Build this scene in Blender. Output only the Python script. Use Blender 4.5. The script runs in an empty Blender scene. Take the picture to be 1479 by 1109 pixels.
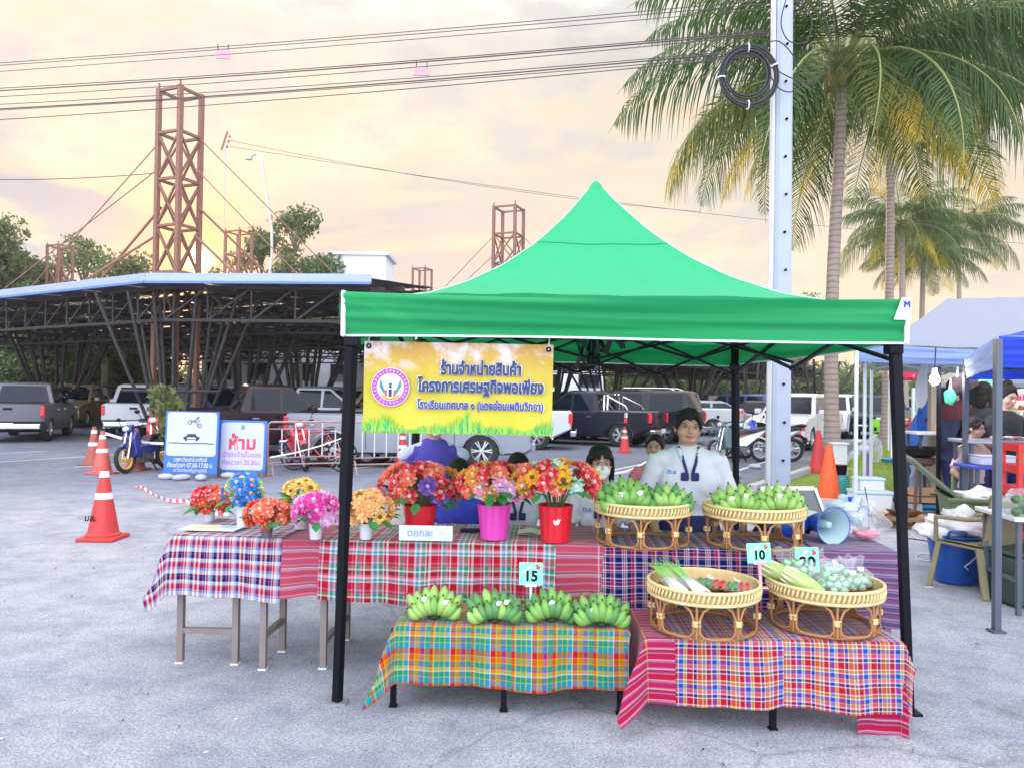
import bpy, math, random
import numpy as np
from mathutils import Vector, Matrix, Euler
R = math.radians
PI = math.pi
S = bpy.context.scene
COL = S.collection
rnd = random.Random(7)

# ---------------------------------------------------------------- camera
F = 1111.0                      # focal length in photograph pixels (1479 wide)
CAMZ = 1.58
cd = bpy.data.cameras.new('camera'); cd.sensor_fit = 'HORIZONTAL'; cd.sensor_width = 36
cd.lens = F/1479*36; cd.clip_start = 0.05; cd.clip_end = 900
cam = bpy.data.objects.new('camera', cd); COL.objects.link(cam)
CM = Matrix.Translation((0, 0, CAMZ)) @ Matrix.Rotation(R(90.8), 4, 'X') @ Matrix.Rotation(R(0.8), 4, 'Z')
cam.matrix_world = CM
S.camera = cam
# ---------------------------------------------------------------- sky and sun
SUN_EL, SUN_AZ = R(9.0), R(-22.3)           # azimuth from +Y towards +X
sdir = Vector((math.cos(SUN_EL)*math.sin(SUN_AZ), math.cos(SUN_EL)*math.cos(SUN_AZ), math.sin(SUN_EL)))
W = bpy.data.worlds.new("World"); S.world = W; W.use_nodes = True
nt = W.node_tree; N = nt.nodes; L = nt.links
bg = N['Background']
def wn(t, **k):
    n = N.new(t)
    for a, b in k.items(): setattr(n, a, b)
    return n
def wmath(op, a, b=None, c=None, clamp=False):
    n = wn('ShaderNodeMath', operation=op, use_clamp=clamp)
    for i, v in enumerate((a, b, c)):
        if v is None: continue
        if isinstance(v, (int, float)): n.inputs[i].default_value = v
        else: L.new(v, n.inputs[i])
    return n.outputs[0]
def wramp(fac, stops, interp='EASE'):
    n = wn('ShaderNodeValToRGB'); cr = n.color_ramp; cr.interpolation = interp
    while len(cr.elements) < len(stops): cr.elements.new(0.5)
    for e, (p, c) in zip(cr.elements, stops): e.position = p; e.color = (*c, 1)
    L.new(fac, n.inputs[0]); return n.outputs[0]
def wmix(fac, a, b, mode='MIX'):
    n = wn('ShaderNodeMix', data_type='RGBA', blend_type=mode)
    for i, v in ((0, fac), (6, a), (7, b)):
        if isinstance(v, (int, float)): n.inputs[i].default_value = v
        elif isinstance(v, tuple): n.inputs[i].default_value = (*v, 1)
        else: L.new(v, n.inputs[i])
    return n.outputs[2]
tc = wn('ShaderNodeTexCoord'); sep = wn('ShaderNodeSeparateXYZ'); L.new(tc.outputs['Generated'], sep.inputs[0])
dx, dy, dz = sep.outputs
zc = wmath('MAXIMUM', dz, 0.0)
base = wramp(zc, [(0, (.42, .245, .145)), (.07, (.41, .26, .155)), (.16, (.39, .28, .185)), (.28, (.355, .30, .225)), (.42, (.35, .32, .28)), (.7, (1.0, 1.01, 1.05)), (1, (1.45, 1.48, 1.62))], 'LINEAR')  # overhead stops brightened well past the visible sky as added ground light
col0 = wmath('MULTIPLY_ADD', dx, 1.5, -.05, True)
base = wmix(wmath('MULTIPLY', col0, wmath('SUBTRACT', 1.0, wmath('MULTIPLY', zc, 2.2, None, True))), base, (.39, .355, .305))
# clouds: stretched noise over the dome
mp = wn('ShaderNodeMapping'); mp.inputs['Scale'].default_value = (1.6, 1.6, 4.6); mp.inputs['Rotation'].default_value = (0.05, 0.12, 0.3)
L.new(tc.outputs['Generated'], mp.inputs[0])
ns = wn('ShaderNodeTexNoise'); ns.inputs['Scale'].default_value = 1.7; ns.inputs['Detail'].default_value = 9; ns.inputs['Roughness'].default_value = .58; ns.inputs['Distortion'].default_value = .35
L.new(mp.outputs[0], ns.inputs['Vector'])
n2 = wn('ShaderNodeTexNoise'); n2.inputs['Scale'].default_value = 4.6; n2.inputs['Detail'].default_value = 8; n2.inputs['Roughness'].default_value = .6
L.new(mp.outputs[0], n2.inputs['Vector'])
hi = wramp(ns.outputs[0], [(.46, (0, 0, 0)), (.62, (1, 1, 1))])
col = wmix(wmath('MULTIPLY', hi, .8), base, (.42, .35, .26))
hi2 = wramp(n2.outputs[0], [(.50, (0, 0, 0)), (.68, (1, 1, 1))])
col = wmix(wmath('MULTIPLY', hi2, .6), col, (.45, .30, .19))
# blue grey banks low over the horizon, densest towards the setting sun's side
band = wramp(zc, [(0.0, (0, 0, 0)), (.11, (.25, .25, .25)), (.16, (1, 1, 1)), (.25, (1, 1, 1)), (.31, (0, 0, 0))])
mp3 = wn('ShaderNodeMapping'); mp3.inputs['Scale'].default_value = (1.5, 1.5, 6.0); mp3.inputs['Location'].default_value = (2.3, .4, .9); mp3.inputs['Rotation'].default_value = (-.04, -.10, .2)
L.new(tc.outputs['Generated'], mp3.inputs[0])
ns3 = wn('ShaderNodeTexNoise'); ns3.inputs['Scale'].default_value = 1.5; ns3.inputs['Detail'].default_value = 8; ns3.inputs['Roughness'].default_value = .55; ns3.inputs['Distortion'].default_value = .3
L.new(mp3.outputs[0], ns3.inputs['Vector'])
bank = wramp(ns3.outputs[0], [(.53, (1, 1, 1)), (.60, (0, 0, 0))])
west = wmath('MULTIPLY_ADD', dx, -1.9, .35, True)
bf = wmath('MULTIPLY', wmath('MULTIPLY', band, bank), west)
col = wmix(bf, col, (.225, .21, .235))
gr = wramp(n2.outputs[0], [(.36, (1, 1, 1)), (.52, (0, 0, 0))])
col = wmix(wmath('MULTIPLY', gr, .55), col, (.265, .25, .25))
# the low sun glowing through the cloud
vd = wn('ShaderNodeVectorMath', operation='DOT_PRODUCT'); L.new(tc.outputs['Generated'], vd.inputs[0]); vd.inputs[1].default_value = sdir
g1 = wmath('POWER', wmath('MAXIMUM', vd.outputs['Value'], 0.0), 16000)
g2 = wmath('POWER', wmath('MAXIMUM', vd.outputs['Value'], 0.0), 300)
col = wmix(wmath('MULTIPLY', g2, .97, None, True), col, (.85, .34, .09))
col = wmix(g1, col, (4, 2.8, 1.5))
sky = wn('ShaderNodeTexSky', sky_type='NISHITA'); sky.sun_disc = False; sky.sun_elevation = SUN_EL; sky.sun_rotation = SUN_AZ
skys = wmix(1.0, sky.outputs[0], (.10, .10, .10), 'MULTIPLY')
skys = wmix(1.0, skys, (.7, .62, .55), 'DARKEN')
col = wmix(.12, col, skys)
# cool sky behind the camera, raised above the visible sky to light the ground
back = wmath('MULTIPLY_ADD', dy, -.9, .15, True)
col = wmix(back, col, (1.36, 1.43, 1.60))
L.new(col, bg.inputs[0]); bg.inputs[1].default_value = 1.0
sl = bpy.data.lights.new('sun', 'SUN'); sl.energy = 3.0; sl.angle = R(1.5); sl.color = (1, .74, .46)
so = bpy.data.objects.new('sun', sl); COL.objects.link(so); so.rotation_euler = sdir.to_track_quat('Z', 'Y').to_euler()
# ---------------------------------------------------------------- exposure
S.view_settings.view_transform = 'Standard'; S.view_settings.look = 'None'
S.view_settings.exposure = 1.36; S.view_settings.gamma = 1; S.view_settings.use_curve_mapping = False
S.cycles.use_denoising = True
S.cycles.max_bounces = 6; S.cycles.transparent_max_bounces = 24; S.cycles.caustics_reflective = False; S.cycles.caustics_refractive = False

# ================================================================ helpers
R3 = CM.to_3x3()
CP = Vector((0, 0, CAMZ))
def ray(px, py): return R3 @ Vector((px-739.5, 554.5-py, -F))
def P(px, py, Y):
    r = ray(px, py); return CP + r*(Y/r.y)
def G(px, py, z=0.0):
    r = ray(px, py); return CP + r*((z-CAMZ)/r.z)
def X(px, Y, py=570): return P(px, py, Y).x

def tag(o, label=None, cat=None, group=None, kind=None):
    if label: o['label'] = label
    if cat: o['category'] = cat
    if group: o['group'] = group
    if kind: o['kind'] = kind
    return o
def thing(name, label, cat, loc=(0, 0, 0), rz=0, group=None):
    o = bpy.data.objects.new(name, None); COL.objects.link(o)
    o.location = loc; o.rotation_euler = (0, 0, rz); o.empty_display_size = .1
    return tag(o, label, cat, group)
def inst(name, me, parent=None, loc=None, rot=None, scale=None):
    o = bpy.data.objects.new(name, me); COL.objects.link(o)
    if parent: o.parent = parent
    if loc is not None: o.location = loc
    if rot is not None: o.rotation_euler = rot
    if scale is not None: o.scale = scale if hasattr(scale, '__len__') else (scale,)*3
    return o
def kids(root):
    m = {}
    for o in COL.objects:
        if o.parent: m.setdefault(o.parent.name, []).append(o)
    return m
def copy_tree(root, m, loc=None, rz=None, label=None):
    c = root.copy(); COL.objects.link(c)
    if loc is not None: c.location = loc
    if rz is not None: c.rotation_euler = (0, 0, rz)
    if label: c['label'] = label
    def rec(a, b):
        for ch in m.get(a.name, []):
            d = ch.copy(); COL.objects.link(d); d.parent = b; rec(ch, d)
    rec(root, c)
    return c

class MB:
    "collects shapes for one mesh"
    def __init__(s): s.v = []; s.f = []; s.m = []; s.mi = 0; s.uv = None
    def add(s, vs, fs, M=None):
        b = len(s.v)
        s.v += [tuple(M @ Vector(p)) if M is not None else tuple(p) for p in vs]
        s.f += [tuple(i+b for i in f) for f in fs]; s.m += [s.mi]*len(fs); return s
    def box(s, c, d, M=None, top=1.0):
        x, y, z = d[0]/2, d[1]/2, d[2]/2
        vs = [(c[0]+i*x*(top if k > 0 else 1), c[1]+j*y*(top if k > 0 else 1), c[2]+k*z) for k in (-1, 1) for j in (-1, 1) for i in (-1, 1)]
        return s.add(vs, [(0, 2, 3, 1), (4, 5, 7, 6), (0, 1, 5, 4), (2, 6, 7, 3), (0, 4, 6, 2), (1, 3, 7, 5)], M)
    def bar(s, a, b, w=.03, h=None):
        a, b = Vector(a), Vector(b); h = h or w; d = b-a; n = d.length
        if n < 1e-6: return s
        q = d.to_track_quat('Z', 'Y').to_matrix().to_4x4()
        return s.box((0, 0, n/2), (w, h, n), Matrix.Translation(a) @ q)
    def tube(s, pts, r, n=6, cap=True, closed=False):
        pts = [Vector(p) for p in pts]; k = len(pts)
        rs = r if hasattr(r, '__len__') else [r]*k
        vs = []; fs = []; up = None
        for i, p in enumerate(pts):
            if closed: t = pts[(i+1) % k]-pts[i-1]
            else: t = pts[min(i+1, k-1)]-pts[max(i-1, 0)]
            if t.length < 1e-9: t = Vector((0, 0, 1))
            t.normalize()
            if up is None: up = Vector((0, 0, 1)) if abs(t.z) < .9 else Vector((1, 0, 0))
            a = t.cross(up)
            if a.length < 1e-4: a = t.orthogonal()
            a.normalize(); up = a.cross(t).normalized()
            for j in range(n):
                w = 2*PI*j/n; vs.append(p+(a*math.cos(w)+up*math.sin(w))*rs[i])
        for i in range(k if closed else k-1):
            i2 = (i+1) % k
            for j in range(n):
                j2 = (j+1) % n; fs.append((i*n+j2, i*n+j, i2*n+j, i2*n+j2))
        if cap and not closed: fs += [tuple(range(n)), tuple(range(k*n-1, (k-1)*n-1, -1))]
        return s.add(vs, fs)
    def lathe(s, prof, n=20, M=None, a0=0, a1=2*PI):
        vs = []; fs = []; k = len(prof); full = abs(a1-a0-2*PI) < 1e-6; m = n if full else n+1
        for j in range(m):
            w = a0+(a1-a0)*j/n
            for r_, z in prof: vs.append((r_*math.cos(w), r_*math.sin(w), z))
        for j in range(n):
            j2 = (j+1) % m
            for i in range(k-1):
                if prof[i][0] < 1e-7 and prof[i+1][0] < 1e-7: continue
                fs.append((j*k+i, j2*k+i, j2*k+i+1, j*k+i+1))
        return s.add(vs, fs, M)
    def prism(s, poly, y0, y1, M=None, inset=0, ins_d=.05):
        "polygon in x,z extruded along y, optionally with rounded shoulders"
        n = len(poly)
        if inset:
            cx = sum(p[0] for p in poly)/n; cz = sum(p[1] for p in poly)/n
            rings = [(y0, 1), (y0+ins_d, 0), (y1-ins_d, 0), (y1, 1)]
        else: rings = [(y0, 0), (y1, 0)]
        vs = []
        for y, t in rings:
            for x, z in poly:
                if t: x += (inset if x < cx else -inset)*min(1, abs(x-cx)*2); z += (inset if z < cz else -inset)*min(1, abs(z-cz)*3)
                vs.append((x, y, z))
        fs = []
        for r_ in range(len(rings)-1):
            for i in range(n):
                j = (i+1) % n; fs.append((r_*n+i, r_*n+j, (r_+1)*n+j, (r_+1)*n+i))
        fs.append(tuple(range(n-1, -1, -1))); fs.append(tuple(range((len(rings)-1)*n, len(rings)*n)))
        return s.add(vs, fs, M)
    def ell(s, c, r, M=None, nu=12, nv=8):
        c = Vector(c); r = r if hasattr(r, '__len__') else (r, r, r)
        vs = [(0, 0, -1)]; fs = []
        for i in range(1, nv):
            t = -PI/2+PI*i/nv
            for j in range(nu):
                w = 2*PI*j/nu; vs.append((math.cos(t)*math.cos(w), math.cos(t)*math.sin(w), math.sin(t)))
        vs.append((0, 0, 1)); e = len(vs)-1
        for j in range(nu):
            j2 = (j+1) % nu
            fs.append((0, 1+j2, 1+j)); fs.append((e, e-nu+j, e-nu+j2))
            for i in range(nv-2): fs.append((1+i*nu+j, 1+i*nu+j2, 1+(i+1)*nu+j2, 1+(i+1)*nu+j))
        K = Matrix.Translation(c) @ (M if M is not None else Matrix()) @ Matrix.Diagonal((*r, 1))
        return s.add(vs, fs, K)
    def cap(s, a, b, ra, rb, sq=1.0, n=12):
        "tapered capsule"
        a, b = Vector(a), Vector(b); d = b-a; ln = max(d.length, 1e-4)
        prof = [(0, -ra)]+[(ra*math.cos(t), ra*math.sin(t)) for t in (-1.1, -.6, 0)]+[(rb*math.cos(t), ln+rb*math.sin(t)) for t in (0, .6, 1.1)]+[(0, ln+rb)]
        M = Matrix.Translation(a) @ d.to_track_quat('Z', 'Y').to_matrix().to_4x4() @ Matrix.Diagonal((1, sq, 1, 1))
        return s.lathe(prof, n, M)
    def grid(s, fn, nu, nv, uvfn=None):
        vs = [fn(i/nu, j/nv) for j in range(nv+1) for i in range(nu+1)]
        fs = [(j*(nu+1)+i, j*(nu+1)+i+1, (j+1)*(nu+1)+i+1, (j+1)*(nu+1)+i) for j in range(nv) for i in range(nu)]
        if uvfn:
            if s.uv is None: s.uv = [(0, 0)]*len(s.v)
            s.uv += [uvfn(i/nu, j/nv) for j in range(nv+1) for i in range(nu+1)]
        return s.add(vs, fs)
    def mesh(s, name, mats, smooth=None):
        me = bpy.data.meshes.new(name); me.from_pydata(s.v, [], s.f)
        for m_ in (mats if isinstance(mats, (list, tuple)) else [mats]): me.materials.append(m_)
        if len(set(s.m)) > 1 or (s.m and s.m[0]): me.polygons.foreach_set('material_index', s.m)
        if s.uv:
            ul = me.uv_layers.new(name='UVMap'); li = np.empty(len(me.loops), dtype=np.int32); me.loops.foreach_get('vertex_index', li)
            ul.data.foreach_set('uv', np.array(s.uv, dtype=np.float32)[li].ravel())
        if smooth is not None:
            me.polygons.foreach_set('use_smooth', [True]*len(me.polygons))
            if smooth < 179: me.set_sharp_from_angle(angle=R(smooth))
        me.update(); return me
    def build(s, name, mats, parent=None, smooth=None, loc=None, rot=None, bevel=0):
        o = inst(name, s.mesh(name, mats, smooth), parent, loc, rot)
        if bevel:
            b = o.modifiers.new('bevel', 'BEVEL'); b.width = bevel; b.segments = 2; b.limit_method = 'ANGLE'; b.angle_limit = R(35); b.harden_normals = False
        return o

def bake(o):
    "replace an object's mesh by its evaluated mesh"
    dg = bpy.context.evaluated_depsgraph_get(); dg.update()
    me = bpy.data.meshes.new_from_object(o.evaluated_get(dg)); o.modifiers.clear(); o.data = me; return me
def blob(mb, mat, voxel=.012, smooth=3, name='body', noise=0):
    me = mb.mesh(name, mat); o = inst('tmp', me)
    r_ = o.modifiers.new('r', 'REMESH'); r_.mode = 'VOXEL'; r_.voxel_size = voxel
    if smooth: k = o.modifiers.new('s', 'SMOOTH'); k.iterations = smooth; k.factor = .5
    out = bake(o); bpy.data.objects.remove(o)
    out.name = name
    if not out.materials: out.materials.append(mat)
    if noise:
        n = len(out.vertices); co = np.empty(n*3); out.vertices.foreach_get('co', co); co = co.reshape(-1, 3)
        no = np.empty(n*3); out.vertices.foreach_get('normal', no); no = no.reshape(-1, 3)
        w = np.sin(co[:, 2]*34+np.sin(co[:, 0]*19)*2.1)*np.sin(co[:, 0]*14+co[:, 2]*17+co[:, 1]*11)+.5*np.sin(co[:, 2]*61+co[:, 0]*43)
        out.vertices.foreach_set('co', (co+no*(w*noise)[:, None]).ravel())
    out.polygons.foreach_set('use_smooth', [True]*len(out.polygons)); out.update()
    return out

# ================================================================ materials
MC = {}
def mat(name, col=(.5, .5, .5), rough=.6, metal=0, var=.12, scale=6, bump=0, bscale=60, trans=0, coat=0, emit=None, alpha=1, spec=.5, sheen=0, transm=0):
    key = name
    if key in MC: return MC[key]
    m = bpy.data.materials.new(name); m.use_nodes = True; t = m.node_tree; ns_, ls = t.nodes, t.links
    b = ns_['Principled BSDF']; b.inputs['Roughness'].default_value = rough; b.inputs['Metallic'].default_value = metal
    b.inputs['Specular IOR Level'].default_value = spec; b.inputs['Coat Weight'].default_value = coat; b.inputs['Coat Roughness'].default_value = .06
    if sheen: b.inputs['Sheen Weight'].default_value = sheen
    if transm: b.inputs['Transmission Weight'].default_value = transm
    tcn = ns_.new('ShaderNodeTexCoord')
    no = ns_.new('ShaderNodeTexNoise'); no.inputs['Scale'].default_value = scale; no.inputs['Detail'].default_value = 5; ls.new(tcn.outputs['Object'], no.inputs['Vector'])
    mx = ns_.new('ShaderNodeMix'); mx.data_type = 'RGBA'
    mx.inputs[6].default_value = (*[c*(1-var) for c in col], 1); mx.inputs[7].default_value = (*[min(1, c*(1+var)) for c in col], 1)
    ls.new(no.outputs[0], mx.inputs[0]); ls.new(mx.outputs[2], b.inputs['Base Color'])
    if bump:
        n3 = ns_.new('ShaderNodeTexNoise'); n3.inputs['Scale'].default_value = bscale; n3.inputs['Detail'].default_value = 4; ls.new(tcn.outputs['Object'], n3.inputs['Vector'])
        bp = ns_.new('ShaderNodeBump'); bp.inputs['Strength'].default_value = bump; bp.inputs['Distance'].default_value = .01
        ls.new(n3.outputs[0], bp.inputs['Height']); ls.new(bp.outputs[0], b.inputs['Normal'])
    if emit: b.inputs['Emission Color'].default_value = (*emit[0], 1); b.inputs['Emission Strength'].default_value = emit[1]
    out = ns_['Material Output']; last = b.outputs[0]
    if trans:
        tr = ns_.new('ShaderNodeBsdfTranslucent'); ls.new(mx.outputs[2], tr.inputs[0]); ms = ns_.new('ShaderNodeMixShader'); ms.inputs[0].default_value = trans
        ls.new(last, ms.inputs[1]); ls.new(tr.outputs[0], ms.inputs[2]); last = ms.outputs[0]
    if alpha < 1:
        tp = ns_.new('ShaderNodeBsdfTransparent'); ms = ns_.new('ShaderNodeMixShader'); ms.inputs[0].default_value = alpha
        ls.new(tp.outputs[0], ms.inputs[1]); ls.new(last, ms.inputs[2]); last = ms.outputs[0]
    ls.new(last, out.inputs[0])
    MC[key] = m; return m

def plaid(name, wx, wy, k=1.0):
    "woven check: wx, wy = lists of (width in cm, colour) repeating along u (across) and v"
    wx = [(w*k, c) for w, c in wx]; wy = [(w*k, c) for w, c in wy]
    m = bpy.data.materials.new(name); m.use_nodes = True; t = m.node_tree; ns_, ls = t.nodes, t.links; b = ns_['Principled BSDF']
    b.inputs['Roughness'].default_value = .85; b.inputs['Specular IOR Level'].default_value = .2; b.inputs['Sheen Weight'].default_value = .2
    uv = ns_.new('ShaderNodeUVMap'); sp = ns_.new('ShaderNodeSeparateXYZ'); ls.new(uv.outputs[0], sp.inputs[0])
    def mth(op, a, b_=None):
        n = ns_.new('ShaderNodeMath'); n.operation = op
        for i, v in enumerate((a, b_)):
            if v is None: continue
            if isinstance(v, (int, float)): n.inputs[i].default_value = v
            else: ls.new(v, n.inputs[i])
        return n.outputs[0]
    wob = ns_.new('ShaderNodeTexNoise'); wob.inputs['Scale'].default_value = 3; ls.new(uv.outputs[0], wob.inputs['Vector'])
    def stripes(axis, lst):
        tot = sum(w for w, _ in lst)/100
        v = mth('ADD', axis, mth('MULTIPLY', wob.outputs[0], .012))
        fr = mth('FRACT', mth('DIVIDE', v, tot))
        r_ = ns_.new('ShaderNodeValToRGB'); cr = r_.color_ramp; cr.interpolation = 'CONSTANT'
        p = 0; st = []
        for w, c in lst: st.append((p/(tot*100), c)); p += w
        while len(cr.elements) < len(st): cr.elements.new(.99)
        for e, (q, c) in zip(cr.elements, st): e.position = q; e.color = (*c, 1)
        ls.new(fr, r_.inputs[0]); return r_.outputs[0]
    a = stripes(sp.outputs[0], wx); c = stripes(sp.outputs[1], wy)
    tw = ns_.new('ShaderNodeTexNoise'); tw.inputs['Scale'].default_value = 420; tw.inputs['Detail'].default_value = 1; ls.new(uv.outputs[0], tw.inputs['Vector'])
    f = mth('ADD', mth('MULTIPLY', tw.outputs[0], .5), .25)
    mx = ns_.new('ShaderNodeMix'); mx.data_type = 'RGBA'; ls.new(f, mx.inputs[0]); ls.new(a, mx.inputs[6]); ls.new(c, mx.inputs[7])
    hs = ns_.new('ShaderNodeHueSaturation'); hs.inputs['Saturation'].default_value = 1.2; hs.inputs['Value'].default_value = .70; ls.new(mx.outputs[2], hs.inputs['Color'])
    ls.new(hs.outputs[0], b.inputs['Base Color'])
    tr = ns_.new('ShaderNodeBsdfTranslucent'); ls.new(hs.outputs[0], tr.inputs[0]); ms = ns_.new('ShaderNodeMixShader'); ms.inputs[0].default_value = .18
    ls.new(b.outputs[0], ms.inputs[1]); ls.new(tr.outputs[0], ms.inputs[2]); ls.new(ms.outputs[0], ns_['Material Output'].inputs[0])
    bp = ns_.new('ShaderNodeBump'); bp.inputs['Strength'].default_value = .25; bp.inputs['Distance'].default_value = .004
    ls.new(tw.outputs[0], bp.inputs['Height']); ls.new(bp.outputs[0], b.inputs['Normal'])
    return m

def lettering(name, txt, size, m, parent, loc, rot, align='CENTER', bold=.02, depth=.001, width=None, sh=None):
    c = bpy.data.curves.new(name, 'FONT'); c.body = txt; c.size = size; c.align_x = align; c.align_y = 'CENTER'
    c.extrude = 0; c.bevel_depth = bold*size; c.bevel_resolution = 0
    o = bpy.data.objects.new(name, c); COL.objects.link(o)
    me = bake_font(o, m, depth)
    if width:
        xs = [v.co.x for v in me.vertices]; k = width/(max(xs)-min(xs)); cx = (max(xs)+min(xs))/2 if align == 'CENTER' else 0
        for v in me.vertices: v.co.x = (v.co.x-cx)*k
    bpy.data.objects.remove(o)
    return inst(name, me, parent, loc, rot)
def bake_font(o, m, depth):
    dg = bpy.context.evaluated_depsgraph_get(); me = bpy.data.meshes.new_from_object(o.evaluated_get(dg))
    n = len(me.vertices); co = np.empty(n*3); me.vertices.foreach_get('co', co); co = co.reshape(-1, 3)
    zm = max(abs(co[:, 2]).max(), 1e-6); co[:, 2] *= depth/zm; me.vertices.foreach_set('co', co.ravel())
    me.materials.clear(); me.materials.append(m); me.update(); return me
WHITE = mat('white_paint', (.70, .72, .76), .45, var=.05)
BLACK = mat('black_steel', (.004, .005, .010), .5, var=.3, spec=.15)
RUBBER = mat('rubber', (.02, .02, .022), .8, var=.2)
CHROME = mat('chrome', (.75, .77, .8), .15, 1, var=.05)
GLASSDK = mat('dark_glass', (.006, .012, .024), .03, var=.3, spec=.28)
# ================================================================ setting
def ground_mat():
    m = bpy.data.materials.new('worn_pavement'); m.use_nodes = True; t = m.node_tree; n, l = t.nodes, t.links; b = n['Principled BSDF']
    tcn = n.new('ShaderNodeTexCoord')
    def noise(sc, det=6, ro=.6):
        q = n.new('ShaderNodeTexNoise'); q.inputs['Scale'].default_value = sc; q.inputs['Detail'].default_value = det; q.inputs['Roughness'].default_value = ro; l.new(tcn.outputs['Object'], q.inputs['Vector']); return q.outputs[0]
    def ramp(f, st):
        q = n.new('ShaderNodeValToRGB')
        while len(q.color_ramp.elements) < len(st): q.color_ramp.elements.new(.5)
        for e, (p_, c) in zip(q.color_ramp.elements, st): e.position = p_; e.color = (*c, 1)
        l.new(f, q.inputs[0]); return q.outputs[0]
    def mix(f, a, b_, mode='MIX'):
        q = n.new('ShaderNodeMix'); q.data_type = 'RGBA'; q.blend_type = mode
        for i, v in ((0, f), (6, a), (7, b_)):
            if isinstance(v, float): q.inputs[i].default_value = v
            elif isinstance(v, tuple): q.inputs[i].default_value = (*v, 1)
            else: l.new(v, q.inputs[i])
        return q.outputs[2]
    big = ramp(noise(.35, 5), [(.35, (.38, .405, .48)), (.52, (.46, .475, .535)), (.68, (.55, .55, .585))])
    grit = ramp(noise(95, 3, .7), [(.34, (.35, .35, .36)), (.5, (1, 1, 1)), (.66, (1.0, 1.0, 1.0)), (.74, (1.9, 1.9, 1.85))])
    c = mix(1.0, big, grit, 'MULTIPLY')
    c = mix(1.0, c, ramp(noise(.11, 3), [(.4, (.82, .84, .88)), (.6, (1.14, 1.13, 1.12))]), 'MULTIPLY')
    mid = ramp(noise(3.2, 8, .72), [(.38, (.78, .79, .82)), (.58, (1.08, 1.07, 1.05))])
    c = mix(1.0, c, mid, 'MULTIPLY')
    vo = n.new('ShaderNodeTexVoronoi'); vo.inputs['Scale'].default_value = 70; l.new(tcn.outputs['Object'], vo.inputs['Vector'])
    peb = ramp(vo.outputs['Distance'], [(0.0, (1.25, 1.24, 1.2)), (.25, (1, 1, 1)), (.7, (.72, .72, .75))])
    c = mix(.8, c, peb, 'MULTIPLY')
    # cracks and oil stains
    v2 = n.new('ShaderNodeTexVoronoi'); v2.feature = 'DISTANCE_TO_EDGE'; v2.inputs['Scale'].default_value = .16
    wv = n.new('ShaderNodeVectorMath'); wv.operation = 'ADD'; q = n.new('ShaderNodeTexNoise'); q.inputs['Scale'].default_value = 1.1; q.inputs['Detail'].default_value = 6; l.new(tcn.outputs['Object'], q.inputs['Vector'])
    l.new(tcn.outputs['Object'], wv.inputs[0]); l.new(q.outputs['Color'], wv.inputs[1]); l.new(wv.outputs[0], v2.inputs['Vector'])
    cr = ramp(v2.outputs['Distance'], [(0.0, (.72, .72, .72)), (.0025, (1, 1, 1))])
    c = mix(1.0, c, cr, 'MULTIPLY')
    st = ramp(noise(.9, 4), [(.28, (.62, .62, .64)), (.36, (1, 1, 1))])
    c = mix(1.0, c, st, 'MULTIPLY')
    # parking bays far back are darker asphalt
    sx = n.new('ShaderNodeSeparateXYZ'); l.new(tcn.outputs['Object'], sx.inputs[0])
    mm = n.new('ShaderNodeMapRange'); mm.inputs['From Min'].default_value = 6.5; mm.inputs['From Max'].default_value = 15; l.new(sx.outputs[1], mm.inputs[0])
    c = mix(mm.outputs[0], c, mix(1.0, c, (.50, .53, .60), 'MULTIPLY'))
    l.new(c, b.inputs['Base Color']); b.inputs['Roughness'].default_value = .8; b.inputs['Specular IOR Level'].default_value = .35
    bp = n.new('ShaderNodeBump'); bp.inputs['Strength'].default_value = .7; bp.inputs['Distance'].default_value = .006; l.new(noise(60, 4, .7), bp.inputs['Height']); l.new(bp.outputs[0], b.inputs['Normal'])
    return m
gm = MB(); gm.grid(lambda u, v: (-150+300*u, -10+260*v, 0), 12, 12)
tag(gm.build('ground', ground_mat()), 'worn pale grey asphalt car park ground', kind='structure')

D = Vector((.5, .866, 0)).normalized(); E_ = Vector((-.866, .5, 0))   # lot axes
# grass verge with kerb to the right, running back past the palms
GRASSM = mat('grass_soil', (.20, .29, .05), .95, var=.5, scale=9, bump=.8, bscale=120)
vz = .10
k0 = G(985, 742); k1 = G(1110, 690); k2 = G(1290, 604)
vl = [Vector((2.6, 11.2, 0)), Vector((3.75, 12.0, 0)), Vector((8.6, 19.4, 0)), Vector((31, 62, 0)), Vector((60, 118, 0))]
vr = [Vector((6.0, 9.7, 0)), Vector((13.2, 9.9, 0)), Vector((30, 19, 0)), Vector((80, 60, 0)), Vector((120, 100, 0))]
g = MB()
for i in range(4):
    a, b, c, d = vl[i], vl[i+1], vr[i+1], vr[i]
    g.grid(lambda u, v: tuple((a.lerp(b, v)).lerp(d.lerp(c, v), u)+Vector((0, 0, vz-.004+.035*math.sin(u*9+i)*math.sin(v*5)))), 14, 8)
tag(g.build('grass_verge', GRASSM, smooth=60), 'grassy verge beside the car park', kind='structure')
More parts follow.
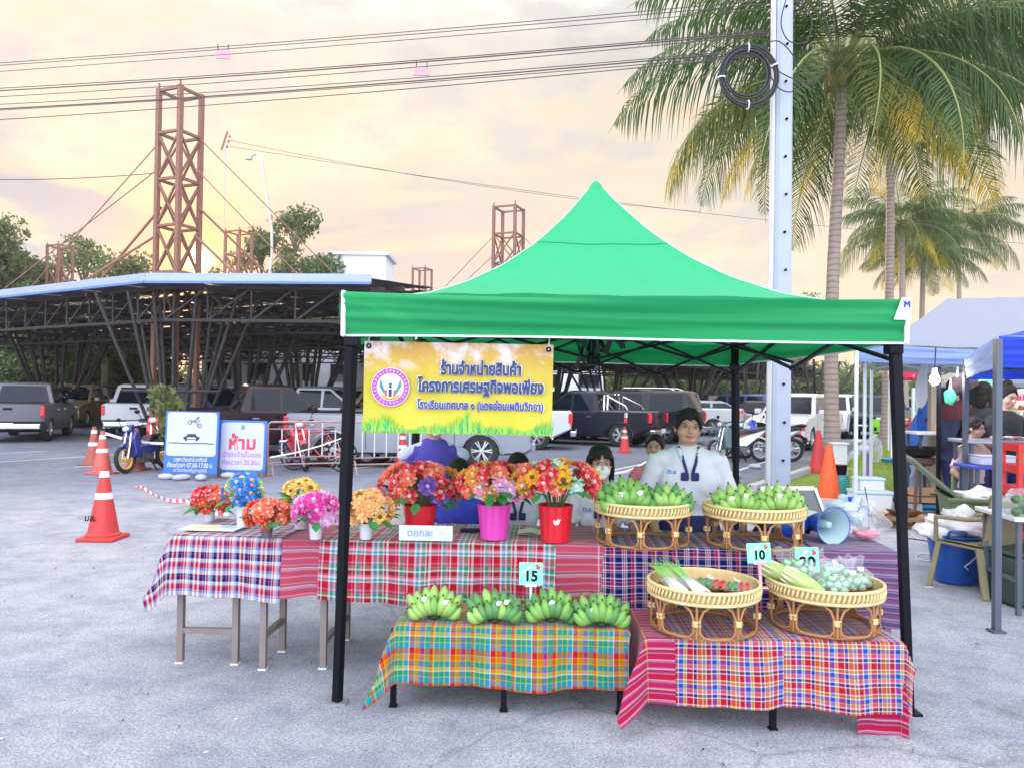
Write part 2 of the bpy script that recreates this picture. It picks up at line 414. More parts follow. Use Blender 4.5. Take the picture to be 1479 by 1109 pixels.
# blades, thicker near
gb = MB(); rr = random.Random(3)
def blade(x, y, z, h, w):
    a = rr.uniform(0, PI); l_ = rr.uniform(-.03, .03); cx, sx_ = math.cos(a)*w, math.sin(a)*w
    gb.v += [(x-cx, y-sx_, z), (x+cx, y+sx_, z), (x+l_, y+rr.uniform(-.03, .03), z+h)]; k = len(gb.v); gb.f.append((k-3, k-2, k-1)); gb.m.append(rr.choice((0, 0, 1)))
for i in range(42000):
    v = rr.random()**2.2*26; y = 10.0+v
    xl = 2.6+(y-11.2)*.66 if y < 19.4 else 8.6+(y-19.4)*.526
    x = xl+rr.random()*(3.0+v*.55)
    if y < 11.2-(x-2.6)*.42: continue
    s_ = 1+v*.05
    blade(x, y, vz-.01, rr.uniform(.03, .07)*s_, .006*s_)
GR1 = mat('grass_blade', (.24, .38, .04), .7, trans=.3, var=.3); GR2 = mat('grass_blade_dry', (.32, .33, .07), .7, trans=.3, var=.3)
tag(gb.build('grass', [GR1, GR2]), 'short green grass on the verge under the palms', 'grass', kind='stuff')
# kerb: low concrete upstand in front, then kerb stones along the lot
KERB = mat('kerb_concrete', (.42, .42, .47), .85, var=.15, scale=5, bump=.3)
kt = thing('kerb', 'grey concrete kerb wall holding the grass verge behind the stall', 'kerb'); kt['kind'] = 'structure'
pts = [Vector((7.2, 9.35, 0)), Vector((2.6, 11.2, 0)), Vector((2.2, 11.5, 0))]
k = MB()
a, b = Vector((2.45, 10.6, 0)), Vector((3.75, 12.0, 0))
k.bar(a+Vector((0, 0, .15)), b+Vector((0, 0, .15)), .3, .16)
km = MB(); km.box((0, 0, .11), (.98, .15, .24)); kme = km.mesh('kerb_stone', KERB)
def kerbrun(a, b, n=300):
    d = b-a; cnt = min(n, int(d.length)); ang = math.atan2(d.y, d.x)
    for i in range(cnt): inst('kerb_stone', kme, kt, a+d.normalized()*(i+.5), (0, 0, ang+rr.uniform(-.01, .01)))
kerbrun(vl[0], vl[1]); kerbrun(vl[1], vl[2]); kerbrun(vl[2], vl[3], 40); kerbrun(vl[0], vr[0])
# painted parking bay lines under the carport
ln = MB()
for i in range(9):
    p = Vector((-14, 15.5, .004))+Vector((1, 0, 0))*i*2.6
    q = p+D*4.6; w = Vector((.05, 0, 0)); ln.add([p-w, p+w, q+w, q-w], [(0, 1, 2, 3)])
for i in range(14):
    p = Vector((1.5, 24, .004))+D*i*2.6; q = p+E_*4.8; w = D*.05; ln.add([p-w, p+w, q+w, q-w], [(0, 1, 2, 3)])
tag(ln.build('road_markings', mat('road_paint', (.6, .6, .58), .8, var=.35, scale=20)), 'faded white parking bay lines', kind='structure')

# ---------------------------------------------------------------- steel
RUST = mat('rusty_steel', (.24, .12, .09), .75, var=.45, scale=14, bump=.3)
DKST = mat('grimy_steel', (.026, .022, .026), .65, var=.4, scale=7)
ROOFM = mat('roof_sheet_steel', (.16, .16, .18), .55, var=.35, scale=2)
FASC = mat('fascia_white', (.33, .40, .55), .5, var=.1)
ROOFZ = 4.45

def mast(px, ytop, w, label, ang=R(68), base=0.0):
    # all masts reach 10.6 m
    hz = ray(px, 0); horizon = 570+(px-739.5)*.014
    Y = (10.6-CAMZ)*F/(horizon-ytop); Xp = (px-739.5)/F*Y*1.0
    pt = P(px, ytop, Y); t = thing('lattice_mast', label, 'mast', (pt.x, Y, 0), ang, 'rust red lattice masts over the carport')
    H = pt.z; h = w/2; cs = [(-h, -h), (h, -h), (h, h), (-h, h)]
    for c in cs: MB().bar((*c, 0), (*c, H), .13).build('post', RUST, t)
    zs = [H-.06]; z = H-1.35
    while z > ROOFZ-.6: zs.append(z); z -= 1.4
    for z in zs:
        b = MB()
        for i in range(4): b.bar((*cs[i], z), (*cs[(i+1) % 4], z), .08)
        b.build('ring_beam', RUST, t)
    for a_, z1 in zip(zs[1:], zs[2:]+[max(zs[-1]-1.4, .5)]):
        for i in range(4):
            c, d_ = cs[i], cs[(i+1) % 4]
            b = MB(); b.bar((*c, a_), (*d_, z1), .055); b.bar((*d_, a_), (*c, z1), .055); b.build('cross_brace', RUST, t)
    for i in range(4): MB().bar((*cs[i], H-.05), (cs[i][0], cs[i][1], H+.16), .04).build('stub', RUST, t) if i in (0, 3) else None
    # stay cables and raking struts down to the roof
    for sgn in ((-1, -1), (1, 1), (-1, 1), (1, -1)):
        ri = Matrix.Rotation(-ang, 3, 'Z'); wv = lambda x, y, z: ri @ Vector((x, y, z)); k0 = (1 if sgn[1] > 0 else .55)
        MB().tube([wv(sgn[0]*h*1.35, sgn[1]*.12, H-1.4-(1-k0)*2.2), wv(sgn[0]*5.4*(.62+.38*k0), sgn[1]*1.1, ROOFZ)], .018, 5).build('stay_rod', RUST, t)
        MB().tube([wv(sgn[0]*h*1.35, sgn[1]*.12, H-3.5-(1-k0)*2.0), wv(sgn[0]*3.4*(.6+.4*k0), sgn[1]*1.0, ROOFZ-.1)], .04, 6).build('strut', RUST, t)
    return t
mast(261, 133, .84, 'tallest looking rusty lattice mast with the sun behind it')
mast(345, 335, 1.0, 'small far lattice mast beside the bent street light')
mast(735, 300, 1.1, 'red brown lattice mast showing over the slope of the green canopy')
mast(87, 355, 1.0, 'small far grey lattice mast before the trees at the far left')
mast(610, 388, 1.0, 'farthest tiny lattice mast to the right of the white water tower')

# ---------------------------------------------------------------- carport
def carport(name, label, front, depthv, n, z=ROOFZ, girders=True, slope=.0, fascia=True):
    "front: list of points of the front edge; depthv: vector to the back edge"
    t = thing(name, label, 'carport')
    dv = Vector(depthv); zz = Vector((0, 0, z))
    fr = [Vector((*p, 0)) for p in front]
    for a, b in zip(fr[:-1], fr[1:]):
        ln_ = (b-a).length; nsh = max(1, int(ln_/2.1))
        for s_ in range(nsh):
            p0, p1 = a.lerp(b, s_/nsh), a.lerp(b, (s_+1)/nsh-.004)
            for q in range(n):
                if n > 1 and q and rnd.random() < .02: continue
                m0, m1 = q/n, (q+1)/n-.008
                m_ = MB(); nu = 12
                def fn(u, v, p0=p0, p1=p1, m0=m0, m1=m1):
                    p = p0.lerp(p1, u)+dv*(m0+(m1-m0)*v); return (p.x, p.y, z+.12*(1-abs(m0+(m1-m0)*v-.5)*2)+(.025 if int(round(u*nu)) % 2 else 0)+.05*v)
                m_.grid(fn, nu, 1); m_.build('roof_sheet', ROOFM, t)
        if fascia:
            b_ = MB(); b_.bar(a+zz+Vector((0, -.06, -.02)), b+zz+Vector((0, -.06, -.02)), .05, .22); b_.build('fascia', FASC, t)
            b_ = MB(); b_.bar(a+zz+Vector((0, -.12, -.15)), b+zz+Vector((0, -.12, -.15)), .10, .06); b_.build('gutter', mat('gutter_blue', (.10, .2, .5), .5), t)
    a, b = fr[0], fr[-1]
    # purlins
    npur = int(dv.length/1.3)
    for i in range(npur+1):
        m_ = MB()
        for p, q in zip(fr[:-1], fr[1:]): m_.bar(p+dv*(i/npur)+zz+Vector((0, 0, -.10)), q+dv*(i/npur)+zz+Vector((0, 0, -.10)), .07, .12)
        m_.build('purlin', DKST, t)
    # lattice girders across, about every 5 m
    ng = max(2, int(dv.length/5.2))
    for i in range(ng+1):
        m_ = MB()
        for p, q in zip(fr[:-1], fr[1:]):
            o_ = dv*((i+.12)/(ng+.24)); A, B = p+o_+zz+Vector((0, 0, -.2)), q+o_+zz+Vector((0, 0, -.2)); dn = Vector((0, 0, -.85))
            m_.bar(A, B, .08); m_.bar(A+dn, B+dn, .08); k_ = max(1, int((B-A).length/1.1))
            for j in range(k_):
                u0, u1 = A.lerp(B, j/k_), A.lerp(B, (j+1)/k_); m_.bar(u0, u0+dn, .045); m_.bar(u0+dn, u1, .045)
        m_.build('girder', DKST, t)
    # rafters front to back
    tot = sum((q-p).length for p, q in zip(fr[:-1], fr[1:])); nr = int(tot/4)
    for i in range(nr+1):
        s_ = tot*i/nr; 
        for p, q in zip(fr[:-1], fr[1:]):
            l_ = (q-p).length
            if s_ <= l_+1e-6: P0 = p.lerp(q, s_/l_); break
            s_ -= l_
        A = P0+zz+Vector((0, 0, -.3)); m_ = MB(); m_.bar(A, A+dv, .09, .12); kk = int(dv.length/1.6); dn = Vector((0, 0, -.55)); m_.bar(A+dn, A+dn+dv, .07)
        for j in range(kk): m_.bar(A+dv*(j/kk), A+dv*((j+.5)/kk)+dn, .04); m_.bar(A+dv*((j+.5)/kk)+dn, A+dv*((j+1)/kk), .04)
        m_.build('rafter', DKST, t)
    return t
ca = [(-30, 32.2), (-9.35, 19.6), (-3.55, 19.25)]
carport('carport', 'long dark steel roofed carport with a pale blue white fascia over the parked cars', ca, (4.6, 8.6, 0), 3)
carport('carport', 'second carport bay behind the first with a bright gap between their roofs', [(-34, 47), (-4.6, 28.9), (1.6, 28.4)], (6.2, 11.8, 0), 3, fascia=False)
carport('carport', 'low dark carport seen under the green canopy behind the pickups', [(4.2, 30), (13.5, 46), (30, 74)], (-13, 7.5, 0), 3, z=4.3, fascia=False)
carport('carport', 'farthest dark carport roof along the back of the lot', [(-8, 44), (8.8, 40.5), (26, 66)], (-4, 16, 0), 3, z=4.3, fascia=False)
# splayed column clusters
def cluster(px, Y, label, n=10, spread=2.1, r=.075, base=.35, seed=1, x=None):
    q = random.Random(seed); xx = X(px, Y) if x is None else x
    t = thing('column_cluster', label, 'steel column', (xx, Y, 0), 0, 'splayed steel column clusters under the carport')
    for i in range(n):
        a = 2*PI*(i+.3*q.random())/n; s_ = spread*q.uniform(.35, 1)
        MB().tube([(base*math.cos(a), base*math.sin(a), 0), (math.cos(a)*s_*1.25, math.sin(a)*s_, ROOFZ-.35)], r, 7).build('raking_post', DKST, t)
    m_ = MB(); m_.tube([(s*base*1.5, 0, .95) for s in (-1, 1)], .05); m_.tube([(-1.3, -.5, 1.55), (1.3, -.5, 1.55)], .045, 6); m_.build('tie_bar', DKST, t)
    MB().box((0, 0, .12), (base*2.8, base*2.8, .24)).build('footing', KERB, t)
cluster(258, 20.8, 'big splayed column cluster standing behind the two blue signs', 13, 1.7, .046, .45, 2)
cluster(85, 33, 'column cluster behind the cream pickup at the far left', 12, 2.3, .07, .4, 3)
cluster(352, 27, 'column cluster behind the maroon van window line', 12, 2.2, .065, .4, 4)
cluster(440, 34, 'thin column cluster before the white building', 9, 2.0, .08, .4, 5)
cluster(655, 36, 'column cluster just beyond the yellow banner edge', 10, 2.2, .06, .4, 6)
cluster(790, 37, 'column cluster over the dark pickup with the roll bar', 12, 2.6, .06, .4, 7)
cluster(880, 41, 'column cluster between the two dark wagons and the treeline', 12, 2.6, .06, .4, 8)
cluster(985, 43, 'column cluster over the white pickup tail', 12, 2.8, .06, .4, 9)
cluster(1085, 45, 'column cluster next to the concrete pole', 12, 2.8, .06, .4, 10)
cluster(1180, 52, 'column cluster between the pole and the near palm trunk', 12, 3.0, .08, .4, 11)
cluster(1000, 60, 'far column cluster at the back of the lot', 10, 3.0, .08, .4, 12)

# ---------------------------------------------------------------- far buildings
BW = mat('white_wall_paint', (.72, .76, .84), .8, var=.08, scale=2)
def building(x0, x1, y0, y1, h, label, wins=(), name='white_building'):
    t = thing(name, label, 'building', ((x0+x1)/2, (y0+y1)/2, 0))
    w, d = x1-x0, y1-y0
    MB().box((0, 0, h/2), (w, d, h)).build('wall', BW, t)
    MB().box((0, 0, h+.12), (w+.5, d+.5, .24)).build('roof', mat('parapet', (.55, .6, .68), .8), t)
    for (wx, wz, ww, wh) in wins:
        o = MB().box((wx, -d/2-.02, wz), (ww+.16, .10, wh+.16)).build('window', mat('window_frame', (.35, .38, .42), .5), t)
        MB().box((wx, -d/2-.08, wz), (ww, .03, wh)).build('pane', GLASSDK, o)
building(-14.2, -10.0, 60, 64, 12.3, 'pale water tower block standing above the carport roof', [(0, 9, .8, .6)], 'water_tower')
building(-21, -10.5, 52, 58, 5.6, 'white building with dark windows seen under the carport roof', [(-4, 2.9, 1.6, 1.1), (-1.4, 2.9, 1.4, 1.1), (1.6, 2.9, 1.6, 1.1), (4.2, 2.9, 1.4, 1.1)])
building(-50, -41, 66, 70, 5.5, 'white building behind the trees at the far left', [(0, 3, 2, 1.2)])
building(2, 9, 75, 80, 5.0, 'white low building behind the far carport', [(-2, 3, 2, 1.2), (2, 3, 2, 1.2)])
# ---------------------------------------------------------------- leafy trees
def leafmesh(name, clumps, n, size, mats, seed, mb=None, droop=0):
    q = np.random.default_rng(seed); c = np.array([k_[:3] for k_ in clumps]); r_ = np.array([k_[3] for k_ in clumps])
    w = r_**2; idx = q.choice(len(c), n, p=w/w.sum())
    d = q.normal(size=(n, 3)); d /= np.linalg.norm(d, axis=1)[:, None]; rad = q.random(n)**.5*1.15
    pos = c[idx]+d*(r_[idx]*rad)[:, None]*np.array([1, 1, .72])
    a = q.normal(size=(n, 3)); a /= np.linalg.norm(a, axis=1)[:, None]; b = np.cross(a, q.normal(size=(n, 3))); b /= np.linalg.norm(b, axis=1)[:, None]
    s_ = (size*q.uniform(.5, 1.3, n))[:, None]
    v = np.stack([pos-a*s_, pos+b*s_*.45, pos+a*s_, pos-b*s_*.45], 1).reshape(-1, 3)
    f = np.arange(n*4).reshape(-1, 4)
    me = bpy.data.meshes.new(name); me.from_pydata(v.tolist(), [], f.tolist())
    for m_ in mats: me.materials.append(m_)
    me.polygons.foreach_set('material_index', q.integers(0, len(mats), n).tolist()); me.update(); return me
LV = [mat('leaf_green', (.10, .16, .06), .6, trans=.35, var=.4), mat('leaf_dark', (.055, .10, .05), .6, trans=.4, var=.4), mat('leaf_light', (.17, .21, .07), .6, trans=.5, var=.3)]
BARK = mat('bark', (.16, .12, .09), .9, var=.3, scale=8, bump=.5)
def tree(px, Y, ytop, wid, label, n=7000, seed=1, z0=2.0, sparse=1.0, size=.22):
    q = random.Random(seed); xx = X(px, Y); H = P(px, ytop, Y).z; w = wid/F*Y/2
    t = thing('leafy_tree', label, 'tree', (xx, Y, 0))
    cl = []; tr = MB(); tr.tube([(0, 0, 0), (.1, 0, H*.35), (-.1, .1, H*.7)], [.28, .2, .09], 8)
    for i in range(26):
        a = q.uniform(0, 2*PI); zz = q.uniform(z0, H*.93); k_ = math.sin(PI*min(1, max(.12, (zz-z0+1)/(H-z0+1))))**.6
        c = (math.cos(a)*w*.78*k_*q.uniform(.3, 1), math.sin(a)*w*.7*k_, zz); cl.append((*c, w*q.uniform(.26, .55)*sparse))
        tr.tube([(0, 0, max(.8, zz-w*.6)), tuple(Vector(c)*.6+Vector((0, 0, zz*.36))), c], [.1, .06, .025], 5)
    cl.append((0, 0, H*.9, w*.33*sparse))
    tr.build('trunk', BARK, t)
    inst('crown', leafmesh('crown', cl, n, size, LV, seed), t)
tree(20, 50, 352, 150, 'dense dark tree at the far left edge over the carport roof', 9000, 1)
tree(-40, 46, 310, 170, 'tall tree partly outside the frame at the far left', 8000, 11)
tree(118, 68, 330, 120, 'airy tree behind the small grey mast at the left', 4200, 2, 5, .8)
tree(185, 66, 366, 110, 'low bushy tree between the grey mast and the tall mast', 5000, 3, 3)
tree(420, 62, 288, 120, 'tall feathery tree behind the bent street light', 5200, 4, 5, .75)
tree(375, 66, 320, 110, 'thin tree just behind the street light arm', 3600, 5, 5, .7)
tree(478, 60, 355, 100, 'bushy tree beside the white water tower', 5200, 6, 3)
tree(318, 70, 380, 60, 'little tree low to the right of the setting sun', 2200, 7, 3)
tree(40, 44, 490, 170, 'broad green bush tree under the carport at the far left', 8000, 8, .6, 1.0, .2)
tree(185, 47, 497, 150, 'light green bush tree under the carport beyond the cream pickup', 7000, 9, .6, 1.0, .2)
tree(1165, 95, 410, 60, 'distant tree peeping between the pole and the near palm', 2200, 10, 3)
# far hedge of trees that reads as one mass
cl = []; q = random.Random(5)
for i in range(90):
    x = -75+i*1.9; cl.append((x, 84+q.uniform(-4, 4)+max(0, x)*.28, q.uniform(1.0, 3.6), q.uniform(2.2, 3.4)))
tl = inst('treeline', leafmesh('treeline', cl, 30000, .34, LV, 77)); tag(tl, 'dark green treeline closing the far side of the car park', 'trees', kind='stuff')
cl = []
for i in range(40):
    x = 4+i*1.5; cl.append((x+6, 84+i*.6+q.uniform(-3, 3), q.uniform(1.0, 5.0), q.uniform(2.4, 3.8)))
tl2 = inst('treeline', leafmesh('treeline', cl, 16000, .34, LV, 78)); tag(tl2, 'darker taller treeline behind the far end of the market row', 'trees', kind='stuff')
# ================================================================ coconut palms
FR = [mat('frond_green', (.040, .100, .024), .5, trans=.4, var=.35, scale=3), mat('frond_olive', (.085, .125, .022), .5, trans=.45, var=.3, scale=3), mat('frond_yellow', (.46, .36, .03), .55, trans=.5, var=.25, scale=3)]
RACH = mat('frond_stem', (.22, .25, .08), .6)
def frond_mesh(Lf, droop, seed, m_, nl=74, yellow_tip=False, dead=False):
    "rachis leaves the origin along +X, arches up then down; leaflets hang from it"
    q = random.Random(seed); mb = MB(); pts = []; n = 14
    for i in range(n+1):
        s = i/n; a = droop[0]-(droop[0]+droop[1])*s**1.25
        if i == 0: p = Vector((0, 0, 0))
        else: p = pts[-1]+Vector((math.cos(a), 0, math.sin(a)))*(Lf/n)
        pts.append(p)
    rs = [.035*(1-.85*i/n)*(Lf/4.5) for i in range(n+1)]
    mb.mi = 1; mb.tube(pts, rs, 5); mb.mi = 0
    for i in range(nl):
        s = .14+.85*i/nl; k = s*n; j = min(int(k), n-1); p = pts[j].lerp(pts[j+1], k-j); tdir = (pts[j+1]-pts[j]).normalized()
        ll = Lf*.25*(math.sin(PI*min(1, .18+s*.86))**.7)*q.uniform(.85, 1.1)
        for sd in (-1, 1):
            side = Vector((0, sd, 0)); upv = tdir.cross(side)*sd*-1
            d0 = (tdir*.55+side*q.uniform(.65, .95)+Vector((0, 0, q.uniform(-.25, .12)))).normalized()
            w = .0175*(Lf/4.5)**.5*q.uniform(.8, 1.2); wv = tdir*w
            hang = q.uniform(.45, 1.25)
            p1 = p+d0*ll*.45+Vector((0, 0, -.10*ll*hang)); p2 = p+d0*ll*.72*(1-.12*hang)+Vector((0, 0, -.42*ll*hang)); p3 = p+d0*ll*.8+Vector((0, 0, -.85*ll*hang))
            mb.mi = 2 if (yellow_tip and s > (.74 if droop[0] > 0 else .5)+q.uniform(-.15, .15)) else 0
            b = len(mb.v); mb.v += [tuple(x) for x in (p-wv*.5, p+wv*.5, p1-wv, p1+wv, p2-wv*.7, p2+wv*.7, p3)]
            mb.f += [(b, b+1, b+3, b+2), (b+2, b+3, b+5, b+4), (b+4, b+5, b+6)]; mb.m += [mb.mi]*3
    return mb.mesh('frond', [FR[m_], RACH, FR[2]])
FM = {}
def frond(kind, seed):
    k = (kind, seed)
    if k not in FM:
        Lf = 5.0
        if kind == 'up': FM[k] = frond_mesh(Lf, (1.05, .5), seed, 0)
        elif kind == 'mid': FM[k] = frond_mesh(Lf, (.62, .95), seed, 0)
        elif kind == 'low': FM[k] = frond_mesh(Lf, (.12, 1.42), seed, 0 if seed % 2 else 1, yellow_tip=seed == 2)
        else: FM[k] = frond_mesh(Lf*.8, (-.45, 1.4), seed, 1, yellow_tip=seed != 3)
    return FM[k]
TRK = bpy.data.materials.new('palm_trunk')
def trunk_mat():
    m = mat('palm_bark', (.30, .245, .22), .9, var=.3, scale=5, bump=.4, bscale=30); t = m.node_tree; n, l = t.nodes, t.links
    w = n.new('ShaderNodeTexWave'); w.wave_type = 'BANDS'; w.bands_direction = 'Z'; w.inputs['Scale'].default_value = 2.4; w.inputs['Distortion'].default_value = 2.5; w.inputs['Detail'].default_value = 3
    tcn = n.new('ShaderNodeTexCoord'); l.new(tcn.outputs['Object'], w.inputs['Vector'])
    b = n['Principled BSDF']; src = b.inputs['Base Color'].links[0].from_socket
    rp = n.new('ShaderNodeValToRGB'); rp.color_ramp.elements[0].color = (.72, .70, .70, 1); rp.color_ramp.elements[0].position = .0; rp.color_ramp.elements[1].color = (1.1, 1.1, 1.1, 1); rp.color_ramp.elements[1].position = .45
    l.new(w.outputs[0], rp.inputs[0]); mx = n.new('ShaderNodeMix'); mx.data_type = 'RGBA'; mx.blend_type = 'MULTIPLY'; mx.inputs[0].default_value = 1
    l.new(src, mx.inputs[6]); l.new(rp.outputs[0], mx.inputs[7]); l.new(mx.outputs[2], b.inputs['Base Color']); return m
bpy.data.materials.remove(TRK); TRK = trunk_mat()
NUT = mat('coconut', (.22, .13, .05), .6, var=.4)
def palm(px, Y, ycrown, r, label, scale=1.0, n=(9, 12, 10, 5), seed=1, base_r=1.5, lean=0.0, z0=.08, px_base=None):
    q = random.Random(seed); top = P(px, ycrown, Y); xb = X(px_base if px_base else px, Y)
    t = thing('palm_tree', label, 'palm tree', (xb, Y, z0), 0, 'coconut palms along the grass verge')
    H = top.z-z0; lx = top.x-xb; pts = []; rs = []; NN = 40
    for i in range(NN+1):
        s = i/NN; pts.append((lx*s**1.3+.05*math.sin(s*5+seed), .04*math.sin(s*4), H*s))
        rs.append(r*(1-.28*s)*(1+(base_r-1)*math.exp(-s*H/.55))*(1+(.035 if i % 2 else 0)))
    mb = MB(); mb.tube(pts, rs, 16); mb.build('trunk', TRK, t, smooth=60)
    c = Vector(pts[-1])
    rem = MB()
    for i in range(22):
        a = q.uniform(0, 2*PI); rem.bar(c+Vector((math.cos(a)*.12, math.sin(a)*.12, -.4)), c+Vector((math.cos(a)*.3, math.sin(a)*.3, q.uniform(.0, .3))), .09, .03)
    rem.build('leaf_bases', mat('leaf_base_fibre', (.12, .08, .05), .9, var=.4), t)
    for i in range(7):
        a = q.uniform(0, 2*PI); MB().ell(c+Vector((math.cos(a)*.3, math.sin(a)*.3, -.25-q.random()*.2)), (.12, .12, .15)).build('coconut', NUT, t, smooth=180)
    kinds = ['up']*n[0]+['mid']*n[1]+['low']*n[2]+['hang']*n[3]
    off = {'up': 0, 'mid': .4, 'low': .9, 'hang': .2}; cnt = {k: kinds.count(k) for k in off}
    ii = {k: 0 for k in off}
    for k in kinds:
        a = 2*PI*ii[k]/max(1, cnt[k])+off[k]+q.uniform(-.2, .2)+seed; ii[k] += 1
        inst('frond', frond(k, q.randint(1, 4)), t, c+Vector((math.cos(a)*.12, math.sin(a)*.12, -.1+q.uniform(-.12, .15))), (q.uniform(-.22, .22), q.uniform(-.1, .12), a), scale*q.uniform(.88, 1.1))
    return t
palm(1213, 17.5, 96, .155, 'nearest coconut palm right of the concrete pole with the widest crown', 1.12, (10, 13, 12, 4), 3, 1.55, px_base=1203, z0=.05)
palm(1285, 25, 122, .155, 'slimmer coconut palm second in the row, yellow fronds hanging at its trunk', 1.15, (8, 11, 10, 5), 5, 1.7, px_base=1283)
palm(1303, 46, 322, .22, 'third palm down the row seen between its neighbours, short dark crown', .95, (9, 11, 9, 5), 7, 1.6, px_base=1306)
palm(1332, 52, 372, .21, 'small far palm just over the corner of the pale stall roof', .9, (9, 11, 9, 3), 9, 1.6)
palm(1385, 62, 335, .22, 'far palm over the middle of the pale stall roof', 1.2, (9, 11, 9, 3), 12, 1.6)
palm(1545, 24, 60, .2, 'palm mostly outside the frame at the upper right corner', 1.1, (8, 11, 9, 3), 15, 1.5)
palm(150, 40, 515, .2, 'young low palm under the carport beyond the white pickup', .62, (7, 8, 4, 0), 17, 1.3)
palm(432, 50, 470, .2, 'young palm under the carport before the white building', .6, (6, 8, 7, 3), 19, 1.3)

# ================================================================ concrete utility pole
CONC = mat('pole_concrete', (.36, .41, .50), .8, var=.13, scale=3, bump=.25, bscale=90)
pY = 8.6; pb = P(1125, 560, pY)
up = thing('utility_pole', 'square pale concrete utility pole with bolt holes rising behind the green canopy', 'utility pole', (pb.x, pY, 0), R(6))
mb = MB(); n = 16; H = 9.0
for i in range(n):
    z0, z1 = H*i/n, H*(i+1)/n
f = lambda z: .108-.003*z
vs = []
for i in range(n+1):
    z = H*i/n; h = f(z); lx = z*.0012
    for (a, b) in ((-h, -h+.03), (-h+.03, -h), (h-.03, -h), (h, -h+.03), (h, h), (-h, h)): vs.append((a+lx, b, z))
fs = [(i*6+j, i*6+(j+1) % 6, (i+1)*6+(j+1) % 6, (i+1)*6+j) for i in range(n) for j in range(6)]+[tuple(range(n*6, n*6+6))]
mb.add(vs, fs); mb.build('shaft', CONC, up)
hole = MB(); hole.lathe([(0, .0), (.014, .0), (.014, .02)], 8, Matrix.Rotation(R(90), 4, 'X')); hm = hole.mesh('bolt_hole', BLACK)
for i in range(16): inst('bolt_hole', hm, up, (.0+.012*(i % 2), -f(.9+i*.42)-.004, .9+i*.42))
MB().box((-.104, 0, H*.5), (.026, .08, 8.4)).build('earth_strap', mat('pale_strap', (.62, .64, .68), .6), up)
CAB = mat('cable_black', (.02, .022, .03), .6); CABO = mat('cable_faded', (.07, .05, .055), .7)
cz = P(1082, 110, pY-.3)
# coil of spare cable
coil = thing('cable_coil', 'black coil of spare cable tied to the side of the concrete pole', 'cable coil', (cz.x, pY-.28, cz.z), 0)
for k_, (r_, tz, nr) in enumerate(((.30, .0, 10), (.235, .07, 3))):
    for i in range(nr):
        a_ = rnd.uniform(0, 6); rr_ = r_+rnd.uniform(-.022, .022)
        MB().tube([(rr_*math.cos(2*PI*j/40)-.02*k_, rnd.uniform(-.004, .004)+(i % 4)*.012-.02, rr_*1.04*math.sin(2*PI*j/40)+.02*k_) for j in range(40)], .011, 5, closed=True).build('loop', CAB, coil, smooth=180)
for a_ in (0.4, 1.6, 3.2, 4.7):
    MB().tube([(.30*math.cos(a_)+.045*math.cos(b_)*math.cos(a_), .05*math.sin(b_), .31*math.sin(a_)+.045*math.cos(b_)*math.sin(a_)) for b_ in [2*PI*j/10 for j in range(10)]], .009, 5, closed=True).build('tie', WHITE, coil)
# drop wires around the pole
for i, pl in enumerate(([(1112, 96), (1100, 70), (1125, 60), (1150, 90), (1148, 130), (1125, 128), (1108, 100)], [(1150, 0), (1172, 25), (1165, 60), (1140, 60), (1128, 35), (1135, 0)], [(1182, 0), (1200, 60), (1180, 118), (1150, 116), (1118, 100)], [(1106, 70), (1080, 64), (1050, 88), (1044, 112)])):
    pp = [P(x, y, pY-.2-.03*i) for x, y in pl]
    sm = []
    for a_, b_, c_, d_ in zip([pp[0]]+pp[:-2], pp[:-1], pp[1:], pp[2:]+[pp[-1]]):
        for s in (0, .25, .5, .75): sm.append(.5*((2*b_)+(c_-a_)*s+(2*a_-5*b_+4*c_-d_)*s*s+(3*b_-a_-3*c_+d_)*s**3))
    tag(MB().tube(sm+[pp[-1]], .007, 5).build('drop_wire', CAB, smooth=180), ['loose black wire looped round the pole beside the coil', 'drooping wire loop near the top of the concrete pole', 'long thin wire hanging behind the concrete pole into the palm', 'black wire leading from the pole into the cable coil'][i], 'wire')
# ---- overhead cables: (y at left edge, y at the pole / right edge, end x, sag px, radius, label)
cabs = [(95, -12, 1240, 16, .009, 'topmost thin cable running up out of the frame'), (99, -6, 1240, 14, .009, 'second cable from the top, just under the topmost'), (110, 12, 1120, 10, .008, 'third cable from the top, thin and alone'),
        (124, 44, 1112, 22, .010, 'upper cable of the bundle that ends at the pole bracket'), (129, 47, 1112, 20, .014, 'thick cable of the bundle crossing behind the tall mast top'), (136, 50, 1112, 26, .009, 'thin cable in the middle of the bundle'),
        (145, 70, 1108, 24, .009, 'cable below the bundle aimed at the coil'), (152, 72, 1108, 26, .014, 'thick lower cable aimed at the coil'), (156, 78, 1108, 20, .009, 'thin cable right under the thick lower one'), (173, 80, 1108, 22, .010, 'lowest cable of the overhead set')]
for yl, yr, xe, sag, r_, lb in cabs:
    A = P(-420, yl+22, pY+3.4); B = P(xe, yr, pY)
    pts = []
    for i in range(49):
        s = i/48; p = A.lerp(B, s); p.z -= sag/F*10*4*s*(1-s)*.55; pts.append(p)
    tag(MB().tube(pts, r_*.6, 5).build('overhead_cable', CABO, smooth=180), lb, 'cable', 'overhead cables to the concrete pole')
for (x, y, w, h, lb) in ((322, 79, 20, 13, 'pink marker plate hanging on the upper cables'), (609, 104, 22, 11, 'pink marker plate on the lower cable bundle')):
    p = P(x, y, 10.6 if x < 400 else 10.1); t = thing('marker_plate', lb, 'plate', p, R(4))
    MB().box((0, 0, 0), (w/F*10.4, .02, h/F*10.4)).build('plate', mat('faded_pink', (.62, .30, .36), .7), t)
    MB().bar((-.07, 0, .05), (-.07, 0, .14), .01).bar((.07, 0, .05), (.07, 0, .14), .01).build('hanger', CAB, t)
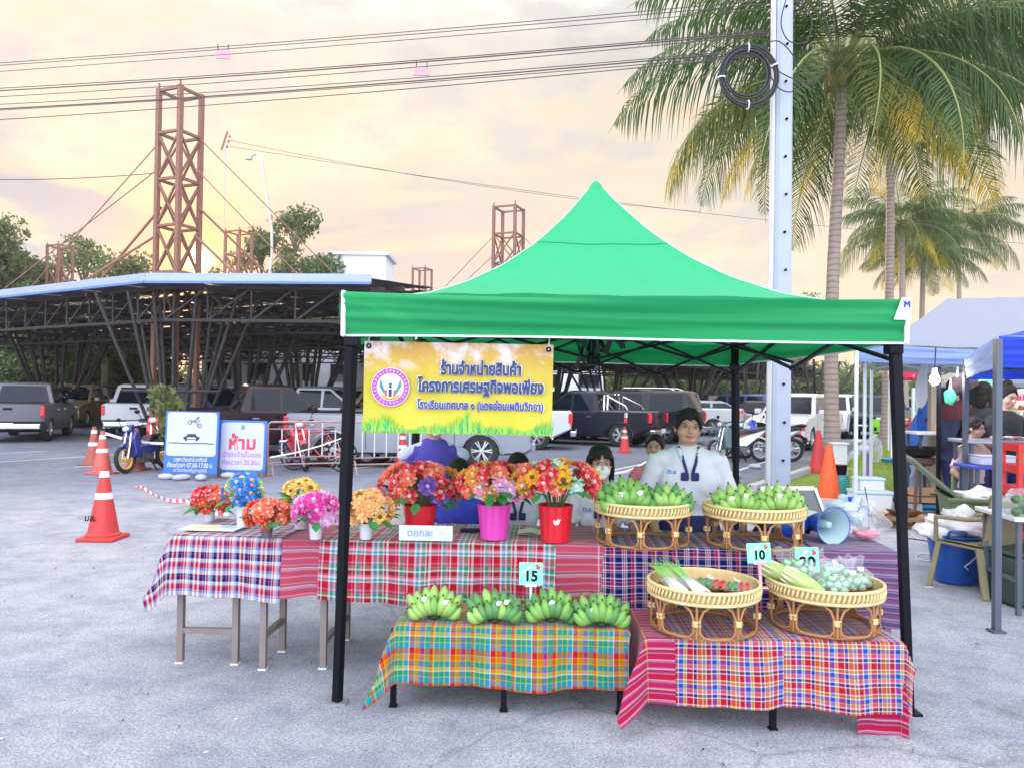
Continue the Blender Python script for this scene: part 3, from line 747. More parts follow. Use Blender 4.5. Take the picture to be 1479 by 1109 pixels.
# thin lines from the street light set and the far line
for a_, b_, sg, lb in ((((330, 203), 45), ((1010, 306), 60), .5, 'thin wire running right from the little crossarm past the canopy peak'), (((332, 212), 45), ((1479, 352), 60), .6, 'lower thin wire passing behind the green canopy peak'), (((-40, 259), 30), ((232, 250), 26), .1, 'single thin wire at the far left meeting the tall mast')):
    A = P(*a_[0], a_[1]); B = P(*b_[0], b_[1]); pts = [A.lerp(B, i/24)-Vector((0, 0, sg*4*(i/24)*(1-i/24))) for i in range(25)]
    tag(MB().tube(pts, .014, 4).build('thin_wire', CAB), lb, 'wire')
# distribution crossarm seen by the tall mast
A = P(326, 205, 45); t = thing('wire_crossarm', 'small tilted crossarm with insulators right of the tall mast', 'crossarm', (A.x, 45, 0))
MB().tube([(0, 0, 0), (0, 0, A.z+.2)], .03, 5).build('support_pole', mat('grey_paint', (.4, .4, .42), .6), t)
MB().bar((-.25, 0, A.z-.5), (.1, 0, A.z+.6), .09).build('crossarm', RUST, t)
for i in range(3): MB().lathe([(0, 0), (.07, 0), (.03, .05), (.07, .08), (0, .16)], 8, Matrix.Translation((.1+.06*i, 0, A.z-.35+.3*i))).build('insulator', mat('insulator_brown', (.2, .07, .04), .3), t)
# street light: curved arm
p0 = P(388, 300, 40); t = thing('street_light', 'tall pale street light with a hooked lamp arm left of the tall feathery tree', 'street light', (P(384, 400, 40).x, 40, 0))
zz = lambda y: P(380, y, 40).z
MB().tube([(-.9, 0, 4.3), (-.2, 0, 4.8), (.3, 0, zz(370)), (.25, 0, zz(330)), (-.25, 0, zz(250)), (-.35, 0, zz(228)), (-.6, 0, zz(222)), (-.9, 0, zz(226)), (-.95, 0, zz(229))], .075, 7).build('pole', mat('galvanised', (.5, .5, .5), .5, .4), t, smooth=60)
MB().ell((-1.0, 0, zz(230)), (.2, .13, .09)).build('lamp_head', mat('galvanised', (.5, .5, .5), .5, .4), t, smooth=180)

# ================================================================ vehicles
def arch(cx, r, zb, n=9):
    return [(cx+r*math.cos(a), zb+r*math.sin(a)) for a in [PI*i/n for i in range(n+1)]]
WHEELS = {}
def wheel_meshes(r=.37):
    if r in WHEELS: return WHEELS[r]
    A = Matrix.Rotation(R(90), 4, 'X'); w = .12
    t = MB(); t.lathe([(r*.62, -w), (r*.93, -w), (r, -w*.7), (r, w*.7), (r*.93, w), (r*.62, w)], 28, A)
    m_ = MB(); m_.lathe([(r*.62, -w*.9), (r*.66, w*.85), (r*.6, w*.95), (r*.56, w*.5), (r*.5, w*.2)], 24, A); m_.lathe([(0, w*.75), (r*.14, w*.72), (r*.16, w*.3), (r*.2, 0)], 12, A)
    for i in range(6):
        a = 2*PI*i/6
        for s in (-.13, .13): m_.bar((r*.1*math.cos(a), -w*.62, r*.1*math.sin(a)), (r*.6*math.cos(a+s), -w*.8, r*.6*math.sin(a+s)), r*.085, r*.07)
    d = MB(); d.lathe([(0, -.02), (r*.6, -.02), (r*.6, .04), (0, .04)], 20, A)
    # lathe axis runs along -Y after the turn: outer face at -Y
    WHEELS[r] = (t.mesh('tyre', RUBBER, 40), m_.mesh('rim', mat('alloy', (.62, .64, .68), .3, .8, var=.05), 40), d.mesh('brake_disc', mat('dark_hub', (.03, .03, .035), .6)))
    return WHEELS[r]
SPEC = {
 'pickup': dict(L=5.25, W=1.84, wb=(-1.62, 1.53), r=.38, top=[(-2.62, .62), (-2.62, 1.10), (-2.55, 1.14), (-.95, 1.14), (-.9, 1.10), (.98, 1.08), (1.15, 1.10), (2.05, 1.02), (2.45, .90), (2.60, .72), (2.62, .42), (2.5, .32)], base=(-.95, 1.05, 1.08), roof=(-.72, .28, 1.76), win=((-.70, .0), (.06, .78)), box=None),
 'canopy_pickup': dict(L=5.25, W=1.84, wb=(-1.62, 1.53), r=.38, top=[(-2.62, .62), (-2.62, 1.10), (-2.55, 1.14), (-.95, 1.14), (-.9, 1.10), (.98, 1.08), (1.15, 1.10), (2.05, 1.02), (2.45, .90), (2.60, .72), (2.62, .42), (2.5, .32)], base=(-2.55, 1.05, 1.10), roof=(-2.36, .28, 1.80), win=((-2.25, -1.1), (-.85, -.05), (.05, .78)), box=None),
 'suv': dict(L=4.8, W=1.86, wb=(-1.42, 1.42), r=.38, top=[(-2.38, .5), (-2.40, .95), (-2.36, 1.12), (1.0, 1.10), (1.15, 1.10), (2.0, 1.04), (2.3, .92), (2.42, .7), (2.42, .42), (2.3, .3)], base=(-2.34, 1.1, 1.10), roof=(-2.12, .35, 1.80), win=((-2.02, -1.15), (-1.05, -.15), (-.05, .80)), box=None),
 'sedan': dict(L=4.6, W=1.76, wb=(-1.38, 1.35), r=.32, top=[(-2.28, .45), (-2.30, .85), (-2.2, .98), (-1.7, 1.0), (1.0, .93), (1.15, .93), (1.9, .82), (2.2, .70), (2.3, .52), (2.3, .3), (2.2, .22)], base=(-1.75, 1.15, .94), roof=(-1.05, .22, 1.45), win=((-1.28, -.42), (-.34, .70)), box=None),
}
HL = mat('headlamp_glass', (.75, .8, .85), .1, .3); TL = mat('tail_lamp_red', (.55, .02, .02), .2, var=.2, emit=((.6, .02, .02), .25)); PLATE = mat('number_plate', (.8, .8, .78), .5)
def car(kind, paint, name, label, px=None, py=None, heading=0, pos=None, cat=None, group='vehicles parked in the car park', bars=False, rack=False):
    sp = SPEC[kind]; W_ = sp['W']; hw = W_/2; r = sp['r']; x0, x1 = sp['wb']; L_ = sp['L']; hl = L_/2
    p = G(px, py) if pos is None else Vector(pos)
    t = thing(name, label, cat or ('pickup' if 'pickup' in kind else 'car'), (p.x, p.y, 0), heading, group)
    key = (kind, paint.name)
    if key not in FM:
        parts = []
        ar = r*1.14; poly = [(-hl+.06, .42)]+[q for q in sp['top']]
        bot = [(x1+ar, .28)]+[q for q in arch(x1, ar, r*.82) if q[1] > .28]+[(x1-ar, .28), (x0+ar, .28)]+[q for q in arch(x0, ar, r*.82) if q[1] > .28]+[(x0-ar, .32)]
        mb = MB(); mb.prism(sp['top']+bot, -hw, hw, None, .05, .13); parts.append(('body', mb.mesh('body', paint, 35), .035))
        mb = MB(); mb.box((0, 0, .48), (L_*.8, W_-.4, .38)); parts.append(('underbody', mb.mesh('underbody', BLACK), 0))
        # greenhouse
        bx0, bx1, bz = sp['base']; rx0, rx1, rz = sp['roof']; bw = hw-.06; rw = hw-.23; bz -= .02
        ps = [(bx0, -bw, bz), (bx1, -bw, bz), (bx1, bw, bz), (bx0, bw, bz), (rx0, -rw, rz-.06), (rx1, -rw, rz-.06), (rx1, rw, rz-.06), (rx0, rw, rz-.06), (rx0+.12, -rw+.14, rz), (rx1-.18, -rw+.14, rz), (rx1-.18, rw-.14, rz), (rx0+.12, rw-.14, rz)]
        mb = MB(); mb.add(ps, [(0, 1, 5, 4), (1, 2, 6, 5), (2, 3, 7, 6), (3, 0, 4, 7), (4, 5, 9, 8), (5, 6, 10, 9), (6, 7, 11, 10), (7, 4, 8, 11), (8, 9, 10, 11)]); parts.append(('cab', mb.mesh('cab', paint, 35), .02))
        def sidept(x, t_, s):  # point on the side plane at height fraction
            y = bw+(rw-bw)*t_; z = bz+(rz-.06-bz)*t_; return (x, s*(y+.006), z)
        def xat(t_, front): return (bx1+(rx1-bx1)*t_) if front else (bx0+(rx0-bx0)*t_)
        ws = []
        for s in (-1, 1):
            for i, (wa, wb_) in enumerate(sp['win']):
                lo, hi = .10, .90
                fx = lambda x, t_: min(max(x, xat(t_, False)+.10), xat(t_, True)-.10)
                q = [sidept(fx(wa, lo), lo, s), sidept(fx(wb_+.4 if i == len(sp['win'])-1 else wb_, lo), lo, s), sidept(fx(wb_, hi), hi, s), sidept(fx(wa+.04, hi), hi, s)]
                mb = MB(); mb.add([(a, b+s*.004, c) for a, b, c in q]+[(a, b-s*.03, c) for a, b, c in q], [(0, 1, 2, 3), (7, 6, 5, 4), (0, 4, 5, 1), (1, 5, 6, 2), (2, 6, 7, 3), (3, 7, 4, 0)]); parts.append(('side_window', mb.mesh('side_window', GLASSDK), 0))
        for fr_, nm in ((True, 'windshield'), (False, 'rear_window')):
            q = []
            for t_, e in ((.08, .12), (.92, .12)):
                y = bw+(rw-bw)*t_-e; z = bz+(rz-.06-bz)*t_; x = xat(t_, fr_)+(.012 if fr_ else -.012); q += [(x, -y, z), (x, y, z)]
            q = [q[0], q[1], q[3], q[2]]; dx_ = -.03 if fr_ else .03
            mb = MB(); mb.add(q+[(a+dx_, b, c) for a, b, c in q], [(0, 1, 2, 3), (7, 6, 5, 4), (0, 4, 5, 1), (1, 5, 6, 2), (2, 6, 7, 3), (3, 7, 4, 0)]); parts.append((nm, mb.mesh(nm, GLASSDK), 0))
        for s in (-1, 1):
            hz = .80 if kind != 'sedan' else .62
            mb = MB(); mb.box((hl-.16, s*(hw-.27), hz), (.26, .38, .17)); parts.append(('headlight', mb.mesh('headlight', HL), .03))
            mb = MB(); mb.box((-hl+.05, s*(hw-.05), hz+.12), (.14, .10, .30 if kind != 'sedan' else .16)); parts.append(('taillight', mb.mesh('taillight', TL), .02))
            mb = MB(); mb.box((bx1-.28, s*(hw+.10), bz+.10), (.16, .22, .17)); parts.append(('mirror', mb.mesh('mirror', paint if kind != 'sedan' else BLACK), .04))
            for xx in (-.55, .4): mb = MB(); mb.box((xx-.05, s*(hw+.012), bz-.13), (.16, .03, .035)); parts.append(('door_handle', mb.mesh('door_handle', CHROME), 0))
            for xx in (-.03, .95, -.92):
                mb = MB(); mb.box((xx, s*(hw+.001), bz-.36), (.012, .006, .62)); parts.append(('door_gap', mb.mesh('door_gap', BLACK), 0))
            for cx in (x0, x1):
                mb = MB(); mb.tube([(a, s*(hw-.02), b) for a, b in arch(cx, ar+.02, r*.82)], .035, 6); parts.append(('wheel_arch_trim', mb.mesh('wheel_arch_trim', paint, 60), 0))
        mb = MB(); mb.box((hl-.02, 0, .46), (.16, W_-.18, .2)); parts.append(('front_bumper', mb.mesh('front_bumper', paint), .04))
        mb = MB(); mb.box((hl+.0, 0, .72 if kind != 'sedan' else .55), (.06, .95, .2)); parts.append(('grille', mb.mesh('grille', BLACK), .01))
        mb = MB(); mb.box((-hl-.04, 0, .48), (.18, W_-.14, .16)); parts.append(('rear_bumper', mb.mesh('rear_bumper', CHROME if 'pickup' in kind else paint), .03))
        if 'pickup' in kind:
            mb = MB(); mb.box((-hl-.01, 0, .98), (.03, .22, .06)); parts.append(('tailgate_handle', mb.mesh('tailgate_handle', BLACK), 0))
            if kind == 'pickup': mb = MB(); mb.box((-1.78, 0, 1.146), (1.5, W_-.34, .012)); parts.append(('load_bed', mb.mesh('load_bed', BLACK), 0))
        for xx in (hl+.05, -hl-.14): mb = MB(); mb.box((xx, 0, .52), (.015, .36, .13)); parts.append(('number_plate', mb.mesh('number_plate', PLATE), 0))
        FM[key] = parts
    for nm, me, bv in FM[key]:
        o = inst(nm, me, t)
        if bv: b = o.modifiers.new('bevel', 'BEVEL'); b.width = bv; b.segments = 2; b.limit_method = 'ANGLE'; b.angle_limit = R(30)
    ty, rm, dk = wheel_meshes(r)
    for cx in (x0, x1):
        for s in (-1, 1):
            o = inst('wheel', dk, t, (cx, s*(hw-.14), r), (0, 0, 0 if s < 0 else PI)); inst('tyre', ty, o); inst('rim', rm, o)
    if bars:
        for s in (-1, 1):
            for xx in (-1.02, -1.14): MB().tube([(xx, s*.72, 1.13), (xx, s*.68, 1.6), (xx, s*.3, 1.64)], .03, 6).build('roll_bar', CHROME, t, smooth=60)
            MB().tube([(-1.12, s*.70, 1.58), (-1.75, s*.76, 1.28), (-1.85, s*.78, 1.14)], .03, 6).build('roll_bar', CHROME, t, smooth=60)
    if rack:
        for s in (-1, 1): MB().tube([(-1.9, s*.55, sp['roof'][2]), (-1.7, s*.55, sp['roof'][2]+.07), (-.1, s*.55, sp['roof'][2]+.07), (.0, s*.55, sp['roof'][2])], .02, 6).build('roof_rail', CHROME, t)
    return t
def paint(n, c, r=.28, metal=.0): return mat('paint_'+n, c, r, metal, var=.04, coat=.2, spec=.3)
PW, PS, PG, PK, PT, PM, PBL, PGR = paint('white', (.60, .63, .69)), paint('silver', (.30, .33, .39), .3, .4), paint('grey', (.13, .125, .16), .3, .3), paint('black', (.012, .016, .03)), paint('tan', (.34, .25, .14), .35, .3), paint('maroon', (.022, .009, .013)), paint('blue', (.06, .10, .22), .3, .3), paint('darkgreen', (.03, .05, .05))
hd = math.atan2(D.y, D.x); he = math.atan2(E_.y, E_.x)
away = R(82)
def Q(px, Y): return (X(px, Y), Y, 0)
car('pickup', PG, 'pickup_truck', 'grey pickup at the far left edge, tail towards the lot, red in its rear glass', pos=Q(44, 24.5), heading=R(110))
car('pickup', PW, 'pickup_truck', 'white pickup with plain tailgate behind the parked blue motorbike', pos=Q(206, 27.0), heading=R(110))
car('suv', PT, 'parked_car', 'cream gold wagon cut off by the left edge of the photo', pos=Q(-34, 30), heading=R(112))
car('canopy_pickup', PW, 'pickup_truck', 'white wagon bodied pickup between the cream wagon and the grey pickup', pos=Q(52, 37), heading=he)
car('pickup', PT, 'pickup_truck', 'cream double cab facing out behind the grey pickup with sun on its roof', pos=Q(112, 33), heading=R(-79), rack=True)
car('sedan', PW, 'parked_car', 'white sedan partly behind the splayed columns at the left', pos=Q(212, 36), heading=he)
car('pickup', PM, 'pickup_truck', 'dark maroon double cab with a sunlit roof edge right behind the two signs', pos=Q(394, 19.6), heading=R(30))
car('pickup', PS, 'pickup_truck', 'silver pickup with a sunlit window frame left of the yellow banner', pos=Q(470, 23.8), heading=R(4))
car('pickup', PS, 'pickup_truck', 'silver white pickup mostly behind the yellow banner, front wheel showing beneath it', pos=Q(598, 17.2), heading=R(2))
car('pickup', PW, 'pickup_truck', 'white pickup with its rear just right of the yellow banner', pos=Q(700, 23.2), heading=R(176))
car('pickup', PK, 'pickup_truck', 'black pickup with a chrome roll bar behind the orange cone', pos=Q(842, 25.6), heading=R(152), bars=True)
car('canopy_pickup', PK, 'pickup_truck', 'black pickup with a closed canopy and side window blinds, red tail lamp', pos=Q(905, 27.6), heading=R(152), rack=True)
car('pickup', PW, 'pickup_truck', 'white pickup tail sticking out above the standing woman', pos=Q(980, 33), heading=R(158))
car('sedan', PS, 'parked_car', 'silver blue sedan between the canopy leg and the white pickup', pos=Q(1038, 34), heading=R(-10))
car('pickup', PW, 'pickup_truck', 'big white pickup facing out beside the grass, cut by the concrete pole', pos=Q(1150, 25.6), heading=R(-125))
car('suv', PW, 'parked_car', 'white wagon behind the near palm trunk', pos=Q(1202, 33), heading=R(-122))
car('suv', PK, 'parked_car', 'black four wheel drive facing out between the two palms', pos=Q(1258, 33), heading=R(-122))
car('pickup', PBL, 'pickup_truck', 'dark blue pickup second beyond the black four wheel drive', pos=Q(1282, 41), heading=R(-122))
car('suv', PS, 'parked_car', 'small silver car far down the verge between stall posts', pos=Q(1312, 50), heading=R(-122))
car('sedan', PW, 'parked_car', 'farthest white sedan down the verge seen past the stall posts', pos=Q(1335, 60), heading=R(-122))
# ranks of cars filling the lot behind: roofs, windows and rails show between the nearer ones
q = random.Random(21); pal = [(PW, 'white'), (PS, 'silver'), (PK, 'black'), (PG, 'grey'), (PBL, 'dark blue'), (PK, 'black'), (PT, 'cream'), (PGR, 'dark green'), (PM, 'maroon'), (PBL, 'dark blue')]
row = [(262, 32), (300, 26), (335, 34), (345, 30), (405, 28.5), (455, 31), (515, 30), (575, 31), (640, 29), (700, 33), (775, 31), (862, 34), (925, 36), (1055, 43), (1110, 39),
       (235, 43), (300, 44), (420, 42), (480, 43), (545, 41), (600, 45), (665, 42), (730, 44), (790, 42), (845, 45), (905, 47), (960, 48), (1020, 52), (1080, 53), (1135, 50), (1185, 48), (1225, 46), (140, 46), (85, 48), (5, 44), (170, 38), (265, 37), (350, 39)]
ps_ = {}
for i, (x, y) in enumerate(row):
    kd = q.choice(['pickup', 'suv', 'canopy_pickup', 'sedan', 'suv', 'pickup']); pt_, cn = q.choice(pal)
    word = {'pickup': 'pickup', 'suv': 'tall wagon', 'canopy_pickup': 'pickup with a canopy', 'sedan': 'sedan'}[kd]
    side = 'in the middle rank' if i < 13 else 'in the far rank'
    where = 'left of the canopy leg' if x < 490 else 'behind the yellow banner' if x < 800 else 'behind the black pickups' if x < 985 else 'behind the silver blue sedan' if x < 1110 else 'behind the concrete pole and palms'
    lb = f'{cn} {word} {side}, {where}'
    while lb in ps_: lb = lb.replace(cn, cn+' second', 1) if 'second' not in lb else lb.replace('second', 'another')
    ps_[lb] = 1
    car(kd, pt_, 'pickup_truck' if 'pickup' in kd else 'parked_car', lb, None, None, he+q.choice((0, PI))+q.uniform(-.1, .1) if i % 3 else hd+q.choice((0, PI)), pos=Q(x, y), rack=(kd == 'suv' and i % 2 == 0), group='vehicles parked deep in the lot')

# ================================================================ motorbikes
def motorbike(name, label, pos, rz, c1, c2=None, rimc=None, lean=.12, group='parked motorbikes'):
    t = thing(name, label, 'motorbike', (pos[0], pos[1], 0), rz, group); t.rotation_euler = (lean, 0, rz)
    p1 = mat('moto_'+c1[0], c1[1], .25, var=.1, coat=.6); p2 = mat('moto_'+(c2 or c1)[0], (c2 or c1)[1], .3, var=.1, coat=.5); rim = mat('rim_'+(rimc or ('steel', (.4, .4, .42)))[0], (rimc or ('steel', (.4, .4, .42)))[1], .35)
    for x in (-.62, .62):
        o = MB().tube([(.255*math.cos(2*PI*i/28), 0, .255*math.sin(2*PI*i/28)) for i in range(28)], .045, 8, closed=True).build('wheel', RUBBER, t, smooth=180, loc=(x, 0, .30))
        MB().tube([(.205*math.cos(2*PI*i/28), 0, .205*math.sin(2*PI*i/28)) for i in range(28)], .022, 6, closed=True).build('rim', rim, o, smooth=180)
        s_ = MB()
        for i in range(12): a = 2*PI*i/12; s_.bar((0, .015*(-1)**i, 0), (.2*math.cos(a), 0, .2*math.sin(a)), .006)
        s_.lathe([(0, -.05), (.04, -.05), (.04, .05), (0, .05)], 10, Matrix.Rotation(R(90), 4, 'X')); s_.build('spokes', rim, o)
    for s in (-1, 1): MB().tube([(.62, s*.07, .3), (.5, s*.07, .68), (.44, s*.06, .86)], [.022, .026, .022], 7).build('fork', CHROME, t, smooth=60)
    b = MB(); b.prism([(.60, .50), (.75, .56), (.62, .64), (.42, .60)], -.05, .05, None, .01, .01); b.build('front_fender', p1, t, bevel=.012)
    MB().prism([(.34, .30), (.47, .34), (.50, .74), (.40, .90), (.30, .82), (.26, .48)], -.17, .17, None, .04, .05).build('leg_shield', p1, t, bevel=.02)
    MB().prism([(.30, .40), (-.1, .34), (-.25, .42), (-.72, .72), (-.80, .80), (-.2, .66), (.05, .55), (.32, .62)], -.09, .09, None, .02, .03).build('body_fairing', p2, t, bevel=.015)
    MB().prism([(.0, .68), (-.1, .78), (-.45, .80), (-.80, .88), (-.82, .82), (-.4, .71)], -.13, .13, None, .02, .04).build('seat', mat('seat_vinyl', (.02, .02, .025), .5), t, bevel=.02)
    MB().box((.02, 0, .30), (.34, .18, .22)).lathe([(0, -.1), (.09, -.1), (.09, .1), (0, .1)], 12, Matrix.Translation((-.05, 0, .28)) @ Matrix.Rotation(R(90), 4, 'X')).build('engine', mat('engine_grey', (.12, .12, .13), .4, .6), t, bevel=.01)
    MB().tube([(.05, -.12, .22), (-.25, -.14, .20), (-.5, -.15, .30), (-.85, -.15, .38)], [.018, .02, .045, .04], 8).build('exhaust', CHROME, t, smooth=60)
    MB().tube([(.30, .34, .98), (.38, .18, .97), (.43, .0, .93), (.38, -.18, .97), (.30, -.34, .98)], .015, 7).build('handlebar', BLACK, t, smooth=60)
    MB().prism([(.40, .84), (.54, .88), (.50, 1.0), (.38, 1.02)], -.11, .11, None, .02, .03).build('headlight_cowl', p1, t, bevel=.02)
    MB().ell((.53, 0, .93), (.03, .08, .055)).build('headlight', HL, t, smooth=180)
    for s in (-1, 1):
        o = MB().ell((.30, s*.36, 1.15), (.015, .06, .04)).build('mirror', BLACK, t, smooth=180); MB().tube([(.36, s*.26, .98), (.31, s*.34, 1.12)], .007, 5).build('mirror_stalk', BLACK, o)
    MB().ell((-.80, 0, .72), (.03, .07, .04)).build('taillight', TL, t, smooth=180)
    MB().prism([(-.62, .56), (-.9, .50), (-.93, .36), (-.90, .36), (-.86, .48), (-.62, .52)], -.06, .06).build('rear_fender', BLACK, t)
    MB().bar((.0, .1, .25), (.02, .28, .0), .02).build('side_stand', BLACK, t)
    return t
BL, RD, BK, WH = ('blue', (.03, .07, .55)), ('red', (.55, .02, .03)), ('black', (.02, .022, .03)), ('white', (.75, .78, .8))
p = G(188, 683); motorbike('motorbike', 'blue motorbike with yellow rims parked by the barrier cone', (p.x+.08, p.y+.5), R(-104), ('navy', (.015, .03, .20)), ('navy', (.015, .03, .20)), ('yellow', (.80, .48, .04))).scale = (.9, .9, .9)
p = G(215, 668); motorbike('motorbike', 'red motorbike right behind the blue one with yellow rims', (p.x+.1, p.y+.5), R(-80), RD, BK)
p = G(424, 678); motorbike('motorbike', 'red motorbike standing behind the rusty crowd barrier', (p.x, p.y+.3), R(-60), RD, ('red', RD[1]))
p = G(570, 672); motorbike('motorbike', 'black step through motorbike right of the front canopy leg', (p.x, p.y), R(180), BK, ('gunmetal', (.12, .14, .18)))
p = G(512, 668); motorbike('motorbike', 'black motorbike half hidden behind the front canopy leg', (p.x, p.y+.3), R(160), BK, BK)
p = G(1108, 664); motorbike('motorbike', 'white and blue motorbike left of the concrete pole', (p.x, p.y), R(140), BL, WH)
p = G(1072, 668); motorbike('motorbike', 'dark motorbike behind the canopy leg beside the hand cart', (p.x, p.y+.2), R(200), ('slate', (.10, .16, .2)), WH)
p = G(1130, 655); motorbike('motorbike', 'black motorbike hidden behind the concrete pole', (p.x, p.y+.3), R(120), BK, BK)
# bicycle behind the barrier
p = G(458, 680); bt = thing('bicycle', 'old bicycle leaning behind the rusty crowd barrier', 'bicycle', (p.x, p.y, 0), R(170)); bt.rotation_euler = (R(8), 0, R(170))
for x in (-.5, .5):
    o = MB().tube([(.31*math.cos(2*PI*i/32), 0, .31*math.sin(2*PI*i/32)) for i in range(32)], .018, 6, closed=True).build('wheel', RUBBER, bt, smooth=180, loc=(x, 0, .33))
    s_ = MB(); [s_.bar((0, 0, 0), (.3*math.cos(a), 0, .3*math.sin(a)), .004) for a in [2*PI*i/16 for i in range(16)]]; s_.build('spokes', CHROME, o)
MB().tube([(.5, 0, .33), (.38, 0, .78), (.36, 0, .92)], .016).tube([(-.5, 0, .33), (-.05, 0, .3), (.36, 0, .68)], .018).tube([(-.05, 0, .3), (-.2, 0, .8), (.37, 0, .76)], .018).tube([(-.5, 0, .33), (-.18, 0, .72)], .012).build('frame', mat('moto_red', RD[1]), bt)
MB().prism([(-.32, .84), (-.05, .82), (-.08, .87), (-.3, .90)], -.07, .07).build('saddle', BLACK, bt, bevel=.01)
MB().tube([(.26, .25, .95), (.36, .12, .93), (.36, -.12, .93), (.26, -.25, .95)], .011).build('handlebar', CHROME, bt)
# cargo hand cart / sidecar of red bins near the canopy back leg
p = G(1048, 660); ht = thing('sidecar', 'low steel mesh sidecar with a red panel behind the standing woman', 'cart', (p.x, p.y, 0), R(-8))
f_ = MB()
for z in (.35, .75):
    for a, b in (((-.6, -.35), (.6, -.35)), ((.6, -.35), (.6, .35)), ((.6, .35), (-.6, .35)), ((-.6, .35), (-.6, -.35))): f_.bar((*a, z), (*b, z), .03)
for i in range(9): f_.bar((-.6+.15*i, -.35, .35), (-.6+.15*i, -.35, .75), .014)
for i in range(5): f_.bar((-.3+.15*i, -.36, .36), (-.12+.15*i, -.36, .74), .02)
f_.build('cage', mat('moto_gunmetal', (.12, .14, .18)), ht)
MB().box((0, 0, .33), (1.2, .7, .04)).build('deck', RUST, ht); MB().box((.42, -.37, .55), (.18, .01, .26)).build('red_panel', mat('sign_red', (.7, .03, .03)), ht)
for s in (-1, 1): MB().tube([(.2*math.cos(2*PI*i/20), s*.38, .22+.2*math.sin(2*PI*i/20)) for i in range(20)], .03, 6, closed=True).build('wheel', RUBBER, ht, smooth=180)

# ================================================================ traffic cones
CO = {k: mat('cone_'+k, c, .45, var=.12, scale=10, trans=.1) for k, c in (('red', (.62, .045, .045)), ('orange', (.95, .13, .03)), ('worn', (.42, .10, .07)), ('faded', (.6, .12, .10)))}
REFL = mat('reflective_white', (.72, .73, .78), .4)
def cone(px, py, h, label, k='red', bands=(.55, .8), pos=None, z=0, tex=None, base=.42):
    p = G(px, py, z) if pos is None else Vector(pos); t = thing('traffic_cone', label, 'traffic cone', (p.x, p.y, z), rnd.uniform(-.4, .4), 'traffic cones')
    rb = h*.205; rt = h*.045; rad = lambda s: rb+(rt-rb)*s
    MB().box((0, 0, .02), (h*.52, h*.52, .04)).build('base_plate', CO[k], t, bevel=.012)
    MB().lathe([(rb*1.12, .04), (rb*1.12, .06), (rb, .075)]+[(rad(s), .075+(h-.075)*s) for s in (.2, .4, .6, .8, .97, 1)]+[(rt*.5, h+.003), (rt*.45, h-.02)], 28).build('body', CO[k], t, smooth=40)
    for b in bands:
        MB().lathe([(rad(b-.05)+.003, .075+(h-.075)*(b-.05)), (rad(b+.05)+.003, .075+(h-.075)*(b+.05))], 28).build('reflective_band', REFL, t, smooth=60)
    return t
c = cone(149, 778, .74, 'big red cone with two white bands standing alone at the left', 'red', (.58, .92), base=.45)
c.rotation_euler = (0, 0, 0)
lt = lettering('lettering', 'มส.', .085, BLACK, c, (-.065, -.142, .24), (R(80), 0, 0), bold=.03)
cone(147, 684, .80, 'faded orange cone with two white bands tied with tape', 'faded', (.50, .85))
cone(135, 671, .80, 'worn brownish cone just behind the taped one', 'worn', (.50, .85))
cone(196, 678, .82, 'dirty cone without bands in front of the blue motorbike', 'worn', ())
cone(581, 676, .78, 'orange red cone under the lower edge of the yellow banner', 'red', (.55, .82))
c = cone(903, 645, .72, 'red cone with a pennant stick before the black pickups', 'red', (.55, .82), pos=Q(903, 21.8))
MB().tube([(0, 0, .7), (.02, 0, 1.12)], .012).build('stick', BLACK, c); MB().box((.03, 0, 1.05), (.08, .015, .14)).build('tag', REFL, c); MB().box((.02, -.005, .9), (.09, .015, .13)).build('ribbon', mat('sign_red', (.7, .03, .03)), c)
# blue and white signs -------------------------------------------------------
SB = mat('sign_blue', (.03, .16, .62), .4, var=.05); SW = mat('sign_white', (.50, .54, .64), .4, var=.04); SN = mat('print_navy', (.01, .02, .12), .5); SR = mat('print_red', (.8, .04, .12), .5); SV = mat('print_violet', (.45, .12, .55), .5); SWT = mat('print_white', (.62, .64, .70), .5)
def signboard(x0, x1, yt, yb, ybase, label, tilt):
    p = G((x0+x1)/2, ybase); Y = p.y; k = Y/F; w = (x1-x0)*k; h = (yb-yt)*k; z0 = P((x0+x1)/2, yb, Y).z
    t = thing('sign_board', label, 'sign', (p.x, Y, z0), R(1.0)); t.rotation_euler = (R(-3), R(tilt), 0)
    MB().box((0, 0, h/2), (w, .03, h)).build('board', SB, t, bevel=.006)
    for s in (-1, 1): MB().bar((s*w*.44, .03, h*.9), (s*w*.44, .22, -z0), .03).bar((s*w*.44, .02, 0), (s*w*.44, .02, -z0), .035).build('leg', RUST, t)
    return t, w, h
t, w, h = signboard(236, 313, 594, 684, 690, 'blue notice board with a motorbike and car pictogram and opening hours', 0.5)
def rrect(w, h, r, n=5):
    out = []
    for cx, cz, a0 in ((w/2-r, h/2-r, 0), (-w/2+r, h/2-r, 90), (-w/2+r, -h/2+r, 180), (w/2-r, -h/2+r, 270)):
        for i in range(n+1): a = R(a0+90*i/n); out.append((cx+r*math.cos(a), cz+r*math.sin(a)))
    return out
T = lambda x, z: Matrix.Translation((x, 0, z))
MB().prism(rrect(w*.93, h*.70, w*.06), -.02, -.017, T(0, h*.635)).build('white_panel', SW, t)
FX = (R(90), 0, 0)
lettering('lettering', 'เฉพาะวันเสาร์-อาทิตย์', h*.085, SWT, t, (0, -.020, h*.225), FX, bold=.03, width=w*.62)
lettering('lettering', 'ตั้งแต่เวลา 07.00-17.00 น.', h*.10, SWT, t, (0, -.020, h*.135), FX, bold=.03, width=w*.86)
lettering('lettering', 'มหาวิทยาลัยราชภัฏสุราษฎร์ธานี', h*.07, SWT, t, (0, -.020, h*.055), FX, bold=.02, width=w*.62)
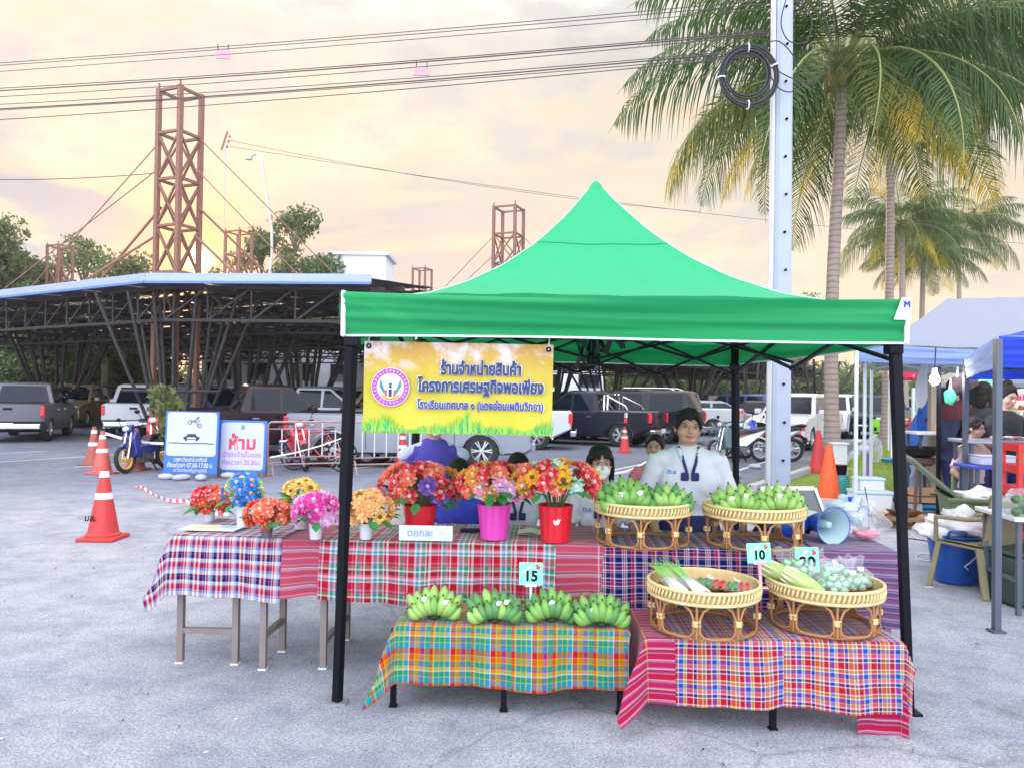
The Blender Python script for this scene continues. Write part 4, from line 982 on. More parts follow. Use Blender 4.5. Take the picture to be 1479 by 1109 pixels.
# pictogram: circle, motorbike over car
pc = MB(); pc.tube([(w*.27*math.cos(a), -.021, h*.68+w*.27*math.sin(a)) for a in [2*PI*i/40 for i in range(40)]], .0025, 5, closed=True); pc.build('pictogram_ring', mat('pale_grey_print', (.6, .64, .75)), t)
cx, cz = 0, h*.55; u = w*.1
pc = MB(); pc.prism([(-1.5, 0), (-1.5, .5), (-1.0, .6), (-.75, 1.05), (.75, 1.05), (1.0, .6), (1.5, .5), (1.5, 0), (1.2, 0), (1.2, -.25), (.8, -.25), (.8, 0), (-.8, 0), (-.8, -.25), (-1.2, -.25), (-1.2, 0)], -.021, -.018, T(cx, cz) @ Matrix.Diagonal((u, 1, u, 1))); pc.build('car_pictogram', SN, t)
pc = MB(); pc.prism([(-.9, .12), (.9, .12), (.7, .45), (-.7, .45)], -.0235, -.0225, T(cx, cz) @ Matrix.Diagonal((u, 1, u, 1))); pc.build('car_window_print', SW, t)
pc = MB(); M_ = T(u*.5, h*.80) @ Matrix.Rotation(R(18), 4, 'Y')
for s in (-1, 1): pc.tube([M_ @ Vector((s*u*.95+u*.36*math.cos(a), -.021, u*.36*math.sin(a))) for a in [2*PI*i/20 for i in range(20)]], .006, 4, closed=True)
for a, b, w_ in (((-.9, 0), (-.2, .45), .22), ((-.2, .45), (.9, 0), .2), ((-.8, .5), (.4, .55), .2), ((.4, .5), (.75, .9), .1), ((-.3, .5), (.1, 1.2), .3), ((.1, 1.15), (.6, .8), .14)): pc.bar(M_ @ Vector((a[0]*u, -.021, a[1]*u)), M_ @ Vector((b[0]*u, -.021, b[1]*u)), w_*u, .004)
pc.ell(M_ @ Vector((.2*u, -.021, 1.35*u)), (.2*u, .004, .2*u)); pc.build('motorbike_pictogram', SN, t)
pc = MB(); pc.tube([(-w*.42+w*.84*i/12, -.021, h*.49+.004*math.sin(i*.9)) for i in range(13)], .008, 5); pc.build('underline', SN, t)
t, w, h = signboard(314, 383, 607, 681, 689, 'smaller blue framed notice board with big red Thai lettering', 0.5)
MB().prism(rrect(w*.90, h*.92, w*.07), -.02, -.017, T(0, h*.5)).build('white_panel', SW, t)
lettering('lettering', 'ห้าม', h*.34, SR, t, (0, -.020, h*.55), FX, bold=.035, width=w*.56)
lettering('lettering', 'นำรถเข้าเก็บของ', h*.13, SV, t, (0, -.020, h*.33), FX, bold=.02, width=w*.80)
lettering('lettering', 'ก่อนเวลา 20.30น.', h*.13, SV, t, (0, -.020, h*.18), FX, bold=.02, width=w*.80)
em = MB(); em.lathe([(0, 0), (.05*1.0, 0), (.05, .004), (0, .004)], 24, Matrix.Translation((0, -.017, h*.87)) @ Matrix.Rotation(R(90), 4, 'X') @ Matrix.Diagonal((.8*w/.9, 1*w/.9, 1, 1))); em.build('emblem', mat('emblem_blue', (.05, .3, .6)), t)
em = MB(); em.tube([(.026*math.cos(a), -.024, h*.87+.032*math.sin(a)) for a in [2*PI*i/20 for i in range(20)]], .003, 4, closed=True); em.bar((-.012, -.024, h*.85), (0, -.024, h*.895), .006, .003); em.bar((.012, -.024, h*.85), (0, -.024, h*.895), .006, .003); em.build('emblem_print', SW, t)
# rusty crowd barrier
def barrier(x0, x1, yt, yb, ybase, label):
    a, b = G(x0, ybase), G(x1, ybase-4); Y = (a.y+b.y)/2; t = thing('crowd_barrier', label, 'barrier', ((a.x+b.x)/2, Y, 0), math.atan2(b.y-a.y, b.x-a.x))
    L2 = (b-a).length/2; zt = P(x0, yt, Y).z; zb = P(x0, yb, Y).z
    pr = mat('barrier_paint', (.42, .24, .24), .6, var=.4, scale=12)
    MB().tube([(-L2, 0, 0), (-L2, 0, zt-.05), (-L2+.05, 0, zt), (L2-.05, 0, zt), (L2, 0, zt-.05), (L2, 0, 0)], .02, 8).build('frame', pr, t, smooth=60)
    MB().bar((-L2, 0, zb), (L2, 0, zb), .025).bar((-L2, 0, zb+.13), (L2, 0, zb+.13), .02).bar((-L2, 0, zt-.13), (L2, 0, zt-.13), .02).build('rail', pr, t)
    n = int(2*L2/.22)
    for i in range(1, n): MB().bar((-L2+2*L2*i/n, 0, zb+.13), (-L2+2*L2*i/n, 0, zt-.13 if i % 2 else zt), .02).build('upright', mat('barrier_white', (.62, .60, .64), .5, var=.2), t)
    for s in (-1, 1): MB().bar((s*L2*.9, -.25, 0), (s*L2*.9, .25, 0), .03).bar((s*L2*.9, -.2, .0), (s*L2*.9, 0, .25), .02).build('foot', pr, t)
    return t
barrier(386, 502, 608, 668, 686, 'rusty pink crowd barrier right of the notice boards')
barrier(505, 640, 608, 668, 684, 'crowd barrier behind the front canopy leg and the black motorbike')
# red and white barrier tape
TPR, TPW = mat('tape_red', (.75, .10, .13), .5), mat('tape_white', (.82, .84, .88), .5)
def tape(pts, label, w=.05, step=.16, colors=(0, 1), name='barrier_tape', rope=False):
    mb = MB(); n = len(pts); dense = []
    for a, b, c_ in pts: pass
    P3 = [Vector(p_) for p_ in pts]; k_ = 0
    for a, b in zip(P3[:-1], P3[1:]):
        m_ = max(1, int((b-a).length/step)); sag = .03*(b-a).length
        pr_ = None
        for i in range(m_+1):
            s = i/m_; p_ = a.lerp(b, s)-Vector((0, 0, sag*4*s*(1-s)))
            if pr_ is not None:
                mb.mi = colors[k_ % 2]; k_ += 1
                if rope: mb.tube([pr_, p_], .012, 6)
                else:
                    tw = .4*math.sin(k_*.7); z = Vector((0, w*.5*math.sin(tw), w*.5*math.cos(tw))); mb.add([pr_-z, p_-z, p_+z, pr_+z, pr_-z+Vector((0, .002, 0)), p_-z+Vector((0, .002, 0)), p_+z+Vector((0, .002, 0)), pr_+z+Vector((0, .002, 0))], [(0, 1, 2, 3), (7, 6, 5, 4)])
            pr_ = p_
    return tag(mb.build(name, [TPR, TPW]), label, 'tape' if not rope else 'rope')
def at(px, py, Y): return P(px, py, Y)
Yc = G(149, 778).y
tape([at(-30, 697, 14.0), at(100, 688, 14.2), at(152, 686, 14.5)], 'red white tape lying low behind the big cone at the left')
tape([at(155, 686, 14.5), at(205, 702, 12.2), at(268, 722, 10.2), at(330, 742, 9)], 'red white tape running from the cone towards the flower table', colors=(0, 1))
tape([at(147, 624, 15.4), at(200, 636, 15.2), at(236, 640, 15)], 'white tape tied from the taped cone to the blue notice board', colors=(1, 1), step=.3)
tape([at(390, 660, 13.7), at(500, 630, 13.5)], 'white cord slanting across the crowd barrier', colors=(1, 1), step=.4, w=.02)
tape([at(820, 694, 8.0), at(886, 684, 8.6), at(935, 666, 9.4), at(1000, 655, 10)], 'white rope strung behind the masked girl', colors=(1, 1), rope=True, step=.25, name='rope')
# ================================================================ people
SKIN = {'a': mat('skin_light', (.52, .32, .235), .55, var=.08, scale=12), 'b': mat('skin_tan', (.44, .26, .18), .55, var=.08, scale=12)}
HAIR = mat('black_hair', (.018, .014, .014), .5, var=.4, scale=40, bump=.5, bscale=80, spec=.15)
EYEW = mat('eye_white', (.6, .57, .55), .3); IRIS = mat('eye_dark', (.015, .008, .006), .15); LIP = mat('lips', (.36, .13, .11), .5)
SHW = mat('school_shirt_white', (.60, .61, .70), .85, var=.03, bump=.6, bscale=9); NAVY = mat('navy_cloth', (.015, .02, .12), .8)
def person(label, px, Y, ztop, H=1.6, rz=0, seated=False, g=1.0, skin='a', voxel=.008, shirt=None, shirt_name='shirt', pants=NAVY, arms=None, hair='short', mask=False, tie=False, tilt=(0, 0, 0), sleeve=.8, noise=.0025, apron=None, glasses=False, collar=True, skirt=False, xoff=None):
    xx = X(px, Y) if xoff is None else xoff
    t = thing('person', label, 'person', (xx, Y, 0), rz, None)
    k = H/1.6; drop = H-ztop if not seated else 0
    hz = .84*k; sz = (1.29+.05*(g-1))*k; dz = 0
    if seated: dz = ztop-H
    hip = Vector((0, 0, hz+dz)); sh = Vector((0, .0, sz+dz)); hc = Vector((0, -.02, H-.118*k+dz))
    sk = SKIN[skin]; sw = .165*k*(1+(g-1)*.55)
    arms = arms or [((-.30, -.02, -.27), (-.24, -.22, -.42)), ((.30, -.02, -.27), (.24, -.22, -.42))]
    b = MB(); hs = 1+.38*(g-1)
    HM = Euler(tilt).to_matrix().to_4x4()
    def hp(x, y, z): return hc+(HM @ Vector((x*k*hs, y*k, z*k)))
    def he_(c, r): b.ell(hp(*c), tuple(a*k*(hs if i == 0 else 1) for i, a in enumerate(r)), HM, 16, 12)
    he_((0, .012, .028), (.074, .088, .088)); he_((0, -.028, -.025), (.062+.016*(g-1), .058, .072)); he_((0, -.055, -.072), (.034+.035*(g-1), .028, .024)); he_((0, -.030, -.080), (.048+.02*(g-1), .040+.02*(g-1), .026))
    for s in (-1, 1):
        he_((s*.036, -.052, -.022), (.03+.012*(g-1), .03, .03)); he_((s*.075, .01, -.005), (.010, .018, .030))
    he_((0, -.070, .036), (.050, .020, .016)); he_((0, -.094, -.004), (.0095, .013, .022)); he_((0, -.101, -.018), (.0135, .012, .009)); he_((s*.0, -.085, -.045), (.022, .011, .006)); he_((0, -.083, -.054), (.018, .011, .006))
    b.cap(sh+Vector((0, .012, -.03)), hp(0, .005, -.06), (.062+.015*(g-1))*k, (.052+.02*(g-1))*k)
    # trunk
    def trunk(m, e):
        m.ell(sh+Vector((0, .0, -.10*k)), ((.165+.05*(g-1))*k+e, (.105+.05*(g-1))*k+e, .16*k+e), None, 18, 12)
        for s in (-1, 1): m.ell(sh+Vector((s*.135*k*(1+(g-1)*.5), 0, -.045*k)), (.060*k*(1+(g-1)*.5)+e, .062*k*(1+(g-1)*.6)+e, .056*k+e)); m.ell(sh+Vector((s*.062*k*g, -.055*k*g, -.19*k)), (.075*k*g+e, .045*k*g+e, .075*k*g+e))
        m.ell(sh.lerp(hip, .55), ((.135*g)*k+e, (.098*g)*k+e, .22*k+e), None, 18, 12); m.ell(hip+Vector((0, .01, 0)), (.155*g*k+e, .115*g*k+e, .13*k+e), None, 18, 12)
    trunk(b, 0)
    hands = []
    A = []
    for s, (eo, ho) in zip((-1, 1), arms):
        s0 = sh+Vector((s*sw, 0, -.045*k)); el = sh+Vector(eo)*k; ha = sh+Vector(ho)*k; A.append((s0, el, ha))
        ga = 1+(g-1)*.8
        b.cap(s0, el, .048*k*ga, .038*k*ga); b.cap(el, ha, .037*k*ga, .024*k*ga)
        d = (ha-el).normalized(); M = d.to_track_quat('Z', 'Y').to_matrix().to_4x4(); b.ell(ha+d*.045*k, (.038*k, .018*k, .05*k), M)
        xa = M.to_3x3() @ Vector((1, 0, 0)); ya = M.to_3x3() @ Vector((0, 1, 0))
        for i, (o, ln_) in enumerate(((-.028, .062), (-.010, .075), (.009, .07), (.027, .055))):
            r0 = ha+d*.085*k+xa*o*k; r1 = r0+d*ln_*.5*k-Vector((0, 0, .008)); r2 = r1+(d*.7+Vector((0, 0, -.5))).normalized()*ln_*.5*k
            b.cap(r0, r1, .0088*k, .0082*k, 1, 8); b.cap(r1, r2, .0082*k, .007*k, 1, 8)
        th = -s*1.0; r0 = ha+d*.02*k+xa*th*.03*k; r1 = r0+(d*.6+xa*th*.8).normalized()*.035*k; b.cap(r0, r1, .012*k, .0105*k, 1, 8); b.cap(r1, r1+(d*.9+xa*th*.2).normalized()*.03*k, .0105*k, .0085*k, 1, 8)
    # legs
    LG = []
    for s in (-1, 1):
        h0 = hip+Vector((s*.085*k, 0, -.04*k))
        if seated: kn = Vector((s*.12, -.40*k, hip.z+.02)); an = Vector((s*.12, -.38*k, .09))
        else: kn = Vector((s*.095*k, -.015, .46*k)); an = Vector((s*.09*k, .0, .09))
        LG.append((h0, kn, an)); b.cap(h0, kn, .085*k*g, .056*k*g); b.cap(kn, an, .055*k*g, .036*k*g); b.cap(an, an+Vector((0, -.13, -.045)), .04, .03)
    inst('body', blob(b, sk, voxel, 3), t)
    # clothes
    if shirt:
        m_ = MB(); e = .014
        trunk(m_, e)
        for (s0, el, ha) in A:
            end = s0.lerp(el, sleeve) if sleeve <= 1 else el.lerp(ha, sleeve-1); ga = 1+(g-1)*.8
            d = (el-s0); ln_ = d.length*min(1, sleeve); q_ = d.to_track_quat('Z', 'Y').to_matrix().to_4x4()
            m_.lathe([(0, -.03), (.056*k*ga, -.02), (.059*k*ga, .02), (.055*k*ga, ln_*.5), (.060*k*ga, ln_), (0, ln_)], 14, Matrix.Translation(s0) @ q_)
            if sleeve > 1: m_.cap(el, end, .052*k*ga, .042*k*ga)
        if collar:
            for s in (-1, 1): m_.cap(sh+Vector((s*.05*k, -.03, .03*k)), sh+Vector((s*.085*k, -.085*k*g, -.08*k)), .026*k, .018*k, .6, 8)
            m_.cap(sh+Vector((-.055*k, .045, .03)), sh+Vector((.055*k, .045, .03)), .028*k, .028*k)
        shirt_me = blob(m_, shirt, max(voxel, .008), 18 if g > 1.2 else 9, shirt_name, noise); inst(shirt_name, shirt_me, t)
    m_ = MB()
    if skirt: m_.lathe([(0, .06), (.14*g*k, .06), (.165*g*k, -.02), (.24*g*k, -.42), (0, -.42)], 20, Matrix.Translation(hip) @ Matrix.Diagonal((1, .8, 1, 1)))
    else:
        m_.ell(hip+Vector((0, .01, -.02)), (.168*g*k, .128*g*k, .13*k), None, 16, 10)
        for (h0, kn, an) in LG: m_.cap(h0, kn, .1*k*g, .075*k*g); m_.cap(kn, an, .072*k*g, .058*k)
    inst('skirt' if skirt else 'trousers', blob(m_, pants, .012, 2, 'trousers'), t)
    for (h0, kn, an) in LG: MB().ell(an+Vector((0, -.055, -.05)), (.045, .125, .04), None, 12, 8).build('shoe', BLACK, t, smooth=180)
    # face pieces
    for s in (-1, 1):
        if abs(tilt[2]) > 1.2: break
        o = MB().ell(hp(s*.031, -.079, .012), (.0135*k, .0070*k, .0050*k), HM, 12, 8).build('eye', EYEW, t, smooth=180)
        MB().ell(hp(s*.031, -.0845, .0115), (.0058*k, .0030*k, .0052*k), HM, 10, 8).build('iris', IRIS, o, smooth=180)
        MB().tube([hp(s*.047, -.075, .014), hp(s*.038, -.0855, .0195), (hp(s*.028, -.087, .020)), hp(s*.017, -.083, .013)], [.0008, .0016, .0016, .0008], 5).build('eyelid', HAIR, o, smooth=180)
        MB().tube([hp(s*.052, -.073, .034), hp(s*.038, -.088, .0405), hp(s*.018, -.092, .035)], [.001, .0026, .0018], 5).build('eyebrow', HAIR, t, smooth=180)
        if not mask: MB().ell(hp(s*.006, -.109, -.023), (.0035*k, .003*k, .002*k), HM, 8, 6).build('nostril', mat('nostril', (.08, .03, .02)), t)
    if mask:
        mm = MB(); mm.ell(hp(0, -.060, -.042), (.060*k*hs, .047*k, .050*k), HM, 18, 12); mm.ell(hp(0, -.088, -.028), (.020*k, .020*k, .036*k), HM); mm.ell(hp(0, -.085, -.075), (.03*k, .025*k, .02*k), HM)
        inst('face_mask', blob(mm, mat('face_mask_cloth', (.78, .84, .84), .8, var=.04), .005, 4), t)
        for s in (-1, 1): MB().tube([hp(s*.058, -.06, -.025), hp(s*.076, -.02, -.012), hp(s*.083, .012, .01)], .0022, 5).build('ear_loop', WHITE, t); 
    else:
        MB().tube([hp(-.026, -.083, -.046), hp(-.012, -.0945, -.0445), hp(0, -.096, -.0465), hp(.012, -.0945, -.0445), hp(.026, -.083, -.046)], [.001, .0045, .0042, .0045, .001], 6).ell(hp(0, -.090, -.0535), (.016*k, .007*k, .0058*k), HM, 10, 6).build('lips', LIP, t, smooth=180)
    # hair
    m_ = MB()
    def hh(c, r): m_.ell(hp(*c), tuple(a*k*(hs if i == 0 else 1) for i, a in enumerate(r)), HM, 14, 10)
    hh((0, .028, .048), (.086, .094, .088)); hh((0, .05, -.0), (.078, .068, .085))
    for s in (-1, 1): hh((s*.068, .01, .032), (.018, .05, .05)); m_.cap(hp(s*.012, -.062, .100), hp(s*.070, -.040, .042), .016*k, .014*k)
    if hair == 'bob':
        for s in (-1, 1):
            m_.cap(hp(s*.074, -.012, .03), hp(s*.084, -.015, -.105), .020*k, .013*k); m_.cap(hp(s*.074, .03, .03), hp(s*.082, .03, -.12), .026*k, .02*k)
            for i in range(4): m_.cap(hp(s*(.008+.014*i), -.070+.004*i, .096), hp(s*(.018+.017*i), -.090+.008*i, .040-.004*i), .009*k, .004*k, 1, 6)
        hh((0, .06, -.06), (.07, .045, .07))
    elif hair == 'long':
        hh((0, .06, -.06), (.075, .05, .12)); [m_.cap(hp(s*.075, .02, .03), hp(s*.085, .01, -.16), .022*k, .02*k) for s in (-1, 1)]
    elif hair == 'bun': hh((0, .03, .14), (.045, .045, .04)); hh((0, .0, .09), (.07, .07, .05))
    elif hair == 'messy':
        q_ = random.Random(int(px))
        hh((0, .0, .088), (.070, .066, .045))
        for i in range(26):
            a = q_.uniform(0, 2*PI); e_ = q_.uniform(.2, 1.3); c = (math.cos(a)*.078*math.cos(e_), .02+math.sin(a)*.08*math.cos(e_), .05+.08*math.sin(e_))
            m_.cap(hp(*c), hp(c[0]*1.15, c[1]*1.12-.004, c[2]+q_.uniform(-.01, .016)), .018*k, .006*k, 1, 7)
        for s in (-1, 1): m_.cap(hp(s*.045, -.068, .085), hp(s*.072, -.045, -.005), .010*k, .005*k, 1, 6)
    inst('hair', blob(m_, HAIR, .0055, 1, 'hair', .0016), t)
    if hair == 'messy':
        for i in range(3): MB().tube([hp(.02, -.075, .10), hp(.052+.006*i, -.088, .045), hp(.052+.008*i, -.075, -.03-.01*i)], .0012, 4).build('stray_hair', HAIR, t)
    if tie:
        from mathutils.bvhtree import BVHTree
        bv = BVHTree.FromPolygons([v.co for v in shirt_me.vertices], [p.vertices[:] for p in shirt_me.polygons])
        def on(x, z, d=.008):
            h = bv.ray_cast(Vector((x, -1, z)), Vector((0, 1, 0)))[0]
            return Vector((x, h.y-d, z)) if h else Vector((x, -.1, z))
        kz = on(0, sh.z-.145*k, .014)
        for s in (-1, 1):
            MB().tube([on(s*(.058-.044*i/8)*k*g**.5, sh.z+(.045-.175*i/8)*k, .006) for i in range(9)], [.010]+[.010]*7+[.008], 6).build('neckerchief', NAVY, t, smooth=180)
            c0 = on(s*.034*k, kz.z, .010); MB().box(c0, (.052*k, .016, .056*k)).build('bow_loop', NAVY, t, bevel=.009)
            MB().tube([on(s*(.064-.008*i)*k*g**.5, sh.z+(.05-.03*i)*k, .004) for i in range(4)]+[on(s*.028*k, sh.z-.06*k, .003)], [.012, .016, .014, .009, .004], 6).build('collar_edge', shirt, t, smooth=180)
        lettering('badge_print', 'ท.๑', .045*k, mat('badge_blue', (.03, .25, .6)), t, on(-.105*k*g**.4, sh.z-.115*k, .007), (R(86), 0, R(-14)), bold=.025)
    return t
ZT = lambda py, px, Y: P(px, py, Y).z
w1 = person('standing woman in a white school shirt with a navy neckerchief, hands behind the baskets', 994, 4.95, 0, H=ZT(593, 992, 4.95), g=1.36, skin='b', voxel=.0055, shirt=SHW, arms=[((-.275, .0, -.28), (-.23, -.18, -.50)), ((.275, .0, -.28), (.25, -.18, -.50))], hair='messy', tie=True, sleeve=.92, noise=.0016, skirt=True, rz=R(-6), tilt=(.06, .03, .06))
w2 = person('seated girl wearing a pale face mask, long black bob, white school shirt', 868, 5.1, ZT(644, 866, 5.1), H=1.52, seated=True, skin='a', voxel=.0055, shirt=SHW, hair='bob', mask=True, tie=True, tilt=(.12, 0, -.05), rz=R(4), skirt=True, arms=[((-.24, -.06, -.26), (-.17, -.30, -.30)), ((.24, -.06, -.26), (.10, -.30, -.30))])
w3 = person('child with pulled back hair and a pink top peering from behind the standing woman', 949, 5.9, ZT(628, 950, 5.9), H=1.35, seated=True, skin='b', shirt=mat('pink_top', (.75, .2, .25), .8), tilt=(0, .12, -.2), rz=R(-8), xoff=X(946, 5.9), arms=[((-.22, -.05, -.25), (-.15, -.25, -.35)), ((.22, -.05, -.25), (.1, -.28, -.35))])
PUR = mat('violet_shirt', (.08, .055, .40), .8, var=.08, bump=.2, bscale=30)
w4 = person('boy in a violet sports shirt with white shoulders, head behind the yellow banner', 628, 6.1, ZT(586, 628, 6.1), H=1.62, seated=True, skin='b', shirt=PUR, mask=True, tilt=(.25, 0, .1), rz=R(12), g=.92, xoff=X(628, 6.1))
m_ = MB()
for s in (-1, 1): m_.cap((s*.06, -.01, ZT(586, 628, 6.1)-.30), (s*.225, .0, ZT(586, 628, 6.1)-.385), .040, .062, .9)
inst('shoulder_panel', blob(m_, mat('pale_lilac_cloth', (.55, .55, .78), .8), .008, 2), w4)
w5 = person('kid in a deep blue shirt seen from behind between the red and magenta pots', 664, 5.15, ZT(664, 664, 5.15), H=1.4, seated=True, skin='b', shirt=mat('royal_blue_shirt', (.05, .06, .55), .8, var=.08, bump=.2, bscale=30), rz=R(170), tilt=(.1, 0, .1))
w6 = person('seated child in a white school shirt half hidden by the flowers of the magenta pot', 750, 5.25, ZT(656, 748, 5.25), H=1.42, seated=True, skin='a', shirt=SHW, tie=True, tilt=(.2, 0, 0), hair='short')
# stall people to the right
m1 = person('young man with spiky black hair in a pale pink shirt with red print, seated', 1405, 8.5, ZT(603, 1412, 8.5), H=1.62, seated=True, skin='b', shirt=mat('pale_pink_shirt', (.75, .5, .46), .8), hair='messy', rz=R(20), tilt=(.2, 0, .45), g=.95)
pr = MB()
for i in range(4): pr.tube([(-.075+.05*i+.018*math.cos(a), -.140, ZT(603, 1412, 8.5)-.47+.022*math.sin(a)) for a in [2*PI*j/12 for j in range(12)]], .006, 5, closed=True)
pr.bar((-.1, -.138, ZT(603, 1412, 8.5)-.51), (.1, -.138, ZT(603, 1412, 8.5)-.51), .014, .006); pr.build('shirt_print', mat('print_red', (.8, .04, .12)), m1)
m2 = person('woman in a black blouse with tied up hair preparing food under the blue canopy', 1452, 8.6, ZT(557, 1452, 8.6), H=ZT(557, 1452, 8.6), skin='a', shirt=mat('black_blouse', (.015, .015, .02), .8), hair='bun', rz=R(8), tilt=(.3, 0, .1), arms=[((-.25, -.05, -.27), (-.08, -.32, -.32)), ((.25, -.05, -.27), (.05, -.34, -.32))])
m3 = person('woman in dark clothes turned away with thick black hair beside the mint umbrella', 1420, 9.6, ZT(553, 1420, 9.6), H=ZT(553, 1420, 9.6), skin='a', shirt=mat('charcoal_jacket', (.02, .022, .03), .8), hair='long', rz=R(115), tilt=(.15, 0, .1), arms=[((-.25, -.05, -.27), (-.12, -.3, -.3)), ((.25, -.05, -.27), (.1, -.3, -.3))])
m4 = person('person in a dark apron top behind the glowing lamp, face turned away', 1378, 11.0, ZT(548, 1378, 11.0), H=ZT(548, 1378, 11.0), skin='b', shirt=mat('dark_red_top', (.12, .02, .03), .8), hair='short', rz=R(150), voxel=.01)
# ================================================================ green canopy tent
GT = bpy.data.materials.new('green_canopy_cloth')
def cloth_mat(name, c, tr=.45, rough=.7, bump=.3, bs=9):
    return mat(name, c, rough, 0, var=.07, scale=2.2, bump=bump, bscale=bs, trans=tr, sheen=.1)
bpy.data.materials.remove(GT)
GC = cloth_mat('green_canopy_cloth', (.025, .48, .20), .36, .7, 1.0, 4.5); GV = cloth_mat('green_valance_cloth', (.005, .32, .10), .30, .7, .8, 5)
PIP = mat('white_piping', (.75, .85, .9), .6); HPP = mat('hip_piping', (.40, .75, .62), .6)
fl, fr_ = G(487, 1015), G(1313, 1030)
YF = 3.88; YB = YF+2.85
XL, XR = X(503, YF, 490), X(1299, YF, 490)
cx_, cy_ = (XL+XR)/2, (YF+YB)/2; hx, hy = (XR-XL)/2, (YB-YF)/2
ZE = 2.085; ZV = 1.865
tent = thing('canopy_tent', 'big bright green pop up canopy over the flower and fruit stall', 'canopy tent', (0, 0, 0))
def hgt(r): return .985*max(r, 0)**2.1
def canz(a, b):     # a, b in -1..1
    r = 1-max(abs(a), abs(b)); d = min(abs(a), abs(b))/max(max(abs(a), abs(b)), 1e-3)
    sag = -.035*math.sin(PI*min(1, r*1.3))*(1-d**2)*(1 if r < .75 else .4)+.007*math.sin(d*22+math.sin(r*9)*1.5)*d*(1-r)+.006*math.sin(r*38+d*5)*max(0, .35-r)*3
    return ZE+hgt(r)+sag+.004*math.sin(a*23)*math.sin(b*19)
for nm, rot_ in (('front', 0), ('right', 1), ('back', 2), ('left', 3)):
    m_ = MB()
    def fn(u, v, rot_=rot_):
        t_ = 1-v*.985; a = (2*u-1)*t_; b = -t_
        for _ in range(rot_): a, b = -b, a
        return (cx_+a*hx, cy_+b*hy, canz(a, b))
    m_.grid(fn, 34, 34); m_.build('canopy_panel', GC, tent, smooth=180)
m_ = MB(); m_.lathe([(0, .035), (.012, .032), (.03, .016), (.045, -.01), (.06, -.05)], 16, Matrix.Translation((cx_, cy_, ZE+.945))); m_.build('peak_cap', GC, tent, smooth=180)
# hip seams with white piping, cap seam ring
for sa, sb in ((-1, -1), (1, -1), (1, 1), (-1, 1)):
    MB().tube([(cx_+sa*t_*hx, cy_+sb*t_*hy, canz(sa*t_, sb*t_)+.003) for t_ in [1-i/30*.95 for i in range(31)]], .0045, 5).build('hip_piping', HPP, tent, smooth=180)
ring = [(-.30+.6*i/14, -.30) for i in range(15)]+[(.30, -.30+.6*i/14) for i in range(15)]+[(.30-.6*i/14, .30) for i in range(15)]+[(-.30, .30-.6*i/14) for i in range(15)]
MB().tube([(cx_+a*hx, cy_+b*hy, canz(a, b)+.004) for a, b in ring], .004, 4, closed=True).build('cap_seam', mat('green_seam', (.01, .3, .12)), tent)
# valance: four hanging skirts with slack folds
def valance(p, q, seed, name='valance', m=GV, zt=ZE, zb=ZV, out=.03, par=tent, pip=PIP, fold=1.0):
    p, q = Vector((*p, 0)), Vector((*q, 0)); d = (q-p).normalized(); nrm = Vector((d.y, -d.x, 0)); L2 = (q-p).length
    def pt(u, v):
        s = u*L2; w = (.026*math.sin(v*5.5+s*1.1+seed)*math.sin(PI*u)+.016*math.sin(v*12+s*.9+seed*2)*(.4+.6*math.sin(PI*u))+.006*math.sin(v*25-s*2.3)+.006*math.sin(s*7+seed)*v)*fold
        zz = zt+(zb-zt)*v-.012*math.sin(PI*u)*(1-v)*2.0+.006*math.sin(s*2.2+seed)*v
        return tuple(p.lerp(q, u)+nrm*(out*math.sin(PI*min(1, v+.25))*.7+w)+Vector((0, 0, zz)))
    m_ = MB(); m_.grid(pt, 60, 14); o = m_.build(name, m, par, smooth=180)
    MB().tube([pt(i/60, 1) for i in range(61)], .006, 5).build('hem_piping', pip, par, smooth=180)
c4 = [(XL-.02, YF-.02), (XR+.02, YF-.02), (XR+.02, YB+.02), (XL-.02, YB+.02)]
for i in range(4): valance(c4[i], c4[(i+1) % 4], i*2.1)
# white corner strips and the torn corner patch
for i, c in enumerate(c4):
    MB().box((c[0], c[1]-.012 if i < 2 else c[1]+.012, (ZE+ZV)/2), (.022, .022, ZE-ZV+.01)).build('corner_strip', PIP, tent, bevel=.006)
m_ = MB(); c = c4[1]; zz = ZE
m_.add([(c[0]-.075, c[1]-.032, zz-.105), (c[0]+.012, c[1]-.032, zz-.105), (c[0]+.012, c[1]-.030, zz+.004), (c[0]-.035, c[1]-.030, zz+.004), (c[0]-.075, c[1]-.035, zz-.105), (c[0]+.012, c[1]-.035, zz-.105), (c[0]+.012, c[1]-.033, zz+.004), (c[0]-.035, c[1]-.033, zz+.004)], [(0, 3, 2, 1), (4, 5, 6, 7), (0, 1, 5, 4), (3, 0, 4, 7), (1, 2, 6, 5), (2, 3, 7, 6)]); m_.build('corner_patch', PIP, tent)
lettering('lettering', 'M', .045, mat('print_blue', (.02, .06, .6)), tent, (c[0]-.012, c[1]-.040, zz-.03), (R(90), 0, 0), bold=.05)
